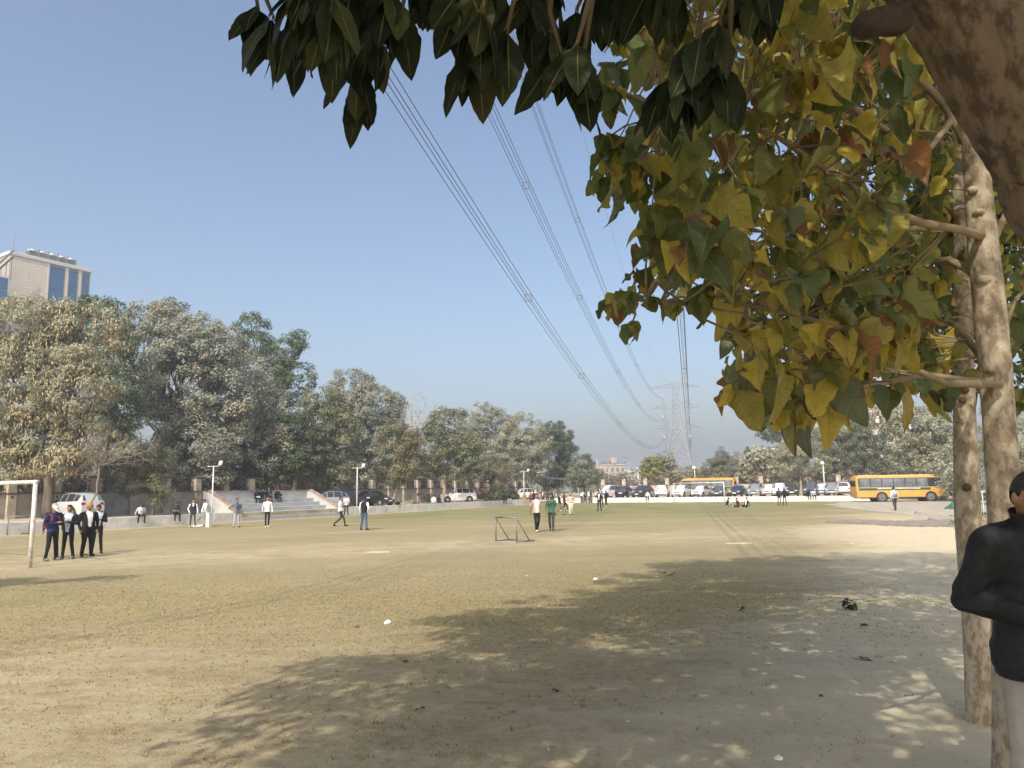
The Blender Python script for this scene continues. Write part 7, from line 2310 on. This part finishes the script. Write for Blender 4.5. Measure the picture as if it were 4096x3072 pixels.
LM_canopy = leaf_mat('lightened_fig_canopy', (.15, .165, .075), .42, .4, .3)  # unseen crown leaves, made paler and more translucent to brighten the ground shade
def fig_tree():
    base = Vector((2.35, 1.05, float(hg(2.35, 1.05))))
    t = thing('fig_tree', 'dark rubber fig leaning over the camera, its thick brown limb at the top right corner', 'tree', base)
    M_limb = mat('furrowed_brown_bark', (.135, .10, .062), .95, col2=(.06, .042, .026), scale=24, bump=1.0, bscale=14, detail=9, stretch=(1, 1, .45))
    Yl = 1.72
    mid = [at(4400, 900, Yl), at(4240, 650, Yl), at(4030, 320, Yl), at(3810, 0, Yl), at(3620, -260, Yl), at(3400, -500, Yl + .05)]
    path = [base + Vector((0, 0, -.1)), base + Vector((-.08, .1, .7)), base + Vector((-.45, .45, 1.45)), *mid]
    rad = [.18, .155, .145, .134, .126, .123, .118, .106, .085]
    bark_tube([p - base for p in path], rad, 'trunk', M_limb, t, 96, .014, .006, .02, 13, 4.0)
    # broken stubs on the limb
    a = at(3600, 70, Yl - .05); b = at(3425, 110, Yl - .10)
    bark_tube([a - base, a.lerp(b, .5) - base + Vector((0, 0, .004)), a.lerp(b, .85) - base, b - base], [.036, .029, .026, .012], 'stub', mat('black_dead_wood', (.035, .024, .016), .95, bump=.8, bscale=30, var=.4), t, 28, .005, .004, .03, 21, 8.0)
    L0 = mid[-1]
    arms = [[L0, Vector((.35, 1.85, 3.85)), Vector((-.25, 2.0, 3.95)), Vector((-.85, 2.15, 4.0)), Vector((-1.35, 2.3, 4.0))],
            [L0, Vector((.5, 2.1, 3.9)), Vector((.55, 2.5, 4.2))], [mid[-1], Vector((.2, 1.0, 4.6)), Vector((-.6, .2, 5.4)), Vector((-1.5, -1.0, 6.0))],
            [mid[-1], Vector((.7, 1.6, 4.8)), Vector((1.4, 2.6, 6.8)), Vector((2.2, 3.4, 8.4))], [mid[-2], Vector((1.4, .6, 4.6)), Vector((2.4, -.6, 6.2))], [Vector((.7, 1.6, 4.8)), Vector((.6, 2.2, 6.0)), Vector((.5, 2.4, 7.2))],
            [Vector((1.4, 2.6, 6.8)), Vector((3.2, 2.4, 7.4)), Vector((5.0, 2.0, 8.0))]]
    for i, p in enumerate(arms):
        n = len(p)
        MB().tube([q - base for q in p], [(.055 if i < 2 else .075) * (1 - .7 * k / (n - 1)) for k in range(n)], 9).build('branch', M_limb, t, True)
    nodes = [(1030, 20, 2.5), (1090, 60, 2.4), (1160, 90, 2.3), (1330, -40, 1.7), (1230, -80, 1.9), (1300, -110, 1.75), (1400, -120, 1.8), (1500, 110, 2.1), (1430, 250, 2.2), (1560, -60, 1.9), (1610, 30, 2.2), (1720, -110, 2.3), (1860, -70, 2.0), (1930, 30, 1.95), (2030, 110, 2.1),
             (2120, -30, 2.2), (2210, 110, 2.2), (2310, 30, 2.3), (2310, 170, 2.1), (2410, -60, 2.5), (2480, -40, 2.4), (2620, -90, 2.3), (2700, -60, 2.2), (2800, 150, 2.2), (2880, 80, 2.2), (2770, 250, 2.25), (2900, 260, 2.3), (2960, -60, 2.3), (3060, -80, 2.2), (1980, -90, 2.2), (2200, -90, 2.4), (1480, -60, 2.3), (1450, 310, 2.3), (2240, 200, 2.2), (2330, 250, 2.2), (2680, 300, 2.4), (1900, 180, 2.1), (1340, 40, 2.0)]
    items = []
    tw = MB()
    spine = [q for p in arms[:2] for k in range(len(p) - 1) for q in (p[k], p[k].lerp(p[k + 1], .5))]
    for x, y, d in nodes:
        p = at(x, y, d)
        c = min(spine, key=lambda q: (q - p).length + abs(q.x - p.x))
        tw.tube([q - base for q in wobble(c, p, 5, .06)], [.014, .012, .010, .009, .008, .006], 6, cap=False)
        a0 = random.uniform(0, 6.28)
        for k in range(random.choice((6, 7, 8)) if y < 30 else random.choice((4, 5, 6))):
            a = a0 + 2.4 * k
            h = Vector((math.cos(a), math.sin(a), 0))
            ax = (h * random.uniform(.1, .6) + Vector((-.12, 0, random.uniform(-1.3, -.7)))).normalized()
            nr = (h * random.uniform(.4, 1.2) + Vector((0, -.3, .5)) + Vector((random.gauss(0, .4), random.gauss(0, .4), 0))).normalized()
            s = random.uniform(.15, .235)
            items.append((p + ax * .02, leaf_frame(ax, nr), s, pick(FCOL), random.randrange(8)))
    tag(tw.build('twigs', mat('dark_fig_twig', (.11, .085, .05), .9), t), None, None, None, 'stuff')
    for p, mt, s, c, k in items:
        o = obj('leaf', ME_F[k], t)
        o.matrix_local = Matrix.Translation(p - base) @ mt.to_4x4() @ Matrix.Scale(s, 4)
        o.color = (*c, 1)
    edge = [((.2, 1.9, 4.35), (.8, .5, .35)), ((-.8, 2.1, 4.4), (.8, .5, .3)), ((-1.7, -1.0, 5.8), (2.7, 2.3, 1.2)), ((-1.8, 1.2, 6.6), (2.3, 2.0, 1.1)), ((-1.4, 3.2, 8.2), (2.4, 2.0, 1.1)), ((-0.3, 4.6, 9.3), (2.7, 2.2, 1.1)), ((.8, 6.2, 10.6), (2.7, 2.2, 1.1)), ((1.9, 8.0, 11.9), (2.7, 2.2, 1.1))]
    loose = [((2.4, -.6, 6.3), (2.6, 2.4, 1.2)), ((1.8, 2.2, 7.6), (2.2, 2.0, 1.2)), ((5.0, 2.0, 8.0), (2.6, 2.4, 1.4)), ((.5, -3.6, 5.8), (3.0, 2.2, 1.4))]
    va, fa, ta, Ca, Ra = leaf_cloud([(np.array(c) - np.array(base), r) for c, r in edge], .19, .085, 1.25, .5, rc0=.6, inner=.15)
    vb, fb, tb, Cb, Rb = leaf_cloud([(np.array(c) - np.array(base), r) for c, r in loose], .19, .085, .30, .5, rc0=.6, inner=.15)
    v, ti = np.concatenate([va, vb]), np.concatenate([ta, tb])
    q = v.reshape(-1, 4, 3)
    ctr = q.mean(1) + np.array(base) - np.array((0, 0, CAMZ))
    cc = ctr @ np.array(RM)
    dz = np.maximum(-cc[:, 2], .05)
    px, py = W0 / 2 + FPX * cc[:, 0] / dz, H0 / 2 - FPX * cc[:, 1] / dz
    vis = (cc[:, 2] < -.1) & (py > -140) & (px > -200) & (px < 4300)
    keep = ~vis
    v2 = q[keep].reshape(-1, 3); t2 = ti.reshape(-1, 4, 3)[keep].reshape(-1, 3)
    tag(obj('crown', np_mesh('crown', v2, np.arange(len(v2)).reshape(-1, 4), [LM_canopy], tint=t2), t), None, None, None, 'stuff')
fig_tree()

# an unseen tree added left of the frame, crown flattened to throw the long shadow
def added_shadow_tree():
    p = Vector((-13.4, 14.6, float(hg(-13.4, 14.6))))
    t = thing('shade_tree', 'unseen tree added outside the left edge to shade the goal mouth', 'tree', p)
    lob = [(np.array((-.6, -.2, 4.6)), (1.5, .5, .4)), (np.array((1.0, .25, 4.7)), (1.2, .42, .35))]
    v, f, ti, Cc, Rc = leaf_cloud(lob, .26, .15, 1.3, rc0=.5)
    tag(obj('crown', np_mesh('crown', v, f, [LM_mid], tint=ti), t), None, None, None, 'stuff')
    MB().tube([(0, 0, -.1), (.1, .1, 2), (.3, 0, 4.4)], [.16, .13, .08], 10).build('trunk', M_bark, t, True)
added_shadow_tree()

# ------------------------------------------------------------ litter and fallen leaves
M_paper = mat('white_paper', (.78, .79, .82), .8)
def crumple(px, py, size, label, m=M_paper, seed=1, name='crumpled_paper', cat='litter', flat=.5):
    p = gp(px, py); size *= .5
    r = np.random.default_rng(seed)
    bm = bmesh.new()
    bmesh.ops.create_icosphere(bm, subdivisions=2, radius=1)
    for v in bm.verts:
        k = 1 + r.normal(0, .22)
        v.co = Vector((v.co.x * k, v.co.y * k * .8, v.co.z * k * flat + flat * .75)) * size
    me = bpy.data.meshes.new(name); bm.to_mesh(me); bm.free(); me.materials.append(m)
    o = obj(name, me); o.location = p
    return tag(o, label, cat)
crumple(3116, 3040, .05, 'crumpled white paper at the bottom edge right of centre', seed=2, flat=.55)
crumple(1552, 2497, .085, 'folded white paper standing on the grass left of the shadow', seed=3, flat=.8)
crumple(1430, 2510, .07, 'dry brown leaf scrap beside the folded white paper', mat('brown_scrap', (.16, .09, .05), .9), 4, 'leaf_scrap', 'litter', .4)
crumple(2383, 2320, .11, 'white paper scrap on the grass above the shadow edge', seed=5, flat=.5)
crumple(2628, 2308, .10, 'flattened paper scrap beside fallen green leaves', seed=6, flat=.15)
crumple(2943, 2312, .06, 'tiny white scrap inside the upper shadow', seed=7, flat=.3)
crumple(2938, 2381, .07, 'flattened clear bottle shaped scrap in the shadow', mat('grey_plastic', (.5, .5, .5), .3), 8, 'plastic_scrap', 'litter', .25)
crumple(3072, 2389, .045, 'small white scrap right of the plastic scrap in the shadow', seed=9, flat=.3)
crumple(2513, 2888, .035, 'grey white scrap in the dappled foreground', mat('grey_plastic', (.5, .5, .5), .3), 10, 'plastic_scrap', 'litter', .3)
crumple(3383, 2232, .07, 'small pale blue scrap at the far edge of the shadow', mat('blue_plastic', (.25, .38, .55), .4), 11, 'plastic_scrap', 'litter', .4)
crumple(3284, 2786, .035, 'dark round pebble in the foreground shade', mat('dark_stone', (.08, .065, .05), .9), 12, 'stone', 'stone', .6)
crumple(2107, 2303, .05, 'tiny white scrap on open grass left of the paper', seed=13, flat=.3)
crumple(3845, 2625, .045, 'folded pale paper beside the foot of the young tree', seed=14, flat=.3)
crumple(3405, 2175, .06, 'white scrap on the bare sand above the shadow', seed=15, flat=.3)
crumple(1306, 2223, .05, 'white scrap on the grass in front of the striding person', seed=16, flat=.3)
def fallen(px, py, n, s, cols, label, spread=.1):
    p = gp(px, py)
    t = thing('fallen_leaves', label, 'leaves', p)
    for k in range(n):
        a = random.uniform(0, 6.28)
        ax = Vector((math.cos(a), math.sin(a), random.uniform(.0, .5))).normalized()
        nr = Vector((random.gauss(0, .4), random.gauss(0, .4), 1)).normalized()
        o = obj('leaf', random.choice(ME_B), t)
        q = Vector((random.gauss(0, spread), random.gauss(0, spread * .6), .02 + .02 * k))
        if n == 1: q = Vector((0, 0, .02))
        o.matrix_local = Matrix.Translation(q) @ leaf_frame(ax, nr).to_4x4() @ Matrix.Scale(s * random.uniform(.8, 1.2), 4)
        o.color = (*random.choice(cols), 1)
    return t
G1, G2, B1 = (.035, .055, .02), (.06, .075, .025), (.20, .10, .045)
fallen(3385, 2440, 6, .15, [G1, G1, G2], 'dark green clump of fallen leaves on the sand', .045)
fallen(2672, 2302, 3, .14, [G1, G2, B1], 'fallen green leaves at the upper edge of the shadow', .14)
fallen(3440, 2637, 1, .14, [B1], 'brown fallen leaf in the dappled shade right of centre')
fallen(2960, 2443, 1, .13, [G1], 'dark fallen leaf in the middle of the shadow')
fallen(3475, 2510, 1, .10, [B1], 'curled brown leaf on the bare sand near the trunks')
fallen(2212, 2770, 1, .09, [G1], 'dark curled leaf in the foreground shadow')
fallen(1700, 2845, 1, .08, [B1], 'small curled leaf at the lower shadow edge')
fallen(1610, 2650, 1, .09, [B1], 'brown curled leaf on the sunlit grass')
fallen(340, 2222, 2, .14, [G2], 'green leaves lying right of the suited group', .2)

# ------------------------------------------------------------ hazy winter air
def haze():
    mb = MB().box(-4200, 4200, -700, 6200, -1.2, 64)
    m = bpy.data.materials.new('winter_haze'); m.use_nodes = True
    T = m.node_tree
    T.nodes.remove(T.nodes['Principled BSDF'])
    v = T.nodes.new('ShaderNodeVolumePrincipled')
    v.inputs['Color'].default_value = (.90, .94, .99, 1)
    v.inputs['Density'].default_value = HAZE
    v.inputs['Anisotropy'].default_value = 0.2
    T.links.new(v.outputs[0], T.nodes['Material Output'].inputs['Volume'])
    tag(mb.build('haze', m), 'thin pale winter haze over the whole field', 'haze', None, 'stuff')
HAZE = 0.0011
if HAZE: haze()
